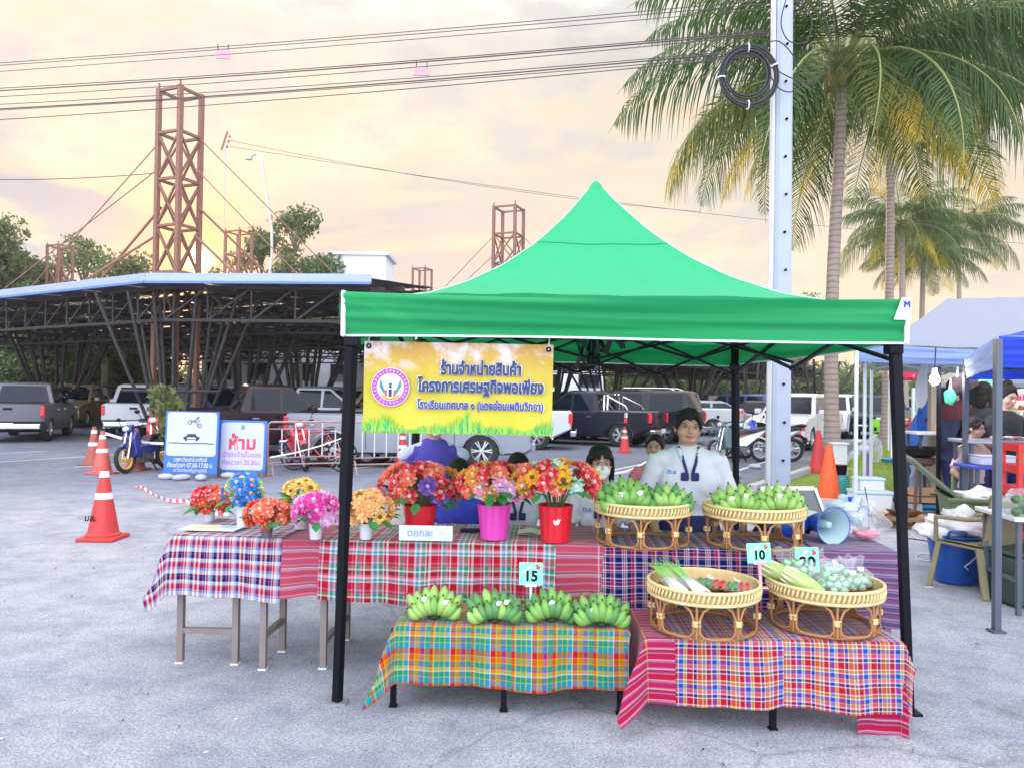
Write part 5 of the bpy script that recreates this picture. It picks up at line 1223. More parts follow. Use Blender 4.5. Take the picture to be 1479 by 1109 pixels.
# frame
feet = [Vector((fl.x, fl.y, 0)), Vector((fr_.x, fr_.y, 0)), Vector((XR+.03, YB, 0)), Vector((XL-.03, YB, 0))]
tops = [Vector((XL+.015, YF+.03, ZE-.04)), Vector((XR-.015, YF+.03, ZE-.04)), Vector((XR-.015, YB-.03, ZE-.04)), Vector((XL+.015, YB-.03, ZE-.04))]
for i, (a, b) in enumerate(zip(feet, tops)):
    MB().bar(a, b, .042).build('leg', BLACK, tent, bevel=.004); MB().bar(a+(b-a)*.5, b, .050).build('leg_sleeve', BLACK, tent, bevel=.004)
    MB().box(a+Vector((0, 0, .006)), (.10, .08, .012)).build('foot_plate', BLACK if i % 2 else mat('bare_steel', (.35, .35, .36), .5, .5), tent)
    MB().box(b+Vector((0, 0, -.2)), (.075, .075, .07)).build('slider_bracket', BLACK, tent, bevel=.01)
def scissor(a, b, z0, z1, n=2):
    for i in range(n):
        p, q = a.lerp(b, i/n), a.lerp(b, (i+1)/n); dd = (b-a).normalized(); nr = Vector((dd.y, -dd.x, 0))*.012
        MB().bar(Vector((p.x, p.y, z0))+nr, Vector((q.x, q.y, z1))+nr, .026, .018).build('scissor_bar', BLACK, tent); MB().bar(Vector((p.x, p.y, z1))-nr, Vector((q.x, q.y, z0))-nr, .026, .018).build('scissor_bar', BLACK, tent)
for i in range(4): scissor(tops[i], tops[(i+1) % 4], 1.78 if i else 1.86, 2.06, 2 if i != 2 else 4)
hub = Vector((cx_, cy_, 0))
for i in range(4):
    mid = (tops[i]+tops[(i+1) % 4])/2
    for (u, z0, z1) in ((0, 1.83, 2.0), (1, 2.06, 1.84)):
        MB().bar((mid.x, mid.y, z0), (mid.x+(hub.x-mid.x)*.5, mid.y+(hub.y-mid.y)*.5, z1), .026, .018).build('truss_bar', BLACK, tent)
        MB().bar((mid.x+(hub.x-mid.x)*.5, mid.y+(hub.y-mid.y)*.5, z1), (hub.x, hub.y, z0 if u == 0 else 2.04), .026, .018).build('truss_bar', BLACK, tent)
MB().bar((hub.x, hub.y, 1.80), (hub.x, hub.y, 2.98), .035).build('centre_post', BLACK, tent)
MB().box((hub.x, hub.y, 1.83), (.09, .09, .08)).build('hub', BLACK, tent, bevel=.01)
# ---------------------------------------------------------------- yellow banner
bt_ = P(527, 494, 3.95); bb = P(797, 628, 3.95); bw, bh = bb.x-bt_.x, bt_.z-bb.z
ban = thing('banner', 'yellow vinyl banner with Thai lettering, round purple emblem and printed grass', 'banner', (bt_.x+bw/2, 3.93, bt_.z-bh/2), R(-.5)); ban.rotation_euler = (0, R(.4), R(-.5))
def banner_mat():
    m = mat('banner_vinyl', (.75, .62, .03), .4, var=.03); t = m.node_tree; n, l = t.nodes, t.links; b = n['Principled BSDF']
    tcn = n.new('ShaderNodeTexCoord'); sp = n.new('ShaderNodeSeparateXYZ'); l.new(tcn.outputs['Generated'], sp.inputs[0])
    rp = n.new('ShaderNodeValToRGB'); cr = rp.color_ramp; cr.elements[0].position = 0; cr.elements[0].color = (.52, .49, .02, 1); cr.elements[1].position = 1; cr.elements[1].color = (.44, .23, .03, 1)
    for p_, c in ((.35, (.50, .44, .012)), (.68, (.49, .37, .02)), (.84, (.47, .29, .03))): e = cr.elements.new(p_); e.color = (*c, 1)
    l.new(sp.outputs[2], rp.inputs[0])
    mp_ = n.new('ShaderNodeMapping'); mp_.inputs['Scale'].default_value = (2.0, 1, 1.5); l.new(tcn.outputs['Generated'], mp_.inputs[0])
    no = n.new('ShaderNodeTexNoise'); no.inputs['Scale'].default_value = 2.4; no.inputs['Detail'].default_value = 9; no.inputs['Roughness'].default_value = .55; l.new(mp_.outputs[0], no.inputs['Vector'])
    def mth(op, a, b_):
        q = n.new('ShaderNodeMath'); q.operation = op
        for i, v in enumerate((a, b_)):
            if isinstance(v, (int, float)): q.inputs[i].default_value = v
            else: l.new(v, q.inputs[i])
        return q.outputs[0]
    bd = n.new('ShaderNodeValToRGB'); c2 = bd.color_ramp; c2.elements[0].position = .66; c2.elements[0].color = (0, 0, 0, 1); c2.elements[1].position = .80; c2.elements[1].color = (1, 1, 1, 1); l.new(sp.outputs[2], bd.inputs[0])
    cl = n.new('ShaderNodeValToRGB'); c3 = cl.color_ramp; c3.elements[0].position = .46; c3.elements[0].color = (0, 0, 0, 1); c3.elements[1].position = .60; c3.elements[1].color = (1, 1, 1, 1)
    l.new(mth('ADD', no.outputs[0], mth('MULTIPLY', mth('SUBTRACT', .5, sp.outputs[0]), .12)), cl.inputs[0])
    mx = n.new('ShaderNodeMix'); mx.data_type = 'RGBA'; l.new(mth('MULTIPLY', mth('MULTIPLY', bd.outputs[0], cl.outputs[0]), .85), mx.inputs[0]); l.new(rp.outputs[0], mx.inputs[6]); mx.inputs[7].default_value = (.62, .57, .64, 1)
    l.new(mx.outputs[2], b.inputs['Base Color']); return m
m_ = MB(); m_.grid(lambda u, v: ((u-.5)*bw, .006*math.sin(u*7)*math.sin(v*3)+.004*math.sin(u*19+v*5), (v-.5)*bh), 40, 16)
m_.grid(lambda u, v: ((.5-u)*bw, .003+.006*math.sin((1-u)*7)*math.sin(v*3)+.004*math.sin((1-u)*19+v*5), (v-.5)*bh), 40, 16); m_.build('vinyl_sheet', banner_mat(), ban, smooth=180)
NV, NB2, HW = mat('print_navy2', (.006, .03, .15), .4), mat('print_royal', (.02, .02, .32), .4), mat('halo_white', (.66, .69, .76), .4)
for txt, xc, zc, wd, c, sz, bo in (('ร้านจำหน่ายสินค้า', .62, .71, .425, NV, .084, .034), ('โครงการเศรษฐกิจพอเพียง', .62, .52, .665, NV, .086, .034), ('โรงเรียนเทศบาล ๑ (แดงอ่อนเผดิมวิทยา)', .62, .315, .665, NB2, .056, .026)):
    lettering('lettering_outline', txt, sz, HW, ban, (bw*(xc-.5), -.0135, bh*(zc-.5)), FX, bold=bo+.042, width=bw*wd+.012)
    lettering('lettering', txt, sz, c, ban, (bw*(xc-.5), -.0165, bh*(zc-.5)), FX, bold=bo, width=bw*wd)
ex, ez, er = -bw*.355, 0, .098
for i, (r_, c) in enumerate(((1.0, mat('emblem_pale', (.8, .7, .8))), (.96, mat('emblem_purple', (.42, .05, .36))), (.72, mat('emblem_lilac', (.62, .5, .85))), (.60, mat('emblem_pale2', (.7, .85, .9))))):
    MB().lathe([(0, 0), (er*r_, 0), (er*r_, .0012)], 40, Matrix.Translation((ex, -.0135-.0014*i, ez)) @ Matrix.Rotation(R(90), 4, 'X')).build('emblem_disc', c, ban)
yy = -.0195
for s in (-1, 1):
    m_ = MB(); m_.prism([(s*.012, -.045), (s*.035, -.03), (s*.056, .005), (s*.050, .042), (s*.040, .012), (s*.030, -.012)], -.0008, .0008, Matrix.Translation((ex, yy, ez))); m_.build('emblem_wing', mat('emblem_teal', (.02, .22, .25)), ban)
m_ = MB(); m_.prism([(-.012, .020), (.012, .020), (.004, .010), (.010, -.004), (-.010, -.004), (-.004, .010)], -.0008, .0008, Matrix.Translation((ex, yy, ez))).prism([(-.008, -.01), (.008, -.01), (.008, -.048), (-.008, -.048)], -.0008, .0008, Matrix.Translation((ex, yy-.001, ez))); m_.build('emblem_lamp', NV, ban)
for s in (-1, 1): MB().box((ex+s*.022, yy-.001, ez-.03), (.010, .0016, .034)).build('emblem_flag', mat('print_red', (.8, .04, .12)), ban)
MB().tube([(ex+.052*math.cos(a), yy-.001, ez-.012+.045*math.sin(a)) for a in [R(215+11*i) for i in range(11)]], .006, 4).build('emblem_ribbon', mat('emblem_gold', (.75, .45, .12)), ban)
# ring lettering of the emblem
chars = 'โรงเรียนเทศบาล๑แดงอ่อนเผดิมวิทยา'; base_ = [c for c in chars if c not in 'ีิ่ัุู้']
for i, ch in enumerate(base_):
    a = PI*1.15-2*PI*i/len(base_)*1.0; r_ = er*.84
    o = lettering('ring_letter', ch, .019, HW, ban, (ex+r_*math.cos(a), -.0172, ez+r_*math.sin(a)), None, bold=.02); o.rotation_euler = Euler((R(90), 0, 0)).to_matrix().to_4x4().to_euler(); o.matrix_local = Matrix.Translation((ex+r_*math.cos(a), -.0172, ez+r_*math.sin(a))) @ Matrix.Rotation(PI/2-a, 4, 'Y') @ Matrix.Rotation(R(90), 4, 'X')
# printed grass along the lower edge
gr_ = MB(); q = random.Random(4)
for i in range(520):
    x = q.uniform(-.5, .5)*bw; hh_ = (q.uniform(.02, .10)*(.65+.35*math.sin(x*13+1)+.2*math.sin(x*31)))
    lx = q.uniform(-.03, .03); w_ = q.uniform(.0015, .0035); z0 = -bh/2+.002+q.uniform(0, .01); y_ = -.0112-q.random()*.0012
    gr_.mi = q.randrange(3); gr_.add([(x-w_, y_, z0), (x+w_, y_, z0), (x+lx*.4+w_*.7, y_, z0+hh_*.6), (x+lx*.4-w_*.7, y_, z0+hh_*.6), (max(-bw/2, min(bw/2, x+lx)), y_, z0+hh_)], [(0, 1, 2, 3), (3, 2, 4)])
gr_.build('printed_grass', [mat('grass_print_1', (.10, .50, .05), .5), mat('grass_print_2', (.30, .62, .08), .5), mat('grass_print_3', (.02, .32, .10), .5)], ban)
for s in (-1, 1): MB().lathe([(.006, 0), (.014, 0), (.014, .003), (.006, .003)], 12, Matrix.Translation((s*(bw/2-.025), -.0115, bh/2-.025)) @ Matrix.Rotation(R(90), 4, 'X')).build('eyelet', BLACK, ban)
for s in (-1, 1): MB().tube([(s*(bw/2-.025), -.01, bh/2-.025), (s*(bw/2-.02), .0, bh/2+.08)], .003, 4).build('tie_cord', WHITE, ban)

# ================================================================ tables, benches and cloths
WOODG = mat('table_leg_metal', (.24, .20, .19), .55, .2, var=.2)
def drape(name, label, x0, x1, y0, y1, z, ov, m, origin, rz=0, seed=0, fold=.03, flare=.16, res=.02, uvo=(0, 0), grp='plaid cloths over the stall tables'):
    "cloth over a table rectangle x0..x1, y0(front)..y1(back); ov = overhang left, right, front, back"
    l_, r_, f_, bk = ov; A0, A1, B0, B1 = x0-l_, x1+r_, y0-f_, y1+bk
    nu, nv = max(8, int((A1-A0)/res)), max(8, int((B1-B0)/res))
    def fn(u, v):
        a = A0+(A1-A0)*u; b = B0+(B1-B0)*v
        ox = a-x1 if a > x1 else (x0-a if a < x0 else 0); oy = b-y1 if b > y1 else (y0-b if b < y0 else 0)
        sx = 1 if a > x1 else -1; sy = 1 if b > y1 else -1
        r = math.hypot(ox, oy); px_ = min(max(a, x0), x1); py_ = min(max(b, y0), y1)
        if r < 1e-6:
            return (px_, py_, z+.0025*math.sin(a*17+seed)*math.sin(b*21+seed)+.002*math.sin(a*41+b*13))
        dx_, dy_ = sx*ox/r, sy*oy/r; corner = min(ox, oy)/max(ox, oy, 1e-6)
        edge = (a if ox < oy else b); rr_ = .012
        hang = max(0, r-rr_*.6); w = fold*min(1, hang/.22)*(math.sin(edge*11+seed)*.45+math.sin(edge*23+seed*2.3)*.22+.12*math.sin(edge*43+seed)+.25)
        out = rr_*min(1, r/rr_)+w+flare*corner*hang+.02*hang/.3
        zz = z-max(0, hang)*(1-.10*corner)-(0 if r > rr_ else (r/rr_)**2*.003)
        return (px_+dx_*out, py_+dy_*out, zz+.011*math.sin(edge*6+seed)*hang/.3+.005*math.sin(edge*15+seed)*hang/.3)
    m_ = MB(); m_.grid(fn, nu, nv, lambda u, v: (A0+(A1-A0)*u+uvo[0], B0+(B1-B0)*v+uvo[1]))
    o = m_.build(name, m, None, smooth=180, loc=origin, rot=(0, 0, rz)); return tag(o, label, 'cloth', grp)
w_, rd, nv_, pk, bl_, gn_, cy, yl, or_, pu, tq, mr, lb = (.86, .86, .88), (.62, .03, .06), (.02, .025, .16), (.80, .32, .50), (.05, .14, .60), (.0, .34, .20), (.03, .38, .55), (.66, .56, .10), (.78, .25, .05), (.32, .12, .50), (.015, .33, .27), (.30, .02, .08), (.35, .50, .85)
pA = plaid('plaid_navy_red_white', [(1.5, nv_), (1, w_), (1.2, rd), (1, w_), (1.6, nv_), (.4, pk), (.8, nv_), (.5, w_), (.7, rd), (1.4, w_), (1, lb)], [(1.8, nv_), (.4, rd), (1, nv_), (2, w_), (1.3, lb), (2.2, rd), (.7, pk), (1.6, w_)], 1.15)
pB = plaid('plaid_red_green_white', [(1.4, gn_), (.5, w_), (.8, rd), (.9, w_), (2.6, rd), (.5, pk), (.8, rd), (.6, w_), (1.2, gn_), (1.0, pk), (.5, rd), (.6, w_), (2.4, rd), (.8, w_), (1.2, cy), (.8, w_)], [(1.3, gn_), (.6, rd), (.8, pk), (2.6, rd), (.6, w_), (.7, cy), (1.0, w_), (.8, pk), (1.5, (.25, .12, .10)), (.7, w_)], 1.45)
pB2 = plaid('striped_red_pink', [(60, (.62, .30, .36)), (1, w_)], [(2.2, rd), (.5, mr), (1.4, pk), (.4, w_), (1.2, (.16, .07, .06)), (.6, pk), (2.4, (.75, .06, .12)), (.5, mr), (1.0, pk)])
pC = plaid('plaid_navy_pink', [(3.2, nv_), (.6, w_), (.5, nv_), (.6, w_), (.5, rd), (.6, w_), (2.2, nv_), (.5, pk), (1.4, rd), (.8, w_), (.6, bl_)], [(2.6, nv_), (.7, (.5, .35, .6)), (.5, nv_), (.7, w_), (1.6, mr), (.6, pk), (1.2, nv_), (.7, w_)])
pC2 = plaid('striped_navy_violet', [(70, (.34, .26, .40)), (1, w_)], [(1.6, nv_), (.6, (.5, .40, .75)), (.5, nv_), (.9, (.62, .55, .85)), (1.6, (.35, .05, .12)), (1.2, nv_), (.7, pk), (.5, nv_)])
pD = plaid('plaid_rainbow', [(1.6, tq), (.3, yl), (1.6, gn_), (.6, yl), (1.6, cy), (.5, w_), (1.8, rd), (.5, yl), (1.6, or_), (.5, gn_), (1.4, pu), (.4, yl), (1.8, gn_), (1.2, rd), (.8, yl)], [(1.8, or_), (.4, yl), (2.2, rd), (.5, tq), (1.8, cy), (.4, yl), (1.9, gn_), (.5, w_), (1.5, yl), (.4, pu), (1.6, tq), (.5, yl)], 1.25)
pE = plaid('plaid_red_blue_yellow', [(1.8, bl_), (.4, w_), (.8, yl), (.4, w_), (2.4, rd), (.4, w_), (1.2, nv_), (.4, w_), (1.6, or_), (.5, w_), (1, (.45, .30, .10)), (.6, w_), (1.8, rd), (.6, w_)], [(1.6, bl_), (.5, w_), (1.0, (.45, .30, .10)), (.5, w_), (2.4, rd), (.5, w_), (1.1, nv_), (.6, w_), (1.2, pk), (.5, yl)], 1.12)
pE2 = plaid('striped_crimson', [(60, (.50, .16, .24)), (1, yl)], [(2.6, rd), (.6, pk), (1.4, mr), (.5, w_), (.5, pk), (2.0, (.70, .05, .13)), (.5, nv_), (.9, pk), (.4, w_)])

RZ = R(-2.6)
MT = Vector((X(250, 4.42, 772), 4.42, 0)); Mrot = Matrix.Translation(MT) @ Matrix.Rotation(RZ, 4, 'Z')
def onT(px, py, z=.752):   # pixel -> point on the main table top
    return G(px, py, z)
def table(name, label, x0, x1, y0, y1, z, M, col=WOODG, leg=.035, legs=None, bars=True, grp='tables of the green stall'):
    t = thing(name, label, 'table', M.translation, M.to_euler().z, grp)
    MB().box(((x0+x1)/2, (y0+y1)/2, z-.015), (x1-x0, y1-y0, .025)).build('tabletop', mat('tabletop_board', (.35, .30, .26), .6), t)
    for (lx, ly) in legs or ((x0+.05, y0+.05), (x1-.05, y0+.05), (x1-.05, y1-.05), (x0+.05, y1-.05)):
        MB().bar((lx, ly, 0), (lx, ly, z-.03), leg).build('leg', col, t); MB().box((lx, ly, .004), (leg+.012, leg+.012, .008)).build('foot_cap', WHITE if col == WOODG else BLACK, t)
    if bars:
        for xx in (x0+.05, x1-.05): MB().bar((xx, y0+.05, .15), (xx, y1-.05, .15), leg*.8).build('stretcher', col, t)
    for (a, b) in (((x0+.05, y0+.03), (x1-.05, y0+.03)), ((x0+.05, y1-.03), (x1-.05, y1-.03))): MB().bar((*a, z-.05), (*b, z-.05), leg*.8).build('rail', col, t)
    return t
Minv = Mrot.inverted()
lx = lambda px, py: (Minv @ G(px, py))
q1, q2, q3, q4 = lx(258, 958), lx(338, 960), lx(380, 966), lx(408, 940)
TW = .62
t = table('table', 'left trestle table with brown metal legs under the navy red check', 0, .80, 0, TW, .74, Mrot, legs=[(q1.x, q1.y+.02), (q2.x, q2.y+.02), (q3.x, q3.y), (q4.x, q4.y)], bars=False)
MB().bar((q1.x, q1.y+.02, .19), (q2.x, q2.y+.02, .19), .03).build('stretcher', WOODG, t); MB().bar((q3.x, q3.y, .19), (q4.x, q4.y, .19), .03).build('stretcher', WOODG, t)
table('table', 'middle table under the red and green check holding the flower pots', .82, 2.45, 0, TW, .74, Mrot)
table('table', 'right hand table under the navy check holding two fruit baskets', 2.48, 4.08, 0, TW, .74, Mrot)
zc_ = .744
x410, x465, x872, x1310 = (Minv @ onT(410, 775)).x, (Minv @ onT(464, 776)).x, (Minv @ onT(872, 786)).x, (Minv @ onT(1300, 796)).x
x800 = (Minv @ onT(803, 784)).x
drape('tablecloth', 'navy, red and white check cloth hanging over the left end of the table', 0, x410, 0, TW, zc_+.006, (.26, .0, .35, .2), pA, MT, RZ, 1, .030, .35)
drape('tablecloth', 'crimson striped cloth strip between the navy check and the green check', x410-.03, x465+.01, 0, TW, zc_, (0, 0, .33, .2), pB2, MT, RZ, 2, .030)
drape('tablecloth', 'long red, green and white check cloth under the flower pots', x465, x800, 0, TW, zc_+.003, (0, 0, .345, .2), pB, MT, RZ, 3, .030)
drape('tablecloth', 'red and pink striped cloth strip just left of the upper fruit baskets', x800-.01, x872, 0, TW, zc_+.006, (0, 0, .345, .2), pB2, MT, RZ, 4, .030)
drape('tablecloth', 'dark navy and pink check cloth beneath the two upper baskets', x872-.02, x1310-.42, 0, TW, zc_, (0, 0, .40, .2), pC, MT, RZ, 5, .030)
drape('tablecloth', 'navy and violet striped cloth hanging at the right end of the back table', x1310-.44, x1310, 0, TW, zc_+.004, (0, .08, .40, .2), pC2, MT, RZ, 6, .030, .1)
# low benches
B1 = Matrix.Translation((X(573, 3.86, 900), 3.87, 0)) @ Matrix.Rotation(R(-2.0), 4, 'Z'); zb = .42
B1L = X(905, 3.86, 900)-X(573, 3.86, 900)
table('low_bench', 'low black steel bench in front under the rainbow check and green bananas', 0, B1L, 0, .42, zb, B1, BLACK, .028, legs=[(.0-.02, .04), (B1L*.47, .02), (B1L-.03, .03), (.02, .40), (B1L-.03, .40)], bars=False)
drape('tablecloth', 'rainbow check cloth in green, orange and blue under the front bananas', 0, B1L, 0, .42, zb+.006, (.28, .02, .30, .02), pD, B1.translation, R(-2), 7, .030, .42)
B2 = Matrix.Translation((X(935, 3.70, 920), 3.70, 0)) @ Matrix.Rotation(R(-1.5), 4, 'Z'); B2L = X(1300, 3.70, 920)-X(935, 3.70, 920)
table('low_bench', 'low black bench at the right under the red and blue check and two baskets', 0, B2L, 0, .52, zb, B2, BLACK, .028, legs=[(.04, .44), (B2L*.5, .02), (B2L-.02, .03), (B2L-.02, .46)], bars=False)
xm = X(1135, 3.7, 920)-X(935, 3.7, 920)
drape('tablecloth', 'crimson striped cloth end sweeping down beside the right hand low bench', 0, .13, 0, .52, zb+.005, (.26, 0, .31, .0), pE2, B2.translation, R(-1.5), 8, .03, .55)
drape('tablecloth', 'red, blue and yellow check cloth under the chilli basket', .12, xm, 0, .52, zb+.008, (0, .0, .31, .06), pE, B2.translation, R(-1.5), 9, .030)
drape('tablecloth', 'red and blue check cloth under the basket of bagged vegetables, right corner dipping', xm-.02, B2L, 0, .52, zb+.012, (0, .10, .33, .06), pE, B2.translation, R(-1.5), 10, .028, .25, uvo=(.07, .05))
drape('tablecloth', 'crimson striped cloth corner showing beneath the right end of the red check', B2L-.22, B2L-.02, .02, .5, zb+.001, (0, .12, .42, 0), pE2, B2.translation, R(-1.5), 11, .03, .3)

# ================================================================ flowers
def petal_flower(name, c1, c2, cc, n=11, layers=3, seed=0, size=.05):
    q = random.Random(seed); mb = MB()
    for L_ in range(layers):
        el = R(8+26*L_); ln_ = size*(1-.2*L_); off = q.random()
        for i in range(n-L_):
            a = 2*PI*(i+off)/(n-L_)+q.uniform(-.08, .08); d = Vector((math.cos(a)*math.cos(el), math.sin(a)*math.cos(el), math.sin(el))); s = Vector((-math.sin(a), math.cos(a), 0)); up = d.cross(s)*-1
            w = ln_*.23; mb.mi = 0 if (i+L_) % 3 else 1
            c0 = d*ln_*.12; c1_ = d*ln_*.6+Vector((0, 0, .004)); c2_ = d*ln_*q.uniform(.93, 1.05)+Vector((0, 0, q.uniform(-.004, .006)))
            c3 = d*ln_*.88+Vector((0, 0, .002)); mb.add([c0-s*w*.4, c0+s*w*.4, c1_+s*w, c1_+Vector((0, 0, -.004)), c1_-s*w, c3+s*w*.72, c3-s*w*.72, c2_], [(0, 1, 3), (1, 2, 3), (0, 3, 4), (3, 2, 5), (4, 3, 6), (3, 5, 7, 6)])
    mb.mi = 2; mb.ell((0, 0, size*.22), (size*.27, size*.27, size*.16), None, 10, 6)
    return mb.mesh('flower', [mat('petal_'+name, c1, .6, trans=.3, var=.15), mat('petal2_'+name, c2, .6, trans=.3, var=.1), mat('disc_'+name, cc, .7, bump=.6, bscale=200)])
WC = (.74, .70, .68)
FL = {
 'red': petal_flower('red', (.74, .03, .05), (.88, .26, .24), WC, seed=1), 'redy': petal_flower('redy', (.70, .05, .04), (.82, .24, .10), (.80, .45, .03), seed=2), 'orange': petal_flower('orange', (.92, .36, .04), (.93, .55, .12), WC, seed=3),
 'coral': petal_flower('coral', (.90, .18, .10), (.93, .42, .32), (.9, .6, .45), seed=4), 'pink': petal_flower('pink', (.88, .32, .48), (.92, .62, .70), WC, seed=5), 'lilac': petal_flower('lilac', (.80, .42, .74), (.88, .70, .85), WC, seed=6),
 'violet': petal_flower('violet', (.16, .08, .40), (.3, .15, .5), (.5, .4, .6), seed=7), 'blue': petal_flower('blue', (.02, .22, .75), (.05, .35, .85), (.80, .35, .12), 8, 2, 8), 'yellow': petal_flower('yellow', (.90, .62, .12), (.88, .72, .25), (.22, .07, .02), 9, 2, 9),
 'peach': petal_flower('peach', (.92, .50, .20), (.92, .62, .30), (.9, .55, .25), 9, 3, 10), 'gold': petal_flower('gold', (.90, .42, .02), (.92, .55, .05), (.12, .04, .02), 10, 2, 11), 'magenta': petal_flower('magenta', (.75, .05, .40), (.85, .25, .6), (.9, .6, .75), seed=12),
 'mint': petal_flower('mint', (.45, .75, .62), (.6, .8, .7), WC, 8, 2, 13), 'lime': petal_flower('lime', (.55, .72, .12), (.7, .8, .3), (.8, .8, .5), 6, 2, 14, .03)}
LEAFG = mat('fabric_leaf', (.05, .26, .07), .6, trans=.2, var=.3)
lm = MB(); lm.add([(0, 0, 0), (.018, .022, .006), (.022, .05, .0), (0, .078, -.012), (-.022, .05, 0), (-.018, .022, .006), (0, .04, -.006)], [(0, 1, 6), (1, 2, 6), (2, 3, 6), (3, 4, 6), (4, 5, 6), (5, 0, 6)]); LEAFM = lm.mesh('leaf', LEAFG, 180)
STEM = mat('wire_stem', (.16, .16, .06), .6)
def bouquet(label, px, pyb, pot, kinds, n, w, h, seed, fs=1.0, pyc=None, leaves=14, squash=.8, gap=0, ribbed=False, zb_=.757, pn='vase'):
    "pot: (top radius, base radius, height, material)"
    q = random.Random(seed); p = onT(px, pyb, zb_); t = thing(pn, label, 'flower pot', (p.x, p.y+pot[1], zb_), 0, 'pots of artificial flowers for sale')
    rt, rb, ph, pm = pot
    m_ = MB()
    if ribbed:
        prof = [(rb*1.0, 0), (rb, 0), (rt*.97, ph*.97), (rt*1.03, ph), (rt*.98, ph), (rb*.9, ph*.15)]
        n_ = 56; vs = []; k_ = len(prof)
        for j in range(n_):
            a = 2*PI*j/n_; s = 1+(.0, .028, .028, .0)[j % 4]
            for i, (r_, z) in enumerate(prof): rr_ = r_*(s if 0 < i < 3 else 1); vs.append((rr_*math.cos(a), rr_*math.sin(a), z))
        fs_ = [(j*k_+i, ((j+1) % n_)*k_+i, ((j+1) % n_)*k_+i+1, j*k_+i+1) for j in range(n_) for i in range(k_-1)]; m_.add(vs, fs_); m_.lathe([(0, .002), (rb, .002)], 20); m_.build('pot', pm, t, smooth=24)
    else:
        m_.lathe([(0, 0), (rb, 0), (rb+.002, .004), (rt*.96, ph*.86), (rt*1.04, ph*.88), (rt*1.05, ph), (rt*.97, ph), (rb*.9, ph*.2), (0, ph*.2)], 28); m_.build('pot', pm, t, smooth=40)
    MB().lathe([(0, ph*.86), (rt*.93, ph*.86), (rt*.9, ph*.80), (0, ph*.80)], 16).build('foam', mat('floral_foam', (.06, .12, .05), .9, bump=.5), t)
    cz_ = ph+gap+h*.42; st = MB()
    for i in range(n):
        f = (i+.5)/n; el = math.asin(max(-1, min(1, 1-1.55*f))); az = i*2.39996+q.uniform(-.3, .3)
        d = Vector((math.cos(az)*math.cos(el), math.sin(az)*math.cos(el)*.8, math.sin(el))); d2 = d+Vector((0, -.35, .15))
        c = Vector((d.x*w/2, d.y*w/2*squash, cz_+d.z*h*.5))*1.0
        o = inst('flower', FL[kinds[q.randrange(len(kinds))]], t, c); o.rotation_euler = (d2.normalized()+Vector((q.uniform(-.2, .2), q.uniform(-.2, .2), q.uniform(-.2, .2)))).to_track_quat('Z', 'Y').to_euler(); s_ = fs*q.uniform(.85, 1.15); o.scale = (s_, s_, s_)
        st.tube([(c.x*.12, c.y*.12, ph*.8), (c.x*.35, c.y*.35, (ph+c.z)*.5+.01), tuple(c*.97)], .0022, 4)
    st.build('stems', STEM, t)
    for i in range(leaves):
        az = q.uniform(0, 2*PI); el = q.uniform(-.5, .5); d = Vector((math.cos(az)*math.cos(el), math.sin(az)*math.cos(el), math.sin(el))); c = Vector((d.x*w*.40, d.y*w*.36, cz_-h*.18+d.z*h*.35))
        o = inst('leaf', LEAFM, t, c, d.to_track_quat('Y', 'Z').to_euler(), q.uniform(.8, 1.3)*fs**.5)
    return t
POTW, POTR, POTM, POTD = mat('pot_white', (.62, .64, .72), .35), mat('pot_red', (.68, .015, .03), .35, var=.05), mat('pot_magenta', (.68, .06, .42), .35, var=.05), mat('pot_glass_dark', (.16, .15, .18), .2, .4, var=.5, scale=30)
bouquet('little bunch of dark red daisies at the far left end of the table', 300, 752, (.035, .028, .06, POTW), ['redy', 'redy', 'coral', 'red'], 24, .21, .15, 1, .95)
bouquet('bunch of bright blue flowers with lime sprays in a tall white pot', 348, 762, (.040, .032, .13, POTW), ['blue', 'blue', 'blue', 'lime', 'lime'], 30, .23, .20, 2, .85)
bouquet('orange red bunch in a small dark foil cup', 383, 777, (.036, .026, .065, POTD), ['coral', 'coral', 'redy', 'coral'], 24, .23, .15, 3, .9)
bouquet('yellow sunflower like bunch with brown eyes behind the pink one', 432, 764, (.042, .034, .13, POTW), ['yellow', 'yellow', 'lime'], 18, .20, .17, 4, 1.0)
bouquet('pink and magenta peony bunch in a white pot beside the canopy leg', 454, 779, (.040, .030, .09, POTW), ['magenta', 'pink', 'lilac'], 20, .24, .16, 5, 1.15)
bouquet('soft peach orange bunch in a white pot just right of the canopy leg', 527, 779, (.040, .030, .09, POTW), ['peach', 'peach', 'yellow', 'peach'], 22, .27, .18, 6, 1.05)
bouquet('big red ribbed pot of red, coral and violet daisies', 604, 771, (.098, .078, .165, POTR), ['red', 'coral', 'pink', 'pink', 'orange', 'red', 'coral', 'red', 'violet', 'coral'], 44, .46, .25, 7, 1.1, ribbed=True, leaves=26)
bouquet('magenta ribbed pot of red, orange and lilac daisies in the middle', 713, 780, (.098, .074, .20, POTM), ['red', 'orange', 'lilac', 'red', 'coral', 'pink'], 40, .38, .20, 8, 1.1, ribbed=True, leaves=26, gap=.03)
t = bouquet('red ribbed pot with a white sticker and red and gold daisies', 803, 784, (.100, .078, .205, POTR), ['red', 'gold', 'orange', 'red', 'coral', 'mint'], 44, .46, .20, 9, 1.1, ribbed=True, leaves=24, gap=.05)
STK = mat('sticker_white', (.8, .82, .85), .5); STKB = mat('sticker_print', (.08, .12, .30), .5)
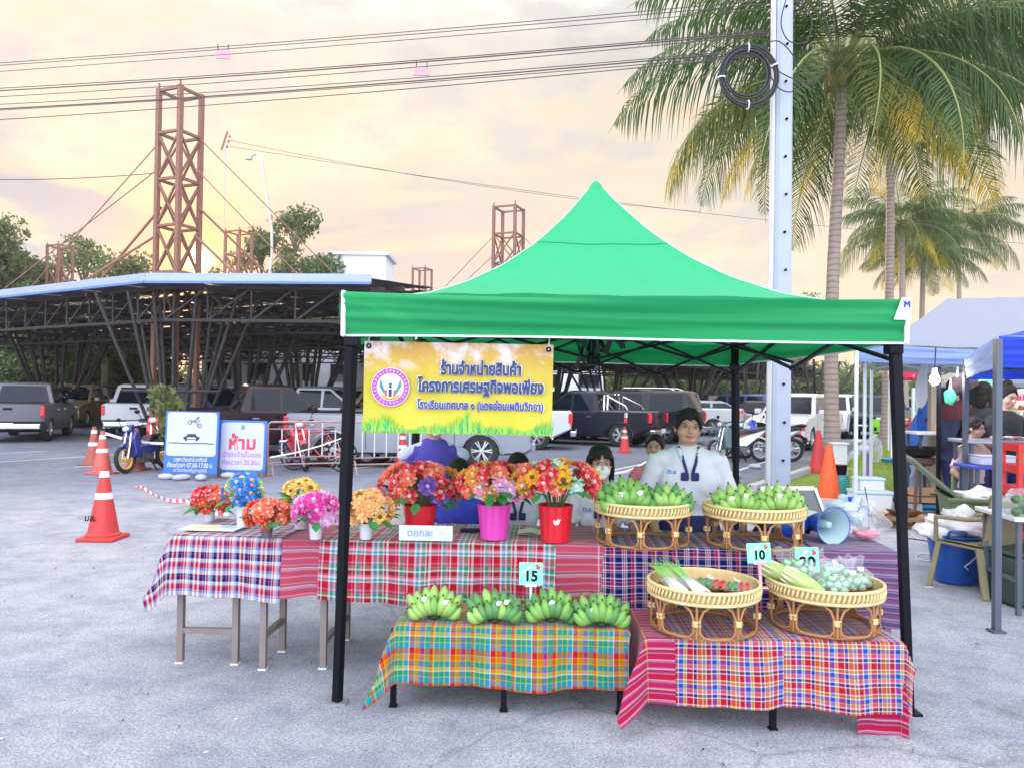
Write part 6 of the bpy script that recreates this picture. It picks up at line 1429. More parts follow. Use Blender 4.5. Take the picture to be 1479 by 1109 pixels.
def sticker(parent, c, n_, r=.017):
    M = Matrix.Translation(c) @ Vector(n_).to_track_quat('Z', 'Y').to_matrix().to_4x4()
    o = MB().lathe([(0, .0015), (r, .001), (r, -.002)], 14, M).add([M @ Vector((r*.5, r*.7, .001)), M @ Vector((r*1.6, r*.9, .001)), M @ Vector((r*.9, r*.1, .001))], [(0, 1, 2)]).build('sticker', STK, parent)
    s_ = MB()
    for k_, w_ in ((.35, .4), (.0, .62), (-.35, .3)): s_.bar(M @ Vector((-r*w_, r*k_, .0022)), M @ Vector((r*w_*.8, r*(k_+.06), .0022)), r*.13, r*.05)
    s_.build('sticker_print', STKB, o)
sticker(t, (0, -.092, .12), (0, -1, .1), .017)

# ================================================================ bananas
BG = [mat('banana_green', (.17, .38, .075), .45, var=.2, scale=14), mat('banana_green_dark', (.085, .25, .065), .45, var=.2, scale=14), mat('banana_lime', (.27, .47, .11), .45, var=.15, scale=14)]
BTIP = mat('banana_tip', (.03, .045, .02), .8)
def banana_mesh(i):
    mb = MB(); pts = []; ln_ = .125; n = 8
    for k_ in range(n+1):
        s = k_/n; pts.append((0, -.030*math.sin(PI*s*.95), ln_*s))
    rs = [.008, .013, .023, .029, .031, .0305, .027, .018, .007]
    mb.tube(pts, [r_*1.0 for r_ in rs], 6, cap=True); mb.mi = 1; mb.tube([pts[-1], (0, -.004, ln_+.012)], [.0056, .0045], 6)
    return mb.mesh('banana', [BG[i], BTIP], 75)
BM = [banana_mesh(i) for i in range(3)]
def hand(label, pos, w=.29, seed=0, k=0, rz=0, n=(9, 8), tiltb=.25, grp='hands of green bananas', sc=1.0, st=2):
    q = random.Random(seed); t = thing('banana_hand', label, 'bananas', pos, rz, grp)
    for L_, cnt in enumerate(n):
        for i in range(cnt):
            f = (i+.5)/cnt*2-1; a = f*R(66-8*L_); bx = f*.075; 
            M = Matrix.Translation((bx, .012+.045*L_, .018+.012*L_+(.0 if L_ == 0 else .02)+abs(f)*-.004)) @ Matrix.Rotation(a, 4, 'Y') @ Matrix.Rotation(R(14-24*L_), 4, 'X') @ Matrix.Rotation(q.uniform(-.25, .25)+f*.5, 4, 'Z')
            o = inst('banana', BM[(k+(q.random() < .2)) % 3], t); o.matrix_local = M @ Matrix.Diagonal((1.0, 1.0, q.uniform(.92, 1.08)*(1.0-.16*abs(f))*(1+.05*L_), 1))
    MB().tube([(-.05, .02, .022), (0, -.004, .012), (.05, .02, .022)], [.014, .02, .014], 8).ell((0, -.015, .012), (.022, .012, .011)).build('stalk', BTIP, t, smooth=180)
    for i in range(st):
        x = q.uniform(-.07, .07); z = q.uniform(.085, .13); sticker(t, (x, -.048-.004, z), (x*3, -1, .25), .014)
    t.scale = (w/.29*sc,)*3
    return t
def on1(px, py): return G(px, py, zb+.012)
for i, (x, y, kk, lb) in enumerate(((627, 893, 2, 'pale green banana hand with two stickers, first from the left on the low bench'), (714, 898, 1, 'dark green banana hand, second on the low bench'), (797, 897, 0, 'banana hand right beside the price card reading 15'), (869, 903, 0, 'plump banana hand at the right end of the rainbow cloth'))):
    hand(lb, on1(x, y), .255, 30+i, kk, rnd.uniform(-.12, .12), n=(9, 7))

# ================================================================ rattan baskets
RTN = mat('rattan_pale', (.70, .55, .27), .5, var=.2, scale=30); RTB = mat('rattan_brown', (.40, .19, .07), .45, var=.25, scale=20); MATB = mat('basket_floor', (.34, .12, .05), .7, var=.2, scale=30, bump=.4)
WV = {}
def basket(label, px, py, zt, r=.275, hgt_=.21, lean=0, grp='round rattan pedestal baskets'):
    p = G(px, py, zt); p.x *= (p.y+r*.86)/p.y; t = thing('rattan_basket', label, 'basket', (p.x, p.y+r*.86, zt), rnd.uniform(0, 1), grp)
    if r not in WV:
        z0, z1 = hgt_-.055, hgt_; lst = []
        mb = MB(); n = 74
        for i in range(n):
            a = 2*PI*i/n; da = PI/n*.9
            mb.tube([((r+.007)*math.cos(a-da), (r+.007)*math.sin(a-da), z0), ((r+.013)*math.cos(a), (r+.013)*math.sin(a), (z0+z1)/2), ((r+.007)*math.cos(a+da*.6), (r+.007)*math.sin(a+da*.6), z1)], .0062, 5)
        lst.append(('woven_band', mb.mesh('woven_band', RTN, 180)))
        for z, rr_, nm in ((z1, r+.008, 'rim'), (z0, r+.006, 'lower_rim')):
            lst.append((nm, MB().tube([(rr_*math.cos(2*PI*i/56), rr_*math.sin(2*PI*i/56), z) for i in range(56)], .0095, 7, closed=True).mesh(nm, RTN, 180)))
        lst.append(('inner_wall', MB().lathe([(r-.004, z0), (r-.001, z1)], 48).lathe([(r-.008, z1), (r-.010, z0)], 48).mesh('inner_wall', RTN, 180)))
        mb = MB(); mb.lathe([(0, z0+.006), (r-.004, z0+.006), (r-.004, z0-.004), (0, z0-.004)], 40); lst.append(('basket_floor', mb.mesh('basket_floor', MATB, 30)))
        rb = r*.93; lst.append(('base_ring', MB().tube([(rb*math.cos(2*PI*i/56), rb*math.sin(2*PI*i/56), .010) for i in range(56)], .0095, 7, closed=True).mesh('base_ring', RTB, 180)))
        WV[r] = lst
        na = 8; av = MB(); rz_ = r*.97; da = PI/na*.86; zt_ = z0-.004
        pts = [(-da, .014), (-da, .05), (-da*.98, zt_*.62), (-da*.80, zt_*.84), (-da*.45, zt_*.97), (0, zt_), (da*.45, zt_*.97), (da*.80, zt_*.84), (da*.98, zt_*.62), (da, .05), (da, .014)]
        av.tube([(rz_*math.cos(a), rz_*math.sin(a), z) for a, z in pts], .0068, 6); WV['arch'+str(r)] = av.mesh('arch', RTB, 180)
        bv = MB(); rb2 = rz_*1.0; bv.tube([(rb2*math.cos(a), rb2*math.sin(a), z) for a, z in [(-da, .045), (-da*.85, .022), (-da*.5, .013), (0, .012), (da*.5, .013), (da*.85, .022), (da, .045)]], .0055, 5); WV['low'+str(r)] = bv.mesh('lower_arch', RTB, 180)
        bi = MB(); a = PI/na; bi.box((rz_*math.cos(a)*1.01, rz_*math.sin(a)*1.01, zt_*.5), (.026, .036, .022)); bi.tube([(rz_*math.cos(a), rz_*math.sin(a), .01), (rz_*math.cos(a), rz_*math.sin(a), zt_)], .007, 6); WV['post'+str(r)] = bi.mesh('bound_post', RTN if False else RTB, 60)
        wr = MB(); wr.lathe([(.019, -.014), (.021, -.007), (.019, 0), (.021, .007), (.019, .014)], 10, Matrix.Translation((rz_*math.cos(a), rz_*math.sin(a), zt_*.5))); WV['wrap'+str(r)] = wr.mesh('binding', RTN, 180)
    for nm, me in WV[r]: inst(nm, me, t)
    for i in range(8):
        for nm, kk in (('arch', 'arch'), ('lower_arch', 'low'), ('post', 'post')): o = inst(nm, WV[kk+str(r)], t, None, (0, 0, 2*PI*i/8))
        inst('binding', WV['wrap'+str(r)], t, None, (0, 0, 2*PI*i/8))
    return t, Vector((p.x, p.y+r*.86, zt+hgt_-.05))
b1, c1 = basket('pale rattan basket on legs with two banana hands before the standing woman', 928, 794, .752, .262, .235)
b2, c2 = basket('rattan basket with lime green bananas next to the megaphone', 1088, 797, .752, .268, .225)
b3, c3 = basket('lower rattan basket with bagged lemongrass and chillies', 1015, 925, zb+.016, .264, .228)
b4, c4_ = basket('lower rattan basket with cabbage and bagged green vegetables', 1190, 922, zb+.018, .268, .228)
hand('dark tipped banana hand on the left half of the upper left basket', c1+Vector((-.105, -.10, .0)), .30, 51, 0, .05, (8, 8))
hand('smaller banana hand on the right half of the upper left basket', c1+Vector((.12, -.10, .0)), .26, 52, 1, -.1, (8, 7))
hand('lime banana hand on the left half of the basket by the megaphone', c2+Vector((-.11, -.08, .0)), .27, 53, 2, .1, (8, 6))
hand('lime banana hand pointing sideways in the basket by the megaphone', c2+Vector((.12, -.08, .0)), .27, 54, 2, -.15, (8, 7))

# ================================================================ vegetables in bags
PLA = bpy.data.materials.new('clear_plastic'); PLA.use_nodes = True; n_, l_ = PLA.node_tree.nodes, PLA.node_tree.links
n_.remove(n_['Principled BSDF']); gl = n_.new('ShaderNodeBsdfGlossy'); gl.inputs['Roughness'].default_value = .18; tp = n_.new('ShaderNodeBsdfTransparent'); tp.inputs[0].default_value = (.97, .98, .99, 1); df = n_.new('ShaderNodeBsdfDiffuse'); df.inputs[0].default_value = (.8, .85, .9, 1)
fz = n_.new('ShaderNodeLayerWeight'); fz.inputs[0].default_value = .35; nz = n_.new('ShaderNodeTexNoise'); nz.inputs['Scale'].default_value = 30; mt = n_.new('ShaderNodeMath'); mt.operation = 'MULTIPLY_ADD'; l_.new(nz.outputs[0], mt.inputs[0]); mt.inputs[1].default_value = .5; l_.new(fz.outputs['Facing'], mt.inputs[2])
m2_ = n_.new('ShaderNodeMath'); m2_.operation = 'MULTIPLY'; m2_.use_clamp = True; l_.new(mt.outputs[0], m2_.inputs[0]); m2_.inputs[1].default_value = .42
a1 = n_.new('ShaderNodeMixShader'); a1.inputs[0].default_value = .5; l_.new(gl.outputs[0], a1.inputs[1]); l_.new(df.outputs[0], a1.inputs[2]); a2 = n_.new('ShaderNodeMixShader'); l_.new(m2_.outputs[0], a2.inputs[0]); l_.new(tp.outputs[0], a2.inputs[1]); l_.new(a1.outputs[0], a2.inputs[2]); l_.new(a2.outputs[0], n_['Material Output'].inputs[0])
def crumple(c, r, seed, amp=.12, nu=20, nv=14, M=None, name='plastic_film', parent=None, m=PLA):
    mb = MB(); mb.ell((0, 0, 0), (1, 1, 1), None, nu, nv); q = random.Random(seed); ph = [q.uniform(0, 6) for _ in range(6)]
    vs = []
    for v in mb.v:
        d = Vector(v); w = 1+amp*(math.sin(d.x*5+ph[0]+d.z*4)+math.sin(d.y*7+ph[1])*.6+math.sin((d.x+d.z)*11+ph[2])*.45+q.uniform(-.25, .25)); p_ = Vector((d.x*r[0]*w, d.y*r[1]*w, d.z*r[2]*w)); vs.append(tuple((M @ p_ if M is not None else p_)+Vector(c)))
    mb.v = vs; return mb.build(name, m, parent, smooth=55)
EGP = mat('round_eggplant', (.36, .62, .42), .3, var=.25, scale=30); CAL = mat('calyx', (.10, .28, .10), .6)
em_ = MB().ell((0, 0, 0), (.021, .021, .019), None, 12, 8); em_.mi = 1; em_.lathe([(0, .024), (.006, .022), (.014, .014)], 6); EGM = em_.mesh('eggplant', [EGP, CAL], 180)
def eggbag(label, c, w, seed, n=14, flat=.6):
    q = random.Random(seed); t = thing('vegetable_bag', label, 'bag of vegetables', c, q.uniform(-.5, .5), 'clear bags of round green eggplants')
    for i in range(n):
        a = i*2.4; r_ = w*.42*math.sqrt((i % 7+.5)/7); L_ = i//7
        inst('eggplant', EGM, t, (math.cos(a)*r_, math.sin(a)*r_*.8, .024+.032*L_), (q.uniform(-1, 1), q.uniform(-1, 1), 0), q.uniform(.9, 1.15))
    crumple((0, 0, .042), (w*.56, w*.46, .052), seed, .08, parent=t)
    m_ = MB(); m_.grid(lambda u, v: ((u-.5)*w*(.5+.6*v), w*.42+v*.06, .05+.09*v+.010*math.sin(u*14+seed)), 10, 5); m_.build('bag_mouth', PLA, t, smooth=180)
    sticker(t, (0, -w*.2, .098), (0, -.6, .8), .015)
    return t
eggbag('bag of round pale eggplants standing up before the price card reading 20', c4_+Vector((-.11, .08, .03)), .17, 61, 18)
eggbag('bag of round eggplants behind the price card at the back of the basket', c4_+Vector((.08, .13, .02)), .16, 62, 14)
eggbag('bag of pale green eggplants at the front middle of the vegetable basket', c4_+Vector((-.01, -.10, .0)), .17, 63, 16)
eggbag('bag of pale eggplants at the right front of the vegetable basket', c4_+Vector((.12, -.02, .0)), .16, 64, 15)
eggbag('bag with larger green gourds at the far right of the vegetable basket', c4_+Vector((.20, .06, .0)), .13, 65, 10)
# napa cabbages
CB, CBL = mat('cabbage_leaf', (.45, .62, .20), .55, var=.25, scale=18, trans=.15), mat('cabbage_rib', (.70, .76, .52), .5, var=.1)
def cabbage(label, c, ln_, r, rot, seed):
    t = thing('napa_cabbage', label, 'cabbage', c); t.rotation_euler = rot; q = random.Random(seed)
    for i in range(11):
        a = i*2.4; w = .62 if i < 5 else .8; rr_ = r*(.72+.03*i)
        m_ = MB()
        def fn(u, v):
            an = a+(u-.5)*2.2; s = v*ln_*(.86+.02*i); prof = rr_*(math.sin(PI*min(1, .22+v*.72)))**.55+.007*math.sin(u*26+v*17+i)*v; return (s-ln_/2, math.cos(an)*prof, math.sin(an)*prof*.9)
        m_.grid(fn, 10, 9); me_o = m_.build('leaf', CB, t, smooth=180)
        m_ = MB(); m_.tube([((v*ln_*.75)-ln_/2, math.cos(a)*(rr_*(math.sin(PI*min(1, .22+v*.72)))**.55+.002), math.sin(a)*(rr_*(math.sin(PI*min(1, .22+v*.72)))**.55+.002)*.9) for v in (0, .2, .4, .6, .8)], [.009, .008, .006, .004, .002], 5); m_.build('rib', CBL, me_o, smooth=180)
    MB().ell((-ln_/2+.008, 0, 0), (.01, r*.5, r*.45)).build('cut_stem', CBL, t, smooth=180)
    return t
cabbage('pale green napa cabbage lying deepest at the left of the vegetable basket', c4_+Vector((-.215, .02, .075)), .19, .052, (0, R(18), R(-35)), 1)
cabbage('front napa cabbage tilted over the basket rim, yellow green', c4_+Vector((-.15, -.11, .06)), .20, .050, (0, R(22), R(-40)), 2)
# lemongrass and chilli packs
LGR = mat('lemongrass', (.55, .68, .38), .5, var=.3, scale=30); LGG = mat('lemongrass_green', (.22, .50, .10), .5, var=.2); LGP = mat('lemongrass_base', (.78, .76, .66), .5)
def lemongrass(label, c, rz, seed):
    t = thing('lemongrass_pack', label, 'lemongrass', c); t.rotation_euler = (R(16), 0, rz); q = random.Random(seed)
    for i in range(13):
        x = (i % 7-3)*.0095+q.uniform(-.002, .002); z = .01+.012*(i//7); l0 = -.12+q.uniform(-.01, .01); fan = x*1.2
        m_ = MB(); m_.mi = 0; m_.tube([(x*1.5, l0, z), (x, -.03, z+.003), (x*.9, .03, z+.004)], [.0075, .0052, .004], 6); m_.mi = 1; m_.tube([(x*.9, .03, z+.004), (x*.9+fan*.3, .12, z+.012+q.uniform(0, .01)), (x+fan, .17+q.uniform(-.03, .02), z+.02+q.uniform(-.01, .02))], [.004, .003, .001], 5); m_.build('stalk', [LGP, LGG], t, smooth=180)
    crumple((0, -.03, .016), (.050, .115, .022), seed, .07, parent=t)
    return t
lemongrass('clear pack of lemongrass stalks at the left edge of the chilli basket', c3+Vector((-.165, -.02, .035)), R(18), 1)
lemongrass('second clear pack of lemongrass leaning towards the basket middle', c3+Vector((-.075, .0, .032)), R(26), 2)
CHR_, CHG = mat('chilli_red', (.62, .02, .02), .25, var=.2), mat('chilli_green', (.05, .28, .04), .25, var=.2)
def chilli(label, c, rz, seed, n=11):
    t = thing('chilli_pack', label, 'chillies', c, rz); q = random.Random(seed)
    for i in range(n):
        y = (i-n/2)*.011; ln_ = .085+q.uniform(-.01, .015); z = .010+.008*(i % 2); m_ = MB()
        m_.tube([(-ln_/2, y, z), (-ln_/4, y+.002, z+.003), (0, y, z+.004), (ln_/4, y+.003, z+.002), (ln_/2, y+q.uniform(-.006, .006), z-.001)], [.006, .0085, .008, .006, .001], 7); o = m_.build('chilli', CHR_ if (i < n*.45 or q.random() < .12) else CHG, t, smooth=180); MB().tube([(-ln_/2, y, z), (-ln_/2-.022, y+.003, z+.003)], .0022, 4).build('stalk', CHG, o)
    crumple((0, 0, .013), (.066, .072, .014), seed, .05, parent=t); sticker(t, (.01, .0, .034), (0, -.4, 1), .014); t.scale = (1.3, 1.3, 1.6)
    return t
chilli('clear tray pack of red and green chillies in the middle of the basket', c3+Vector((.045, .045, .004)), R(60), 1)
chilli('chilli pack with more red pods at the right of the basket', c3+Vector((.165, -.015, .004)), R(75), 2, 9)
# ================================================================ cards and small goods
MINT = mat('card_mint', (.22, .80, .52), .5, var=.03)
def pricecard(txt, label, p, w, h, stick, smat, rz=0, lean=0):
    t = thing('price_card', label, 'price card', p, rz); t.rotation_euler = (R(-8), R(lean), rz)
    MB().box((0, 0, 0), (w, .003, h)).build('card', MINT, t, bevel=.001)
    lettering('lettering', txt, h*.62, BLACK, t, (-.0, -.0028, -h*.12), FX, bold=.04)
    m_ = MB(); m_.prism([(-w*.42, h*.05), (-w*.28, h*.05), (w*.10, h*.36), (w*.02, h*.42)], -.0022, -.0018); m_.build('ribbon_print', mat('pale_print', (.6, .85, .75)), t)
    m_ = MB(); m_.ell((w*.30, -.002, h*.28), (w*.10, .0015, h*.10)); m_.build('tomato_print', mat('print_red', (.8, .04, .12)), t); MB().ell((w*.27, -.0028, h*.37), (w*.07, .001, h*.05)).build('leaf_print', CHG, t)
    MB().bar((0, .006, -h*.45), (0, .006, -stick), .014, .008).build('stick', smat, t); MB().box((0, .006, -stick), (.06, .04, .01)).build('stand', smat, t); MB().box((0, .003, -h*.5), (w*.5, .012, .016)).build('clip', smat, t)
    return t
PINK = mat('pink_plastic', (.85, .30, .38), .35)
pricecard('15', 'mint price card reading 15 on a white stick behind the low bananas', P(767, 828, 4.09), .125, .118, .20, WHITE, R(-3))
pricecard('10', 'mint price card reading 10 on a pink stick beside the chilli basket', P(1096, 798, 3.86), .122, .098, .17, PINK, R(3), -2)
pricecard('20', 'mint price card reading 20 half hidden by the bags of eggplants', P(1166, 808, 4.0), .118, .13, .12, WHITE, R(-8), -3)
# white name plate
p = onT(615, 781); t = thing('name_plate', 'white folded sign plate with grey Thai lettering on the flower table', 'sign', (p.x, p.y-.01, .757), R(-2))
m_ = MB(); m_.prism([(-.15, 0), (-.151, .085), (.151, .085), (.15, 0)], -.002, .002); m_.build('plate', mat('plate_white', (.60, .68, .76), .3), t); MB().add([(-.15, .0, .085), (.15, .0, .085), (.15, .05, .0), (-.15, .05, .0), (-.15, .002, .085), (.15, .002, .085), (.15, .052, .0), (-.15, .052, .0)], [(0, 1, 2, 3), (7, 6, 5, 4)]).build('back_fold', mat('plate_white', (.60, .68, .76), .3), t)
lettering('lettering', 'ดอกละ', .055, mat('print_grey', (.30, .38, .50)), t, (-.03, -.004, .042), FX, bold=.02, width=.145); lettering('lettering', '19.-', .032, mat('print_pale', (.5, .6, .7)), t, (.095, -.004, .040), FX, bold=.02)
# certificate like leaflet, folded card, phone, notebook
p = onT(300, 765); t = thing('leaflet', 'shiny white leaflet with a yellow printed field at the table corner', 'leaflet', (p.x+.02, p.y+.02, .76), R(-4))
MB().box((0, 0, .003), (.34, .17, .005)).build('sheet', mat('leaflet_white', (.85, .86, .88), .25), t); MB().box((-.04, .0, .0065), (.20, .11, .001)).build('yellow_field', mat('leaflet_yellow', (.85, .78, .45), .3), t); MB().lathe([(0, .0085), (.045, .0085), (.045, .006)], 20, Matrix.Translation((.10, 0, 0))).build('round_print', mat('leaflet_blue', (.5, .65, .8), .3), t)
lettering('lettering', 'ดอกไม้', .05, mat('leaflet_print', (.80, .62, .25)), t, (-.04, 0, .0075), (0, 0, 0), bold=.01)
p = onT(408, 745); t = thing('folded_card', 'stiff cream folded card standing between the yellow and pink bunches', 'card', (X(505, 4.8, 740), 4.82, .757), R(12)); MB().prism([(-.11, 0), (-.12, .10), (.10, .115), (.11, 0)], -.002, .002).build('sheet', mat('card_cream', (.8, .74, .70), .5), t)
t = thing('folded_card', 'white card propped behind the peach bunch', 'card', (X(560, 4.85, 745), 4.86, .757), R(-8)); MB().prism([(-.10, 0), (-.10, .09), (.10, .095), (.10, 0)], -.002, .002).build('sheet', mat('card_white', (.82, .83, .84), .5), t)
p = onT(682, 768); t = thing('phone', 'dark phone lying flat left of the magenta pot', 'phone', p+Vector((0, .03, .003)), R(8)); MB().box((0, 0, .005), (.15, .075, .008)).build('case', BLACK, t, bevel=.003); MB().box((0, 0, .0096), (.14, .066, .001)).build('screen', GLASSDK, t)
p = onT(775, 772); t = thing('notebook', 'open cream notebook between the magenta and the stickered red pot', 'book', p+Vector((.02, .05, .003)), R(-6))
for s in (-1, 1): m_ = MB(); m_.grid(lambda u, v, s=s: (s*u*.13, (v-.5)*.17, .004+.012*math.sin(PI*min(1, u*1.1))), 8, 2); m_.grid(lambda u, v, s=s: (s*u*.13, (v-.5)*.17, .001), 2, 1); m_.build('page', mat('page_cream', (.8, .72, .62), .7), t)
# megaphone
p = onT(1205, 783); mg = thing('megaphone', 'blue megaphone lying with its pale horn facing the viewer', 'megaphone', (p.x-.03, p.y+.12, .755+.105)); mg.rotation_euler = (0, 0, R(14)); mg.scale = (.88,)*3; mg.location.z -= .012; mg.location.x -= .01
HRN = mat('horn_grey', (.40, .55, .60), .35, var=.05); MGB = mat('megaphone_blue', (.02, .10, .55), .35)
A_ = Matrix.Rotation(R(90), 4, 'X')
MB().lathe([(.122, .15), (.126, .152), (.124, .147), (.105, .125), (.080, .07), (.062, -.02), (.055, -.10), (.058, -.12)], 36, A_).build('horn', MGB, mg, smooth=60)
MB().lathe([(.120, .150), (.100, .122), (.076, .065), (.058, -.02), (.050, -.08), (.0, -.08)], 36, A_).build('horn_inside', HRN, mg, smooth=60)
MB().lathe([(0, .11), (.018, .11), (.022, .105), (.024, .06), (.034, -.02), (.04, -.06)], 20, A_).build('reflex_cone', HRN, mg, smooth=60)
MB().tube([(.1235*math.cos(2*PI*i/40), -.150, .1235*math.sin(2*PI*i/40)) for i in range(40)], .004, 6, closed=True).build('rim', MGB, mg, smooth=180)
MB().lathe([(0, .0), (.052, .0), (.056, .01), (.056, .15), (.05, .16), (0, .16)], 24, Matrix.Translation((0, .11, 0)) @ Matrix.Rotation(R(-90), 4, 'X')).build('body', MGB, mg, smooth=40)
MB().tube([(0, .12, -.05), (0, .13, -.095)], .018, 8).build('grip', BLACK, mg); MB().box((-.04, .05, .075), (.09, .12, .003), Matrix.Rotation(R(-20), 4, 'Y')).build('label_plate', WHITE, mg)
# blue bag beside the megaphone
t = thing('blue_bag', 'shiny blue packet with a white label behind the basket legs', 'bag', (X(1140, 4.6, 770), 4.62, .755), R(10)); crumple((0, 0, .07), (.13, .07, .07), 71, .07, m=MGB, name='packet', parent=t); MB().box((.02, -.078, .08), (.08, .004, .05)).build('label', WHITE, t, bevel=.002)
# solar lid / folding panel leaning
t = thing('tilted_panel', 'grey open lid with a pale metal rim tilted up behind the megaphone', 'panel', (X(1150, 5.05, 745), 5.0, .78), R(6)); t.rotation_euler = (R(-38), 0, R(8))
MB().box((0, .0, .14), (.36, .012, .22)).build('panel', mat('panel_grey', (.10, .12, .13), .3, var=.3), t)
for a, b in (((-.19, .03), (.19, .03)), ((-.19, .25), (.19, .25)), ((-.19, .03), (-.19, .25)), ((.19, .03), (.19, .25))): MB().bar((a[0], 0, a[1]), (b[0], 0, b[1]), .02, .03).build('rim', mat('aluminium', (.6, .62, .66), .35, .7), t)
MB().bar((.17, .01, .25), (.22, .12, -.02), .012).build('prop', mat('aluminium', (.6, .62, .66), .35, .7), t)
MB().box((0, .16, .05), (.4, .25, .08)).build('case_base', BLACK, t, bevel=.01)
# clear shopping bags
t = thing('plastic_bag', 'crumpled clear plastic bag with a pink item by the right front leg of the canopy', 'plastic bag', onT(1258, 785)+Vector((.02, .14, .01)), 0)
crumple((0, 0, .085), (.13, .10, .09), 81, .16, 26, 18, parent=t); crumple((.02, .0, .16), (.05, .04, .07), 82, .25, 16, 12, parent=t); crumple((0, -.03, .03), (.08, .05, .026), 83, .12, m=PINK, name='pink_packet', parent=t)
t = thing('plastic_bag', 'pale blue white rumpled bag behind the megaphone horn', 'plastic bag', onT(1228, 762)+Vector((.04, .12, .01)), .5)
crumple((0, 0, .09), (.15, .10, .09), 84, .15, 26, 18, parent=t, m=mat('milky_plastic', (.62, .74, .88), .3, var=.2, alpha=.6)); MB().box((-.03, -.05, .17), (.05, .02, .03)).build('blue_cap', MGB, t)
t = thing('wire_hook', 'thin black aerial rod standing by the clear bags', 'rod', onT(1264, 770)+Vector((0, .08, 0))); MB().tube([(0, 0, 0), (-.01, 0, .18), (-.03, .0, .28)], .003, 5).build('rod', BLACK, t)
# seller's stools
for px_, Y_, lb in ((868, 5.15, 'stool under the masked girl'), (628, 6.15, 'stool under the boy in violet'), (664, 5.15, 'stool under the kid in deep blue'), (750, 5.3, 'stool under the child behind the magenta pot'), (946, 5.95, 'stool under the child in pink')):
    t = thing('stool', 'low plastic '+lb, 'stool', (X(px_, Y_), Y_, 0), 0, 'plastic stools behind the table'); sm_ = mat('stool_blue', (.05, .15, .5), .4)
    MB().box((0, 0, .35), (.30, .30, .04)).build('seat', sm_, t, bevel=.01)
    for a in (-1, 1):
        for b in (-1, 1): MB().bar((a*.16, b*.16, 0), (a*.12, b*.12, .34), .035).build('leg', sm_, t)
# ================================================================ neighbouring stalls
def popup(label, corners, zt, zv, peak, mats, legm, top, seedv=0, leg=.035, name='canopy_tent', ridge=None):
    "corners: four ground points (x, y); mats: valance material for each side; top: roof material"
    t = thing(name, label, 'canopy tent', (0, 0, 0), 0, 'neighbouring market canopies'); cs = [Vector((*c, zt)) for c in corners]
    cen = sum(cs, Vector())/4; n = 16
    for i in range(4):
        a, b = cs[i], cs[(i+1) % 4]
        if ridge: pa, pb = (ridge[0], ridge[1]) if i == 0 else (ridge[1], ridge[1]) if i == 1 else (ridge[1], ridge[0]) if i == 2 else (ridge[0], ridge[0]); pa, pb = Vector(pa), Vector(pb)
        else: pa = pb = Vector((cen.x, cen.y, peak))
        m_ = MB()
        def fn(u, v):
            e = a.lerp(b, u); p = pa.lerp(pb, u); q = e.lerp(p, v); hh = p.z-e.z; q.z = e.z+hh*(v**1.45)-.03*math.sin(PI*v)*math.sin(PI*u)+.006*math.sin(u*30+v*9); return q
        m_.grid(fn, n, n); m_.build('roof_panel', top[i] if isinstance(top, (list, tuple)) else top, t, smooth=180)
        valance(corners[i], corners[(i+1) % 4], seedv+i, 'valance', mats[i], zt, zv, .02, t, mats[i], .7)
        MB().bar((*corners[i], 0), (*corners[i], zt-.02), leg).build('leg', legm, t, bevel=.003); MB().box((*corners[i], .008), (.09, .09, .016)).build('foot_plate', legm, t)
        aa, bb = Vector((*corners[i], 0)), Vector((*corners[(i+1) % 4], 0)); ctr = Vector((cen.x, cen.y, 0)); aa = aa.lerp(ctr, .035); bb = bb.lerp(ctr, .035)
        for k_ in range(4):
            p, q = aa.lerp(bb, k_/4), aa.lerp(bb, (k_+1)/4); MB().bar((p.x, p.y, zv+.03), (q.x, q.y, zt-.05), .022).build('scissor_bar', legm, t); MB().bar((p.x, p.y, zt-.05), (q.x, q.y, zv+.03), .022).build('scissor_bar', legm, t)
    return t
DB = cloth_mat('blue_canopy_cloth', (.012, .06, .62), .3); LBC = cloth_mat('pale_blue_canopy_cloth', (.30, .42, .75), .4); WTC = cloth_mat('white_grey_canopy_cloth', (.36, .39, .50), .35); PKC = cloth_mat('pink_canopy_cloth', (.75, .04, .16), .35)
GSTL = mat('slate_steel', (.075, .10, .14), .45, var=.15); WSTL = mat('pale_steel', (.62, .72, .76), .4, var=.1)
a_ = G(1452, 910); A = (X(1441, 5.3, 530), 5.3); Bk = (X(1395, 8.0, 525), 8.0)
dd = Vector((A[0]-Bk[0], A[1]-Bk[1])).normalized(); nn = Vector((-dd.y, dd.x))
C2 = (A[0]+nn.x*3.0+.2, A[1]+nn.y*3.0+.1); D2 = (Bk[0]+nn.x*3.0, Bk[1]+nn.y*3.0)
if C2[0] < A[0]: nn = -nn; C2 = (A[0]+nn.x*3.0, A[1]+nn.y*3.0); D2 = (Bk[0]+nn.x*3.0, Bk[1]+nn.y*3.0)
zA, zAt = P(1441, 530, 5.3).z, P(1441, 490, 5.3).z
popup('deep blue pop up canopy at the right edge with a pale blue side', [A, (C2[0], C2[1]+.9), (D2[0], D2[1]+.5), Bk], zAt+.02, zA, 2.95, [DB, DB, DB, LBC], GSTL, [DB, DB, DB, cloth_mat('pale_blue_roof_cloth', (.40, .52, .80), .45)], 3, .045)
c0 = (X(1237, 10.0, 520), 10.0); c1 = (X(1600, 10.9, 520), 10.9); c2_ = (c1[0]+1.7, 14.0); c3_ = (c0[0]+1.6, 13.0)
popup('pale grey white canopy with a level ridge behind the right front leg', [c0, c1, c2_, c3_], P(1237, 497, 10).z, P(1237, 522, 10).z, 3.1, [LBC, LBC, WTC, WTC], WSTL, WTC, 9, .04, ridge=[P(1368, 432, 11.8), P(1560, 428, 12.4)])
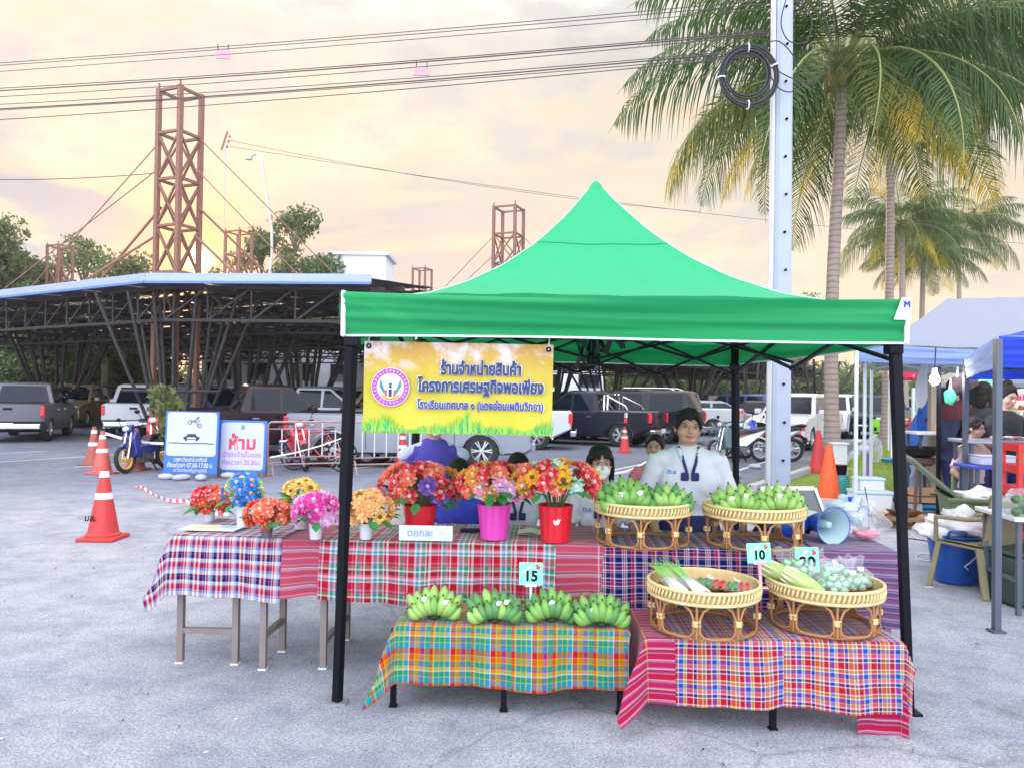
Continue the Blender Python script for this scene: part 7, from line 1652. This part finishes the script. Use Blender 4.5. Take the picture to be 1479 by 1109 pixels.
popup('far pink canopy seen low between the stall posts', [(X(1288, 20, 540), 20), (X(1350, 20.5, 540), 20.5), (X(1350, 20.5, 540)+1, 23), (X(1288, 20, 540)+1.2, 22.6)], P(1300, 518, 20).z+.25, P(1300, 545, 20).z, 2.9, [PKC]*4, WSTL, PKC, 12)
popup('far pale canopy behind the pink one', [(X(1372, 24, 540), 24), (X(1500, 24.5, 540), 24.5), (X(1500, 24, 540)+1, 28), (X(1372, 24, 540)+1.2, 27.6)], 2.3, 2.05, 3.0, [WTC]*4, WSTL, WTC, 15)
# extra posts
for (px_, Y_, yt, m_, lb, w_) in ((1249, 11.0, 505, WSTL, 'slim pale steel post just right of the pale canopy corner leg', .035), (1356, 8.6, 530, BLACK, 'thin black post beside the glowing lamp', .035), (1347, 10.7, 540, mat('weathered_wood', (.30, .24, .19), .85, bump=.4), 'weathered wooden post behind the glowing lamp', .09), (1303, 17, 560, WSTL, 'distant pale post standing on the grass', .05), (1319, 16.5, 560, WSTL, 'second distant pale post on the grass next to red chairs', .05)):
    t = thing('post', lb, 'post', (X(px_, Y_), Y_, 0)); MB().bar((0, 0, 0), (0, 0, P(px_, yt, Y_).z), w_).build('shaft', m_, t); MB().box((0, 0, .01), (w_*2.4, w_*2.4, .02)).build('foot_plate', m_, t)
# lamp
pl_ = P(1350, 548, 8.5); t = thing('lamp', 'bright white lit bulb hanging under the pale canopy', 'lamp', pl_)
MB().ell((0, 0, 0), (.05, .05, .062), None, 20, 14).build('bulb', mat('lit_bulb', (1, 1, 1), .3, emit=((.95, .97, 1), 60)), t, smooth=180); MB().lathe([(0, .06), (.03, .06), (.028, .12), (0, .12)], 10).build('socket', WHITE, t); MB().tube([(0, 0, .12), (.01, 0, .35)], .006, 5).build('cord', BLACK, t)
pw = bpy.data.lights.new('lamp_light', 'POINT'); pw.energy = 9; pw.color = (.93, .97, 1); pw.shadow_soft_size = .08; po = bpy.data.objects.new('lamp_light', pw); COL.objects.link(po); po.parent = t; po.location = (0, -.12, 0)
# vertical white and blue tarp sheets
WTP, BTP = mat('tarp_white', (.74, .78, .85), .5, trans=.3, bump=.3, bscale=6), mat('tarp_blue', (.03, .16, .62), .5, trans=.3, bump=.3, bscale=6)
def sheet(name, label, pts, m, seed=0, cat='tarpaulin', n=18):
    a, b, c, d = [Vector(p) for p in pts]; mb = MB()
    def fn(u, v): p = a.lerp(b, u).lerp(d.lerp(c, u), v); return p+Vector((.03*math.sin(v*9+seed+u*4), .06*math.sin(u*11+seed)+.03*math.sin(v*7+u*5), .02*math.sin(u*9)*v))
    mb.grid(fn, n, n); mb.grid(lambda u, v: fn(1-u, v)+Vector((0, .006, 0)), n, n); return tag(mb.build(name, m, smooth=180), label, cat)
sheet('tarpaulin', 'white tarp hanging from the canopy edge beside the wooden post', [P(1334, 505, 11.4), P(1353, 505, 11.4), P(1347, 665, 11.2), P(1318, 655, 11.2)], WTP, 1)
sheet('tarpaulin', 'blue tarp slanting to the ground left of the white one', [P(1322, 600, 11.3), P(1345, 560, 11.3), P(1330, 700, 10.9), P(1300, 690, 11.0)], BTP, 2)
sheet('tarpaulin', 'rumpled pale sheet gathered at the foot of the blue tarp', [P(1315, 660, 10.9), P(1352, 650, 10.9), P(1352, 715, 10.7), P(1306, 705, 10.7)], mat('tarp_pale_blue', (.5, .62, .80), .5, trans=.3), 4)
# backdrop goods and dark side cloths at the food stalls
sheet('side_cloth', 'dark navy cloth hanging across the front of the food stall table', [P(1352, 606, 9.9), P(1400, 604, 9.9), P(1400, 668, 9.7), P(1352, 664, 9.7)], mat('dark_navy_cloth', (.012, .015, .05), .85), 5, 'cloth')
sheet('side_cloth', 'black cloth screening the back of the food stall', [P(1352, 560, 13.4), P(1500, 560, 13.4), P(1500, 640, 13.2), P(1352, 640, 13.2)], mat('black_cloth', (.02, .018, .03), .85), 6, 'cloth')
def ftable(label, x, y, w, d, z, rz, top, legm=GSTL):
    t = thing('table', label, 'table', (x, y, 0), rz, 'tables of the food stalls'); MB().box((0, 0, z-.02), (w, d, .035)).build('tabletop', top, t, bevel=.008)
    for a in (-1, 1):
        for b in (-1, 1): MB().bar((a*(w/2-.06), b*(d/2-.06), 0), (a*(w/2-.06), b*(d/2-.06), z-.03), .032).build('leg', legm, t)
        MB().bar((a*(w/2-.06), -(d/2-.06), .25), (a*(w/2-.06), (d/2-.06), .25), .025).build('stretcher', legm, t)
    return t
WTOP = mat('white_tabletop', (.72, .74, .80), .4)
tx = X(1555, 5.9, 745); ftable('white folding table at the right edge carrying the bagged gourds', tx, 5.9, 1.2, .6, P(1460, 745, 5.7).z, R(-6), WTOP)
ftable('grey work table with food pans in front of the woman in black', X(1448, 8.2), 8.15, .95, .5, P(1448, 634, 8.2).z, R(-8), mat('steel_top', (.35, .37, .42), .35, .5))
ftable('low table behind the young man in pink stacked with packets', X(1378, 10.2), 10.3, 1.0, .6, P(1378, 624, 10.2).z, R(-10), WTOP)
ftable('small blue topped table with a white box by the young man in pink', X(1432, 7.9), 7.9, .55, .45, P(1425, 670, 7.9).z, R(-5), mat('blue_top', (.03, .08, .5), .4))
tz = P(1460, 745, 5.7).z
t = thing('gourd_bag', 'clear bag of dark green gourds on the white table at the right edge', 'bag of vegetables', (X(1476, 5.75), 5.75, tz)); q = random.Random(2)
for i in range(12):
    m_ = MB().ell((0, 0, 0), (.04, .036, .033), None, 12, 8); m_.build('gourd', mat('gourd_green', (.07, .17, .035), .45, var=.4, scale=20), t, smooth=180, loc=(q.uniform(-.08, .12), q.uniform(-.06, .06), .035+.045*(i//5)))
crumple((0.02, 0, .09), (.16, .12, .11), 91, .08, 22, 14, parent=t)
# packets, trays and pans on the food tables
q = random.Random(9); gz = P(1448, 634, 8.2).z
pal2 = [('amber', (.75, .35, .06)), ('cream', (.75, .68, .5)), ('tomato', (.7, .08, .05)), ('lettuce', (.2, .45, .1)), ('white', (.8, .8, .82))]
for i, (px_, py_, Y_, cn, nm) in enumerate(((1440, 632, 8.1, 0, 'amber food tray left on the grey work table'), (1456, 630, 8.1, 1, 'cream food tray before the woman in black'), (1472, 632, 8.1, 2, 'red food tray at the edge of the grey work table'))):
    p = P(px_, py_, Y_); t = thing('food_tray', nm, 'food tray', (p.x, p.y, gz), 0, 'food trays on the work table')
    MB().lathe([(0, 0), (.06, 0), (.075, .03), (.07, .03), (.055, .006)], 16).build('tray', mat('tray_steel', (.5, .52, .55), .3, .6), t, smooth=40)
    for k_ in range(6): MB().ell((q.uniform(-.04, .04), q.uniform(-.04, .04), .025), (.02, .018, .015), None, 8, 6).build('morsel', mat('food_'+pal2[cn][0], pal2[cn][1], .6), t, smooth=180)
lz = P(1378, 624, 10.2).z
for i in range(9):
    cn, cc = pal2[q.randrange(5)]; x = X(1358+i*5, 10.1); t = thing('packet', f'small {cn} packet on the low table, {["first", "second", "third", "fourth", "fifth", "sixth", "seventh", "eighth", "ninth"][i]} from the wooden post', 'packet', (x, 10.1+.12*(i % 3), lz), q.uniform(-.4, .4), 'packets on the low food table')
    MB().box((0, 0, .05), (.055, .04, q.uniform(.09, .15)), None, .8).build('wrapper', mat('food_'+cn, cc, .6), t, bevel=.006); MB().box((0, -.021, .05), (.035, .003, .04)).build('label_strip', WHITE, t)
# hanging bags
for i, (px_, py_, Y_, c, lb, r_) in enumerate(((1372, 573, 8.9, (.10, .62, .38), 'green filled bag tied up under the pale canopy by the lamp', (.07, .05, .09)), (1382, 556, 9.2, (.16, .08, .10), 'dark red bag hanging above the green one', (.08, .06, .10)), (1402, 548, 9.4, (.10, .08, .10), 'dark bag hanging at the blue canopy corner', (.09, .06, .11)))):
    p = P(px_, py_, Y_); t = thing('hanging_bag', lb, 'bag', p, 0, 'bags hanging at the food stall'); crumple((0, 0, 0), r_, 101+i, .1, m=mat('bag_'+str(i)+'_film', c, .35), name='bag_body', parent=t); MB().tube([(0, 0, r_[2]*.9), (.01, 0, r_[2]+.12)], [.02, .006], 6).build('knot', WHITE, t)
# mint umbrella folded hanging
p = P(1411, 545, 10.4); t = thing('umbrella', 'small mint green umbrella hanging behind the blue canopy leg', 'umbrella', p)
m_ = MB(); mg_ = mat('mint_cloth', (.25, .72, .50), .7, trans=.3)
for i in range(8): m_.mi = i % 2; m_.add([(0, 0, .18), (.24*math.cos(i*PI/4), .24*math.sin(i*PI/4), -.12), (.24*math.cos((i+1)*PI/4), .24*math.sin((i+1)*PI/4), -.12)], [(0, 1, 2)])
m_.build('cover', [mg_, mat('mint_cloth_pale', (.5, .75, .5), .7, trans=.3)], t); MB().bar((0, 0, .2), (0, 0, -.5), .014).build('rod', WSTL, t)
# red fronted advertising string shapes at the far right
p = P(1470, 580, 11.2); t = thing('stall_banner', 'round edged cream and red banner hanging behind the woman in black', 'banner', p, R(-5))
m_ = MB(); m_.prism([(-.25, -.05), (-.22, .09), (-.1, .17), (.1, .2), (.5, .2), (.5, -.3), (-.18, -.3)], -.01, .01); m_.build('board', mat('board_cream', (.8, .74, .62), .5), t)
m_ = MB(); [m_.prism([(x, .02), (x, .12), (x+.035, .07), (x+.07, .13), (x+.1, .07), (x+.12, .12), (x+.12, .02)], -.016, -.011) for x in (-.08, .06, .2)]; m_.build('red_print', mat('print_red', (.8, .04, .12)), t)
for i in range(14): MB().ell((-.12+.07*(i % 7), -.04, -.08-.09*(i//7)), (.035, .03, .035), None, 8, 6).build('hung_ball', mat('food_'+pal2[i % 5][0], pal2[i % 5][1], .6), t, smooth=180)
# red cooler jug pieces and red chair at edge
p = P(1473, 690, 6.6); t = thing('red_crate', 'tall red crate standing at the extreme right edge', 'crate', (p.x+.05, 6.6, 0), R(-5)); zt_ = P(1473, 645, 6.6).z
for z in np.linspace(.1, zt_, 7): MB().box((0, 0, float(z)), (.28, .3, .07)).build('slat', mat('crate_red', (.75, .03, .03), .4), t, bevel=.006)
for a in (-1, 1):
    for b in (-1, 1): MB().bar((a*.12, b*.13, 0), (a*.12, b*.13, zt_), .035).build('corner_post', mat('crate_red', (.75, .03, .03), .4), t)
# white box on the small table + lid
p = P(1427, 648, 6.7); t = thing('styrofoam_box', 'white styrofoam box on the blue topped table', 'box', (X(1432, 7.9), 7.88, P(1425, 670, 7.9).z), R(-5)); MB().box((0, 0, .04), (.34, .24, .08)).build('box_body', WHITE, t, bevel=.012); MB().box((0, 0, .09), (.35, .25, .02)).build('lid', WHITE, t, bevel=.01)
# wheelie bin, green
p = Vector((X(1418, 7.1), 7.0, 0)); t = thing('wheelie_bin', 'big olive green bin with its lid thrown open near the blue tub', 'bin', (p.x, p.y+.1, 0), R(-20)); GB = mat('bin_green', (.10, .17, .07), .5, var=.2)
vs = [(s*a, u*b, z) for z, a, b in ((.03, .24, .26), (.70, .31, .34)) for u in (-1, 1) for s in (-1, 1)]
MB().add(vs, [(0, 2, 3, 1), (0, 1, 5, 4), (1, 3, 7, 5), (3, 2, 6, 7), (2, 0, 4, 6)]).build('bin_body', GB, t, bevel=.02); MB().tube([(-.32, -.35, .7), (.32, -.35, .7), (.32, .35, .7), (-.32, .35, .7)], .022, 6, closed=True).build('rim', GB, t)
MB().box((0, .0, 0), (.62, .66, .03)).build('lid', mat('bin_lid', (.14, .20, .10), .5), t, loc=(-.38, .05, .84), rot=(0, R(42), 0), bevel=.01); crumple((.05, 0, .70), (.24, .28, .08), 111, .2, m=mat('milky_plastic2', (.78, .74, .78), .4), name='bin_liner', parent=t)
for s in (-1, 1): MB().lathe([(0, -.02), (.07, -.02), (.07, .02), (0, .02)], 14, Matrix.Translation((.24, s*.24, .07)) @ Matrix.Rotation(R(90), 4, 'X')).build('wheel', RUBBER, t)
# wok stand: charcoal wok on tall wooden stool
p = G(1340, 757); t = thing('wok_stand', 'black wok on a tall dark wooden stool', 'stool', (p.x, p.y+.18, 0), R(8)); DW = mat('dark_wood', (.10, .05, .035), .7, var=.3)
zt_ = P(1340, 672, p.y+.1).z
for a in (-1, 1):
    for b in (-1, 1): MB().bar((a*.26, b*.24, 0), (a*.15, b*.14, zt_), .034).build('leg', DW, t)
for z, k_ in ((.16, .235), (.36, .20)): m_ = MB(); [m_.bar((a*k_, -k_*.95, z), (a*k_, k_*.95, z), .02) for a in (-1, 1)]; [m_.bar((-k_, b*k_*.95, z), (k_, b*k_*.95, z), .02) for b in (-1, 1)]; m_.build('stretcher', DW, t)
MB().lathe([(0, zt_), (.13, zt_), (.17, zt_+.03), (.17, zt_+.10), (.10, zt_+.10)], 18).build('charcoal_burner', mat('burner_clay', (.12, .06, .05), .9, bump=.5), t)
o = MB().lathe([(0, .0), (.12, .012), (.22, .06), (.29, .13), (.30, .135), (.285, .125), (.21, .05), (0, .012)], 28).build('wok', mat('wok_steel', (.07, .075, .085), .3, .6), t, smooth=60, loc=(0, 0, zt_+.10)); MB().tube([(.28, 0, .13), (.36, 0, .16), (.42, 0, .17)], .014, 6).build('handle', DW, o)
# cardboard on blue crate under it
t = thing('blue_crate', 'blue plastic crate with a cardboard sheet beneath the wok stool', 'crate', (p.x+.08, p.y+.5, 0), R(-4)); BC = mat('crate_blue', (.02, .22, .48), .45)
for z in (.05, .12, .19, .26): MB().box((0, 0, z), (.62, .42, .05)).build('side_band', BC, t, bevel=.006)
for a in (-1, 1):
    for b in (-1, 1): MB().bar((a*.30, b*.20, 0), (a*.30, b*.20, .30), .045).build('corner_post', BC, t)
MB().box((-.02, -.215, .34), (.56, .012, .20)).build('cardboard', mat('cardboard', (.55, .30, .17), .8, var=.15), t)
tag(MB().box((p.x-.05, p.y+.12, .008+.0), (1.15, .75, .012)).build('cardboard_sheet', mat('cardboard', (.55, .30, .17), .8, var=.15)), 'brown cardboard sheet flat on the ground under the wok stool', 'cardboard')
# blue tub with white plastic
p = G(1403, 850); t = thing('plastic_tub', 'blue plastic tub stuffed with white bags beside the worn chair', 'tub', (p.x, p.y+.24, 0)); TB = mat('tub_blue', (.01, .10, .45), .35)
MB().lathe([(0, .01), (.155, .01), (.17, .03), (.225, .40), (.245, .415), (.245, .43), (.215, .43), (.155, .04), (0, .03)], 32).build('tub_body', TB, t, smooth=40)
for a in (R(-115), R(75)): MB().tube([(.23*math.cos(a-.35), .23*math.sin(a-.35), .41), (.25*math.cos(a-.25), .25*math.sin(a-.25), .47), (.25*math.cos(a+.25), .25*math.sin(a+.25), .47), (.23*math.cos(a+.35), .23*math.sin(a+.35), .41)], .013, 7).build('handle', TB, t, smooth=180)
crumple((-.02, 0, .47), (.27, .22, .10), 121, .2, 26, 18, m=mat('white_bag_film', (.82, .80, .82), .45, bump=.3), name='white_bag', parent=t); crumple((.06, .05, .56), (.12, .1, .08), 122, .3, m=mat('white_bag_film', (.82, .80, .82), .45, bump=.3), name='white_bag', parent=t)
MB().tube([(.02, -.235, .35), (.04, -.25, .28), (-.02, -.25, .22), (-.06, -.245, .19), (-.03, -.245, .16)], .006, 6).build('white_cord', WHITE, t, smooth=180)
# worn olive plastic chair (side on)
p = G(1418, 862); t = thing('plastic_chair', 'worn olive brown plastic chair seen from the side by the blue tub', 'chair', (p.x+.08, p.y+.22, 0), R(200)); OC = mat('chair_olive', (.30, .25, .14), .55, var=.3, scale=8)
MB().grid(lambda u, v: ((u-.5)*.40, (v-.5)*.40, .40+.012*math.cos(u*PI*2)), 8, 8).box((0, 0, .385), (.40, .40, .02)).build('seat', OC, t, bevel=.006)
m_ = MB(); 
def fn(u, v): return ((u-.5)*(.38+.05*v), .20+.10*v+.04*(1-(2*u-1)**2), .42+.42*v)
m_.grid(fn, 10, 8); m_.grid(lambda u, v: (fn(1-u, v)[0], fn(1-u, v)[1]+.014, fn(1-u, v)[2]), 10, 8); m_.build('backrest', OC, t, smooth=60)
for a in (-1, 1):
    MB().bar((a*.19, -.19, .39), (a*.23, -.25, 0), .05, .04).build('leg', OC, t, bevel=.006); MB().bar((a*.19, .19, .39), (a*.22, .27, 0), .05, .04).build('leg', OC, t, bevel=.006); MB().tube([(a*.21, -.20, .40), (a*.24, -.18, .60), (a*.24, .12, .62), (a*.22, .24, .64)], .02, 7).build('armrest', OC, t, smooth=60)
# dark crate beneath the white table
t = thing('storage_box', 'dark green covered box under the white table at the right edge', 'box', (X(1485, 6.1), 6.1, 0), R(5)); MB().box((0, 0, .2), (.5, .4, .38)).build('box_body', mat('box_dark', (.03, .07, .06), .5), t, bevel=.03); MB().box((0, 0, .41), (.53, .43, .03)).build('lid', mat('box_dark', (.03, .07, .06), .5), t, bevel=.01)
# electric leads on the ground
for pts, m_, lb in (([(1316, 772), (1330, 780), (1360, 784), (1372, 800), (1330, 800), (1325, 808), (1360, 812), (1375, 808)], WHITE, 'white electric lead coiled on the asphalt by the tub'), ([(1312, 778), (1340, 782), (1352, 790), (1372, 795), (1392, 792)], BLACK, 'black electric lead trailing to the blue tub')):
    g_ = [G(*c) for c in pts]; sm = []
    for a, b, c, d in zip([g_[0]]+g_[:-2], g_[:-1], g_[1:], g_[2:]+[g_[-1]]):
        for s in (0, .2, .4, .6, .8): sm.append(.5*((2*b)+(c-a)*s+(2*a-5*b+4*c-d)*s*s+(3*b-a-3*c+d)*s**3)+Vector((0, 0, .008)))
    tag(MB().tube(sm, .006, 5).build('electric_lead', m_, smooth=180), lb, 'cable')
tag(MB().box((*G(1342, 848).to_tuple()[:2], .004), (.07, .03, .003)).build('paper_scrap', WHITE), 'small white paper scrap on the asphalt right of the canopy leg', 'paper')
# ---------------------------------------------------------------- on the verge: cones, gas bottle, meter box, fan, cool boxes, chairs
VZ = .10
cone(1182, 684, .86, 'dark red plain cone leaning by the near palm foot', 'red', (), z=VZ)
cone(1197, 728, .84, 'bright orange plain cone before the green gas cylinder', 'orange', (), z=VZ)
p = G(1214, 728, VZ); t = thing('gas_cylinder', 'teal green gas cylinder with black valve next to the orange cone', 'gas cylinder', (p.x, p.y, VZ)); TG = mat('cylinder_teal', (.015, .24, .22), .35, var=.1)
MB().lathe([(0, 0), (.10, 0), (.115, .02), (.118, .08), (.118, .34), (.10, .40), (.05, .44), (0, .445)], 24).build('tank', TG, t, smooth=50); MB().lathe([(.075, .42), (.085, .56), (.078, .56), (.068, .42)], 16).build('collar', BLACK, t, smooth=50); MB().tube([(0, 0, .44), (0, 0, .54)], .02, 8).ell((0, 0, .55), (.045, .045, .02)).build('valve', mat('valve_red', (.5, .04, .04), .4), t)
tag(MB().tube([tuple(Vector((p.x, p.y, VZ))+Vector(v)) for v in ((.03, 0, .52), (.15, 0, .50), (.32, .1, .32), (.5, .2, .1), (.7, .3, .015), (1.0, .4, .012))], .010, 6).build('gas_hose', mat('hose_cream', (.7, .55, .4), .5), smooth=180), 'cream gas hose running from the teal cylinder across the grass', 'hose')
p = G(1211, 690, VZ); t = thing('meter_box', 'white electric meter cabinet on the verge against the near palm', 'cabinet', (p.x, p.y, VZ), R(-8)); MB().box((0, 0, .32), (.26, .2, .64)).build('cabinet', WHITE, t, bevel=.01); MB().box((0, -.0, .655), (.31, .26, .03)).build('roof_plate', WHITE, t, bevel=.006); MB().box((.0, -.103, .34), (.2, .006, .5)).build('door', mat('panel_pale', (.70, .72, .76), .4), t)
p = G(1262, 690, VZ); t = thing('fan', 'lilac and white pedestal fan facing right on the grass', 'fan', (p.x-.02, p.y+.15, VZ), R(50)); VI = mat('fan_violet', (.30, .08, .52), .4); FP = mat('fan_lilac', (.62, .55, .80), .4)
zf = P(1262, 650, p.y).z-VZ
MB().lathe([(0, 0), (.17, 0), (.17, .03), (.05, .06), (.035, .10), (0, .10)], 24).build('base', VI, t, smooth=40); MB().tube([(0, 0, .05), (0, 0, zf)], [.045, .03], 10).build('stand', VI, t); MB().ell((0, .06, zf), (.09, .14, .09)).build('motor_housing', FP, t, smooth=180)
M_ = Matrix.Translation((0, -.12, zf)) @ Matrix.Rotation(R(90), 4, 'X'); m_ = MB()
for r_, y in ((.23, 0), (.225, .05), (.225, -.05), (.15, .075), (.15, -.07), (.07, .085)): m_.tube([M_ @ Vector((r_*math.cos(2*PI*i/36), r_*math.sin(2*PI*i/36), y)) for i in range(36)], .004, 4, closed=True)
for i in range(40): a = 2*PI*i/40; [m_.tube([M_ @ Vector((r_*math.cos(a), r_*math.sin(a), y*s)) for r_, y in ((.03, .085), (.12, .078), (.2, .058), (.23, 0))], .0018, 3) for s in (-1, 1)]
m_.build('grille', WHITE, t)
for i in range(3): m_ = MB(); a = 2*PI*i/3; m_.add([M_ @ Vector(v) for v in ((.02*math.cos(a), .02*math.sin(a), 0), (.19*math.cos(a-.4), .19*math.sin(a-.4), .03), (.2*math.cos(a+.1), .2*math.sin(a+.1), .0), (.19*math.cos(a+.55), .19*math.sin(a+.55), -.03))], [(0, 1, 2), (0, 2, 3), (2, 1, 0), (3, 2, 0)]); m_.build('fan_blade', FP, t)
for px_, py_, w_, h_, lb in ((1262, 742, .44, .26, 'lower white cool box standing on the grass edge'), ):
    p = G(px_, py_, VZ); t = thing('cool_box', lb, 'cool box', (p.x, p.y+.12, VZ), R(-6), 'white cool boxes'); MB().box((0, 0, h_/2), (w_, .32, h_), None, 1.06).build('box_body', WHITE, t, bevel=.02); MB().box((0, 0, h_+.02), (w_*1.1, .36, .045)).build('lid', mat('lid_blue_white', (.45, .62, .80), .4), t, bevel=.012)
    for s in (-1, 1): MB().tube([(s*w_*.53, -.06, h_*.7), (s*w_*.60, -.06, h_*.62), (s*w_*.60, .06, h_*.62), (s*w_*.53, .06, h_*.7)], .008, 6).build('handle', WHITE, t)
    t2 = thing('cool_box', 'smaller white box stacked on the lower cool box', 'cool box', (p.x-.02, p.y+.12, VZ+h_+.043), R(-2), 'white cool boxes'); MB().box((0, 0, .07), (.32, .26, .14)).build('box_body', WHITE, t2, bevel=.015); MB().box((0, 0, .15), (.35, .28, .03)).build('lid', mat('lid_blue_white', (.45, .62, .80), .4), t2, bevel=.01)
# heap of basketry / tray on grass and small stuff
t = thing('bamboo_tray', 'round bamboo tray with dark peelings on the grass behind the canopy leg', 'tray', G(1300, 748, .1)+Vector((0, 0, .0))); MB().lathe([(0, .0), (.26, .0), (.30, .05), (.285, .05), (.25, .012), (0, .012)], 32).build('tray', mat('bamboo', (.55, .33, .16), .6, var=.2), t, smooth=40); crumple((.02, 0, .05), (.17, .13, .06), 131, .3, m=mat('peelings', (.12, .05, .03), .9), name='peelings', parent=t)
def chair_small(label, px_, py_, c, rz=0):
    p = G(px_, py_, VZ); t = thing('plastic_chair', label, 'chair', (p.x, p.y, VZ), rz, 'plastic chairs on the grass'); m_ = mat('chair_'+c[0], c[1], .4)
    MB().box((0, 0, .40), (.40, .38, .03)).build('seat', m_, t, bevel=.01)
    b = MB(); b.prism([(-.2, .42), (-.19, .78), (-.15, .82), (.15, .82), (.19, .78), (.2, .42), (.08, .42), (.07, .55), (-.07, .55), (-.08, .42)], .17, .20); b.build('backrest', m_, t, bevel=.008)
    for a in (-1, 1):
        for s in (-1, 1): MB().bar((a*.21, s*.2, 0), (a*.17, s*.17, .39), .035).build('leg', m_, t)
        MB().tube([(a*.19, -.17, .4), (a*.21, -.17, .60), (a*.21, .18, .62)], .018, 6).build('armrest', m_, t)
RC, LG_ = ('red', (.70, .02, .03)), ('lime', (.25, .65, .03))
chair_small('lime green plastic chair on the grass left of the red one', 1270, 640, LG_, R(20)); chair_small('red plastic chair turned away next to the lime chair', 1290, 642, RC, R(160)); chair_small('red chair under the pink canopy beyond the slanting blue tarp', 1318, 632, RC, R(-40)); chair_small('farther red chair close to the distant pale post', 1326, 622, RC, R(60))
t = thing('round_table', 'small white round table far down the grass', 'table', G(1315, 622, VZ)); MB().lathe([(0, .55), (.45, .55), (.45, .58), (0, .58)], 24).build('tabletop', WHITE, t); MB().tube([(0, 0, 0), (0, 0, .55)], .04, 8).build('leg', WHITE, t)
t = thing('bucket', 'small blue basin lying on the grass by the chairs', 'basin', G(1288, 668, VZ)); MB().lathe([(0, 0), (.2, 0), (.27, .1), (.26, .1), (.19, .012), (0, .012)], 24).build('basin', mat('basin_blue', (.05, .25, .7), .4), t, smooth=40)
t = thing('white_bag', 'white plastic bag dropped on the grass by the pale post', 'plastic bag', G(1240, 640, VZ)); crumple((0, 0, .06), (.22, .14, .07), 141, .2, m=mat('white_bag_film', (.82, .80, .82), .45, bump=.3), name='bag_film', parent=t)
# broken stones and pallet wood below the signs
for i, (x, y) in enumerate(((240, 692), (262, 693), (290, 693), (330, 690), (1062, 690), (1090, 676))):
    p = G(x, y); t_ = MB().ell((0, 0, .05), (.16+.03*(i % 3), .1, .06), None, 8, 6).build('stone', KERB, None, 180, loc=(p.x, p.y, 0), rot=(0, 0, i)); tag(t_, ['broken kerb stone under the left corner of the blue board', 'flat stone under the middle of the blue board', 'stone under the right corner of the blue board', 'stone under the smaller notice board', 'pale broken slab on the ground left of the kerb wall', 'small stone behind the kerb wall near the motorbikes'][i], 'stone')
# small shrub growing by the columns
t = thing('shrub', 'small leafy shrub growing between the columns left of the blue board', 'shrub', (G(218, 682).x, G(218, 682).y+.6, 0)); MB().tube([(0, 0, 0), (.03, 0, .8), (-.02, 0, 1.5)], [.025, .018, .01], 6).build('stem', BARK, t)
inst('foliage', leafmesh('foliage', [(0, 0, 1.25, .34), (.1, 0, .85, .28), (-.12, 0, 1.5, .26), (.05, 0, .55, .2)], 520, .075, [LV[0], LV[2], LV[2]], 5), t)
# ---------------------------------------------------------------- thin evening haze
hz_ = MB(); hz_.box((0, 70, 12), (420, 240, 27)); hm = bpy.data.materials.new('haze'); hm.use_nodes = True; hn = hm.node_tree.nodes; hn.remove(hn['Principled BSDF'])
pv = hn.new('ShaderNodeVolumePrincipled'); pv.inputs['Color'].default_value = (.95, .9, .86, 1); pv.inputs['Density'].default_value = .0006; pv.inputs['Anisotropy'].default_value = .3
hm.node_tree.links.new(pv.outputs[0], hn['Material Output'].inputs['Volume'])
tag(hz_.build('haze', hm), 'thin pale evening haze over the car park', 'haze', kind='stuff')
# ---------------------------------------------------------------- small litter: dry leaflets and grit blown over the asphalt
lt_ = MB(); q = random.Random(12)
for i in range(420):
    if i < 260: x, y = q.uniform(-5.5, 5), 3.0+q.random()**1.6*9
    else: y = 10+q.random()*14; x = 2.2+(y-11)*.62-q.random()*1.6
    a = q.uniform(0, PI); s_ = q.uniform(.006, .018) if i < 330 else q.uniform(.012, .03); c_, d_ = math.cos(a)*s_, math.sin(a)*s_; lt_.mi = q.randrange(3); h_ = q.uniform(.002, .008)
    lt_.add([(x-c_, y-d_, .005), (x+d_*.35, y-c_*.35, .006), (x+c_, y+d_, .005+h_), (x-d_*.35, y+c_*.35, .007+h_)], [(0, 1, 2, 3)])
tag(lt_.build('litter', [mat('litter_brown', (.20, .13, .07), .9), mat('litter_pale', (.55, .52, .46), .9), mat('litter_dark', (.05, .05, .05), .9)]), 'dry leaf scraps and grit scattered over the asphalt', 'litter', kind='stuff')
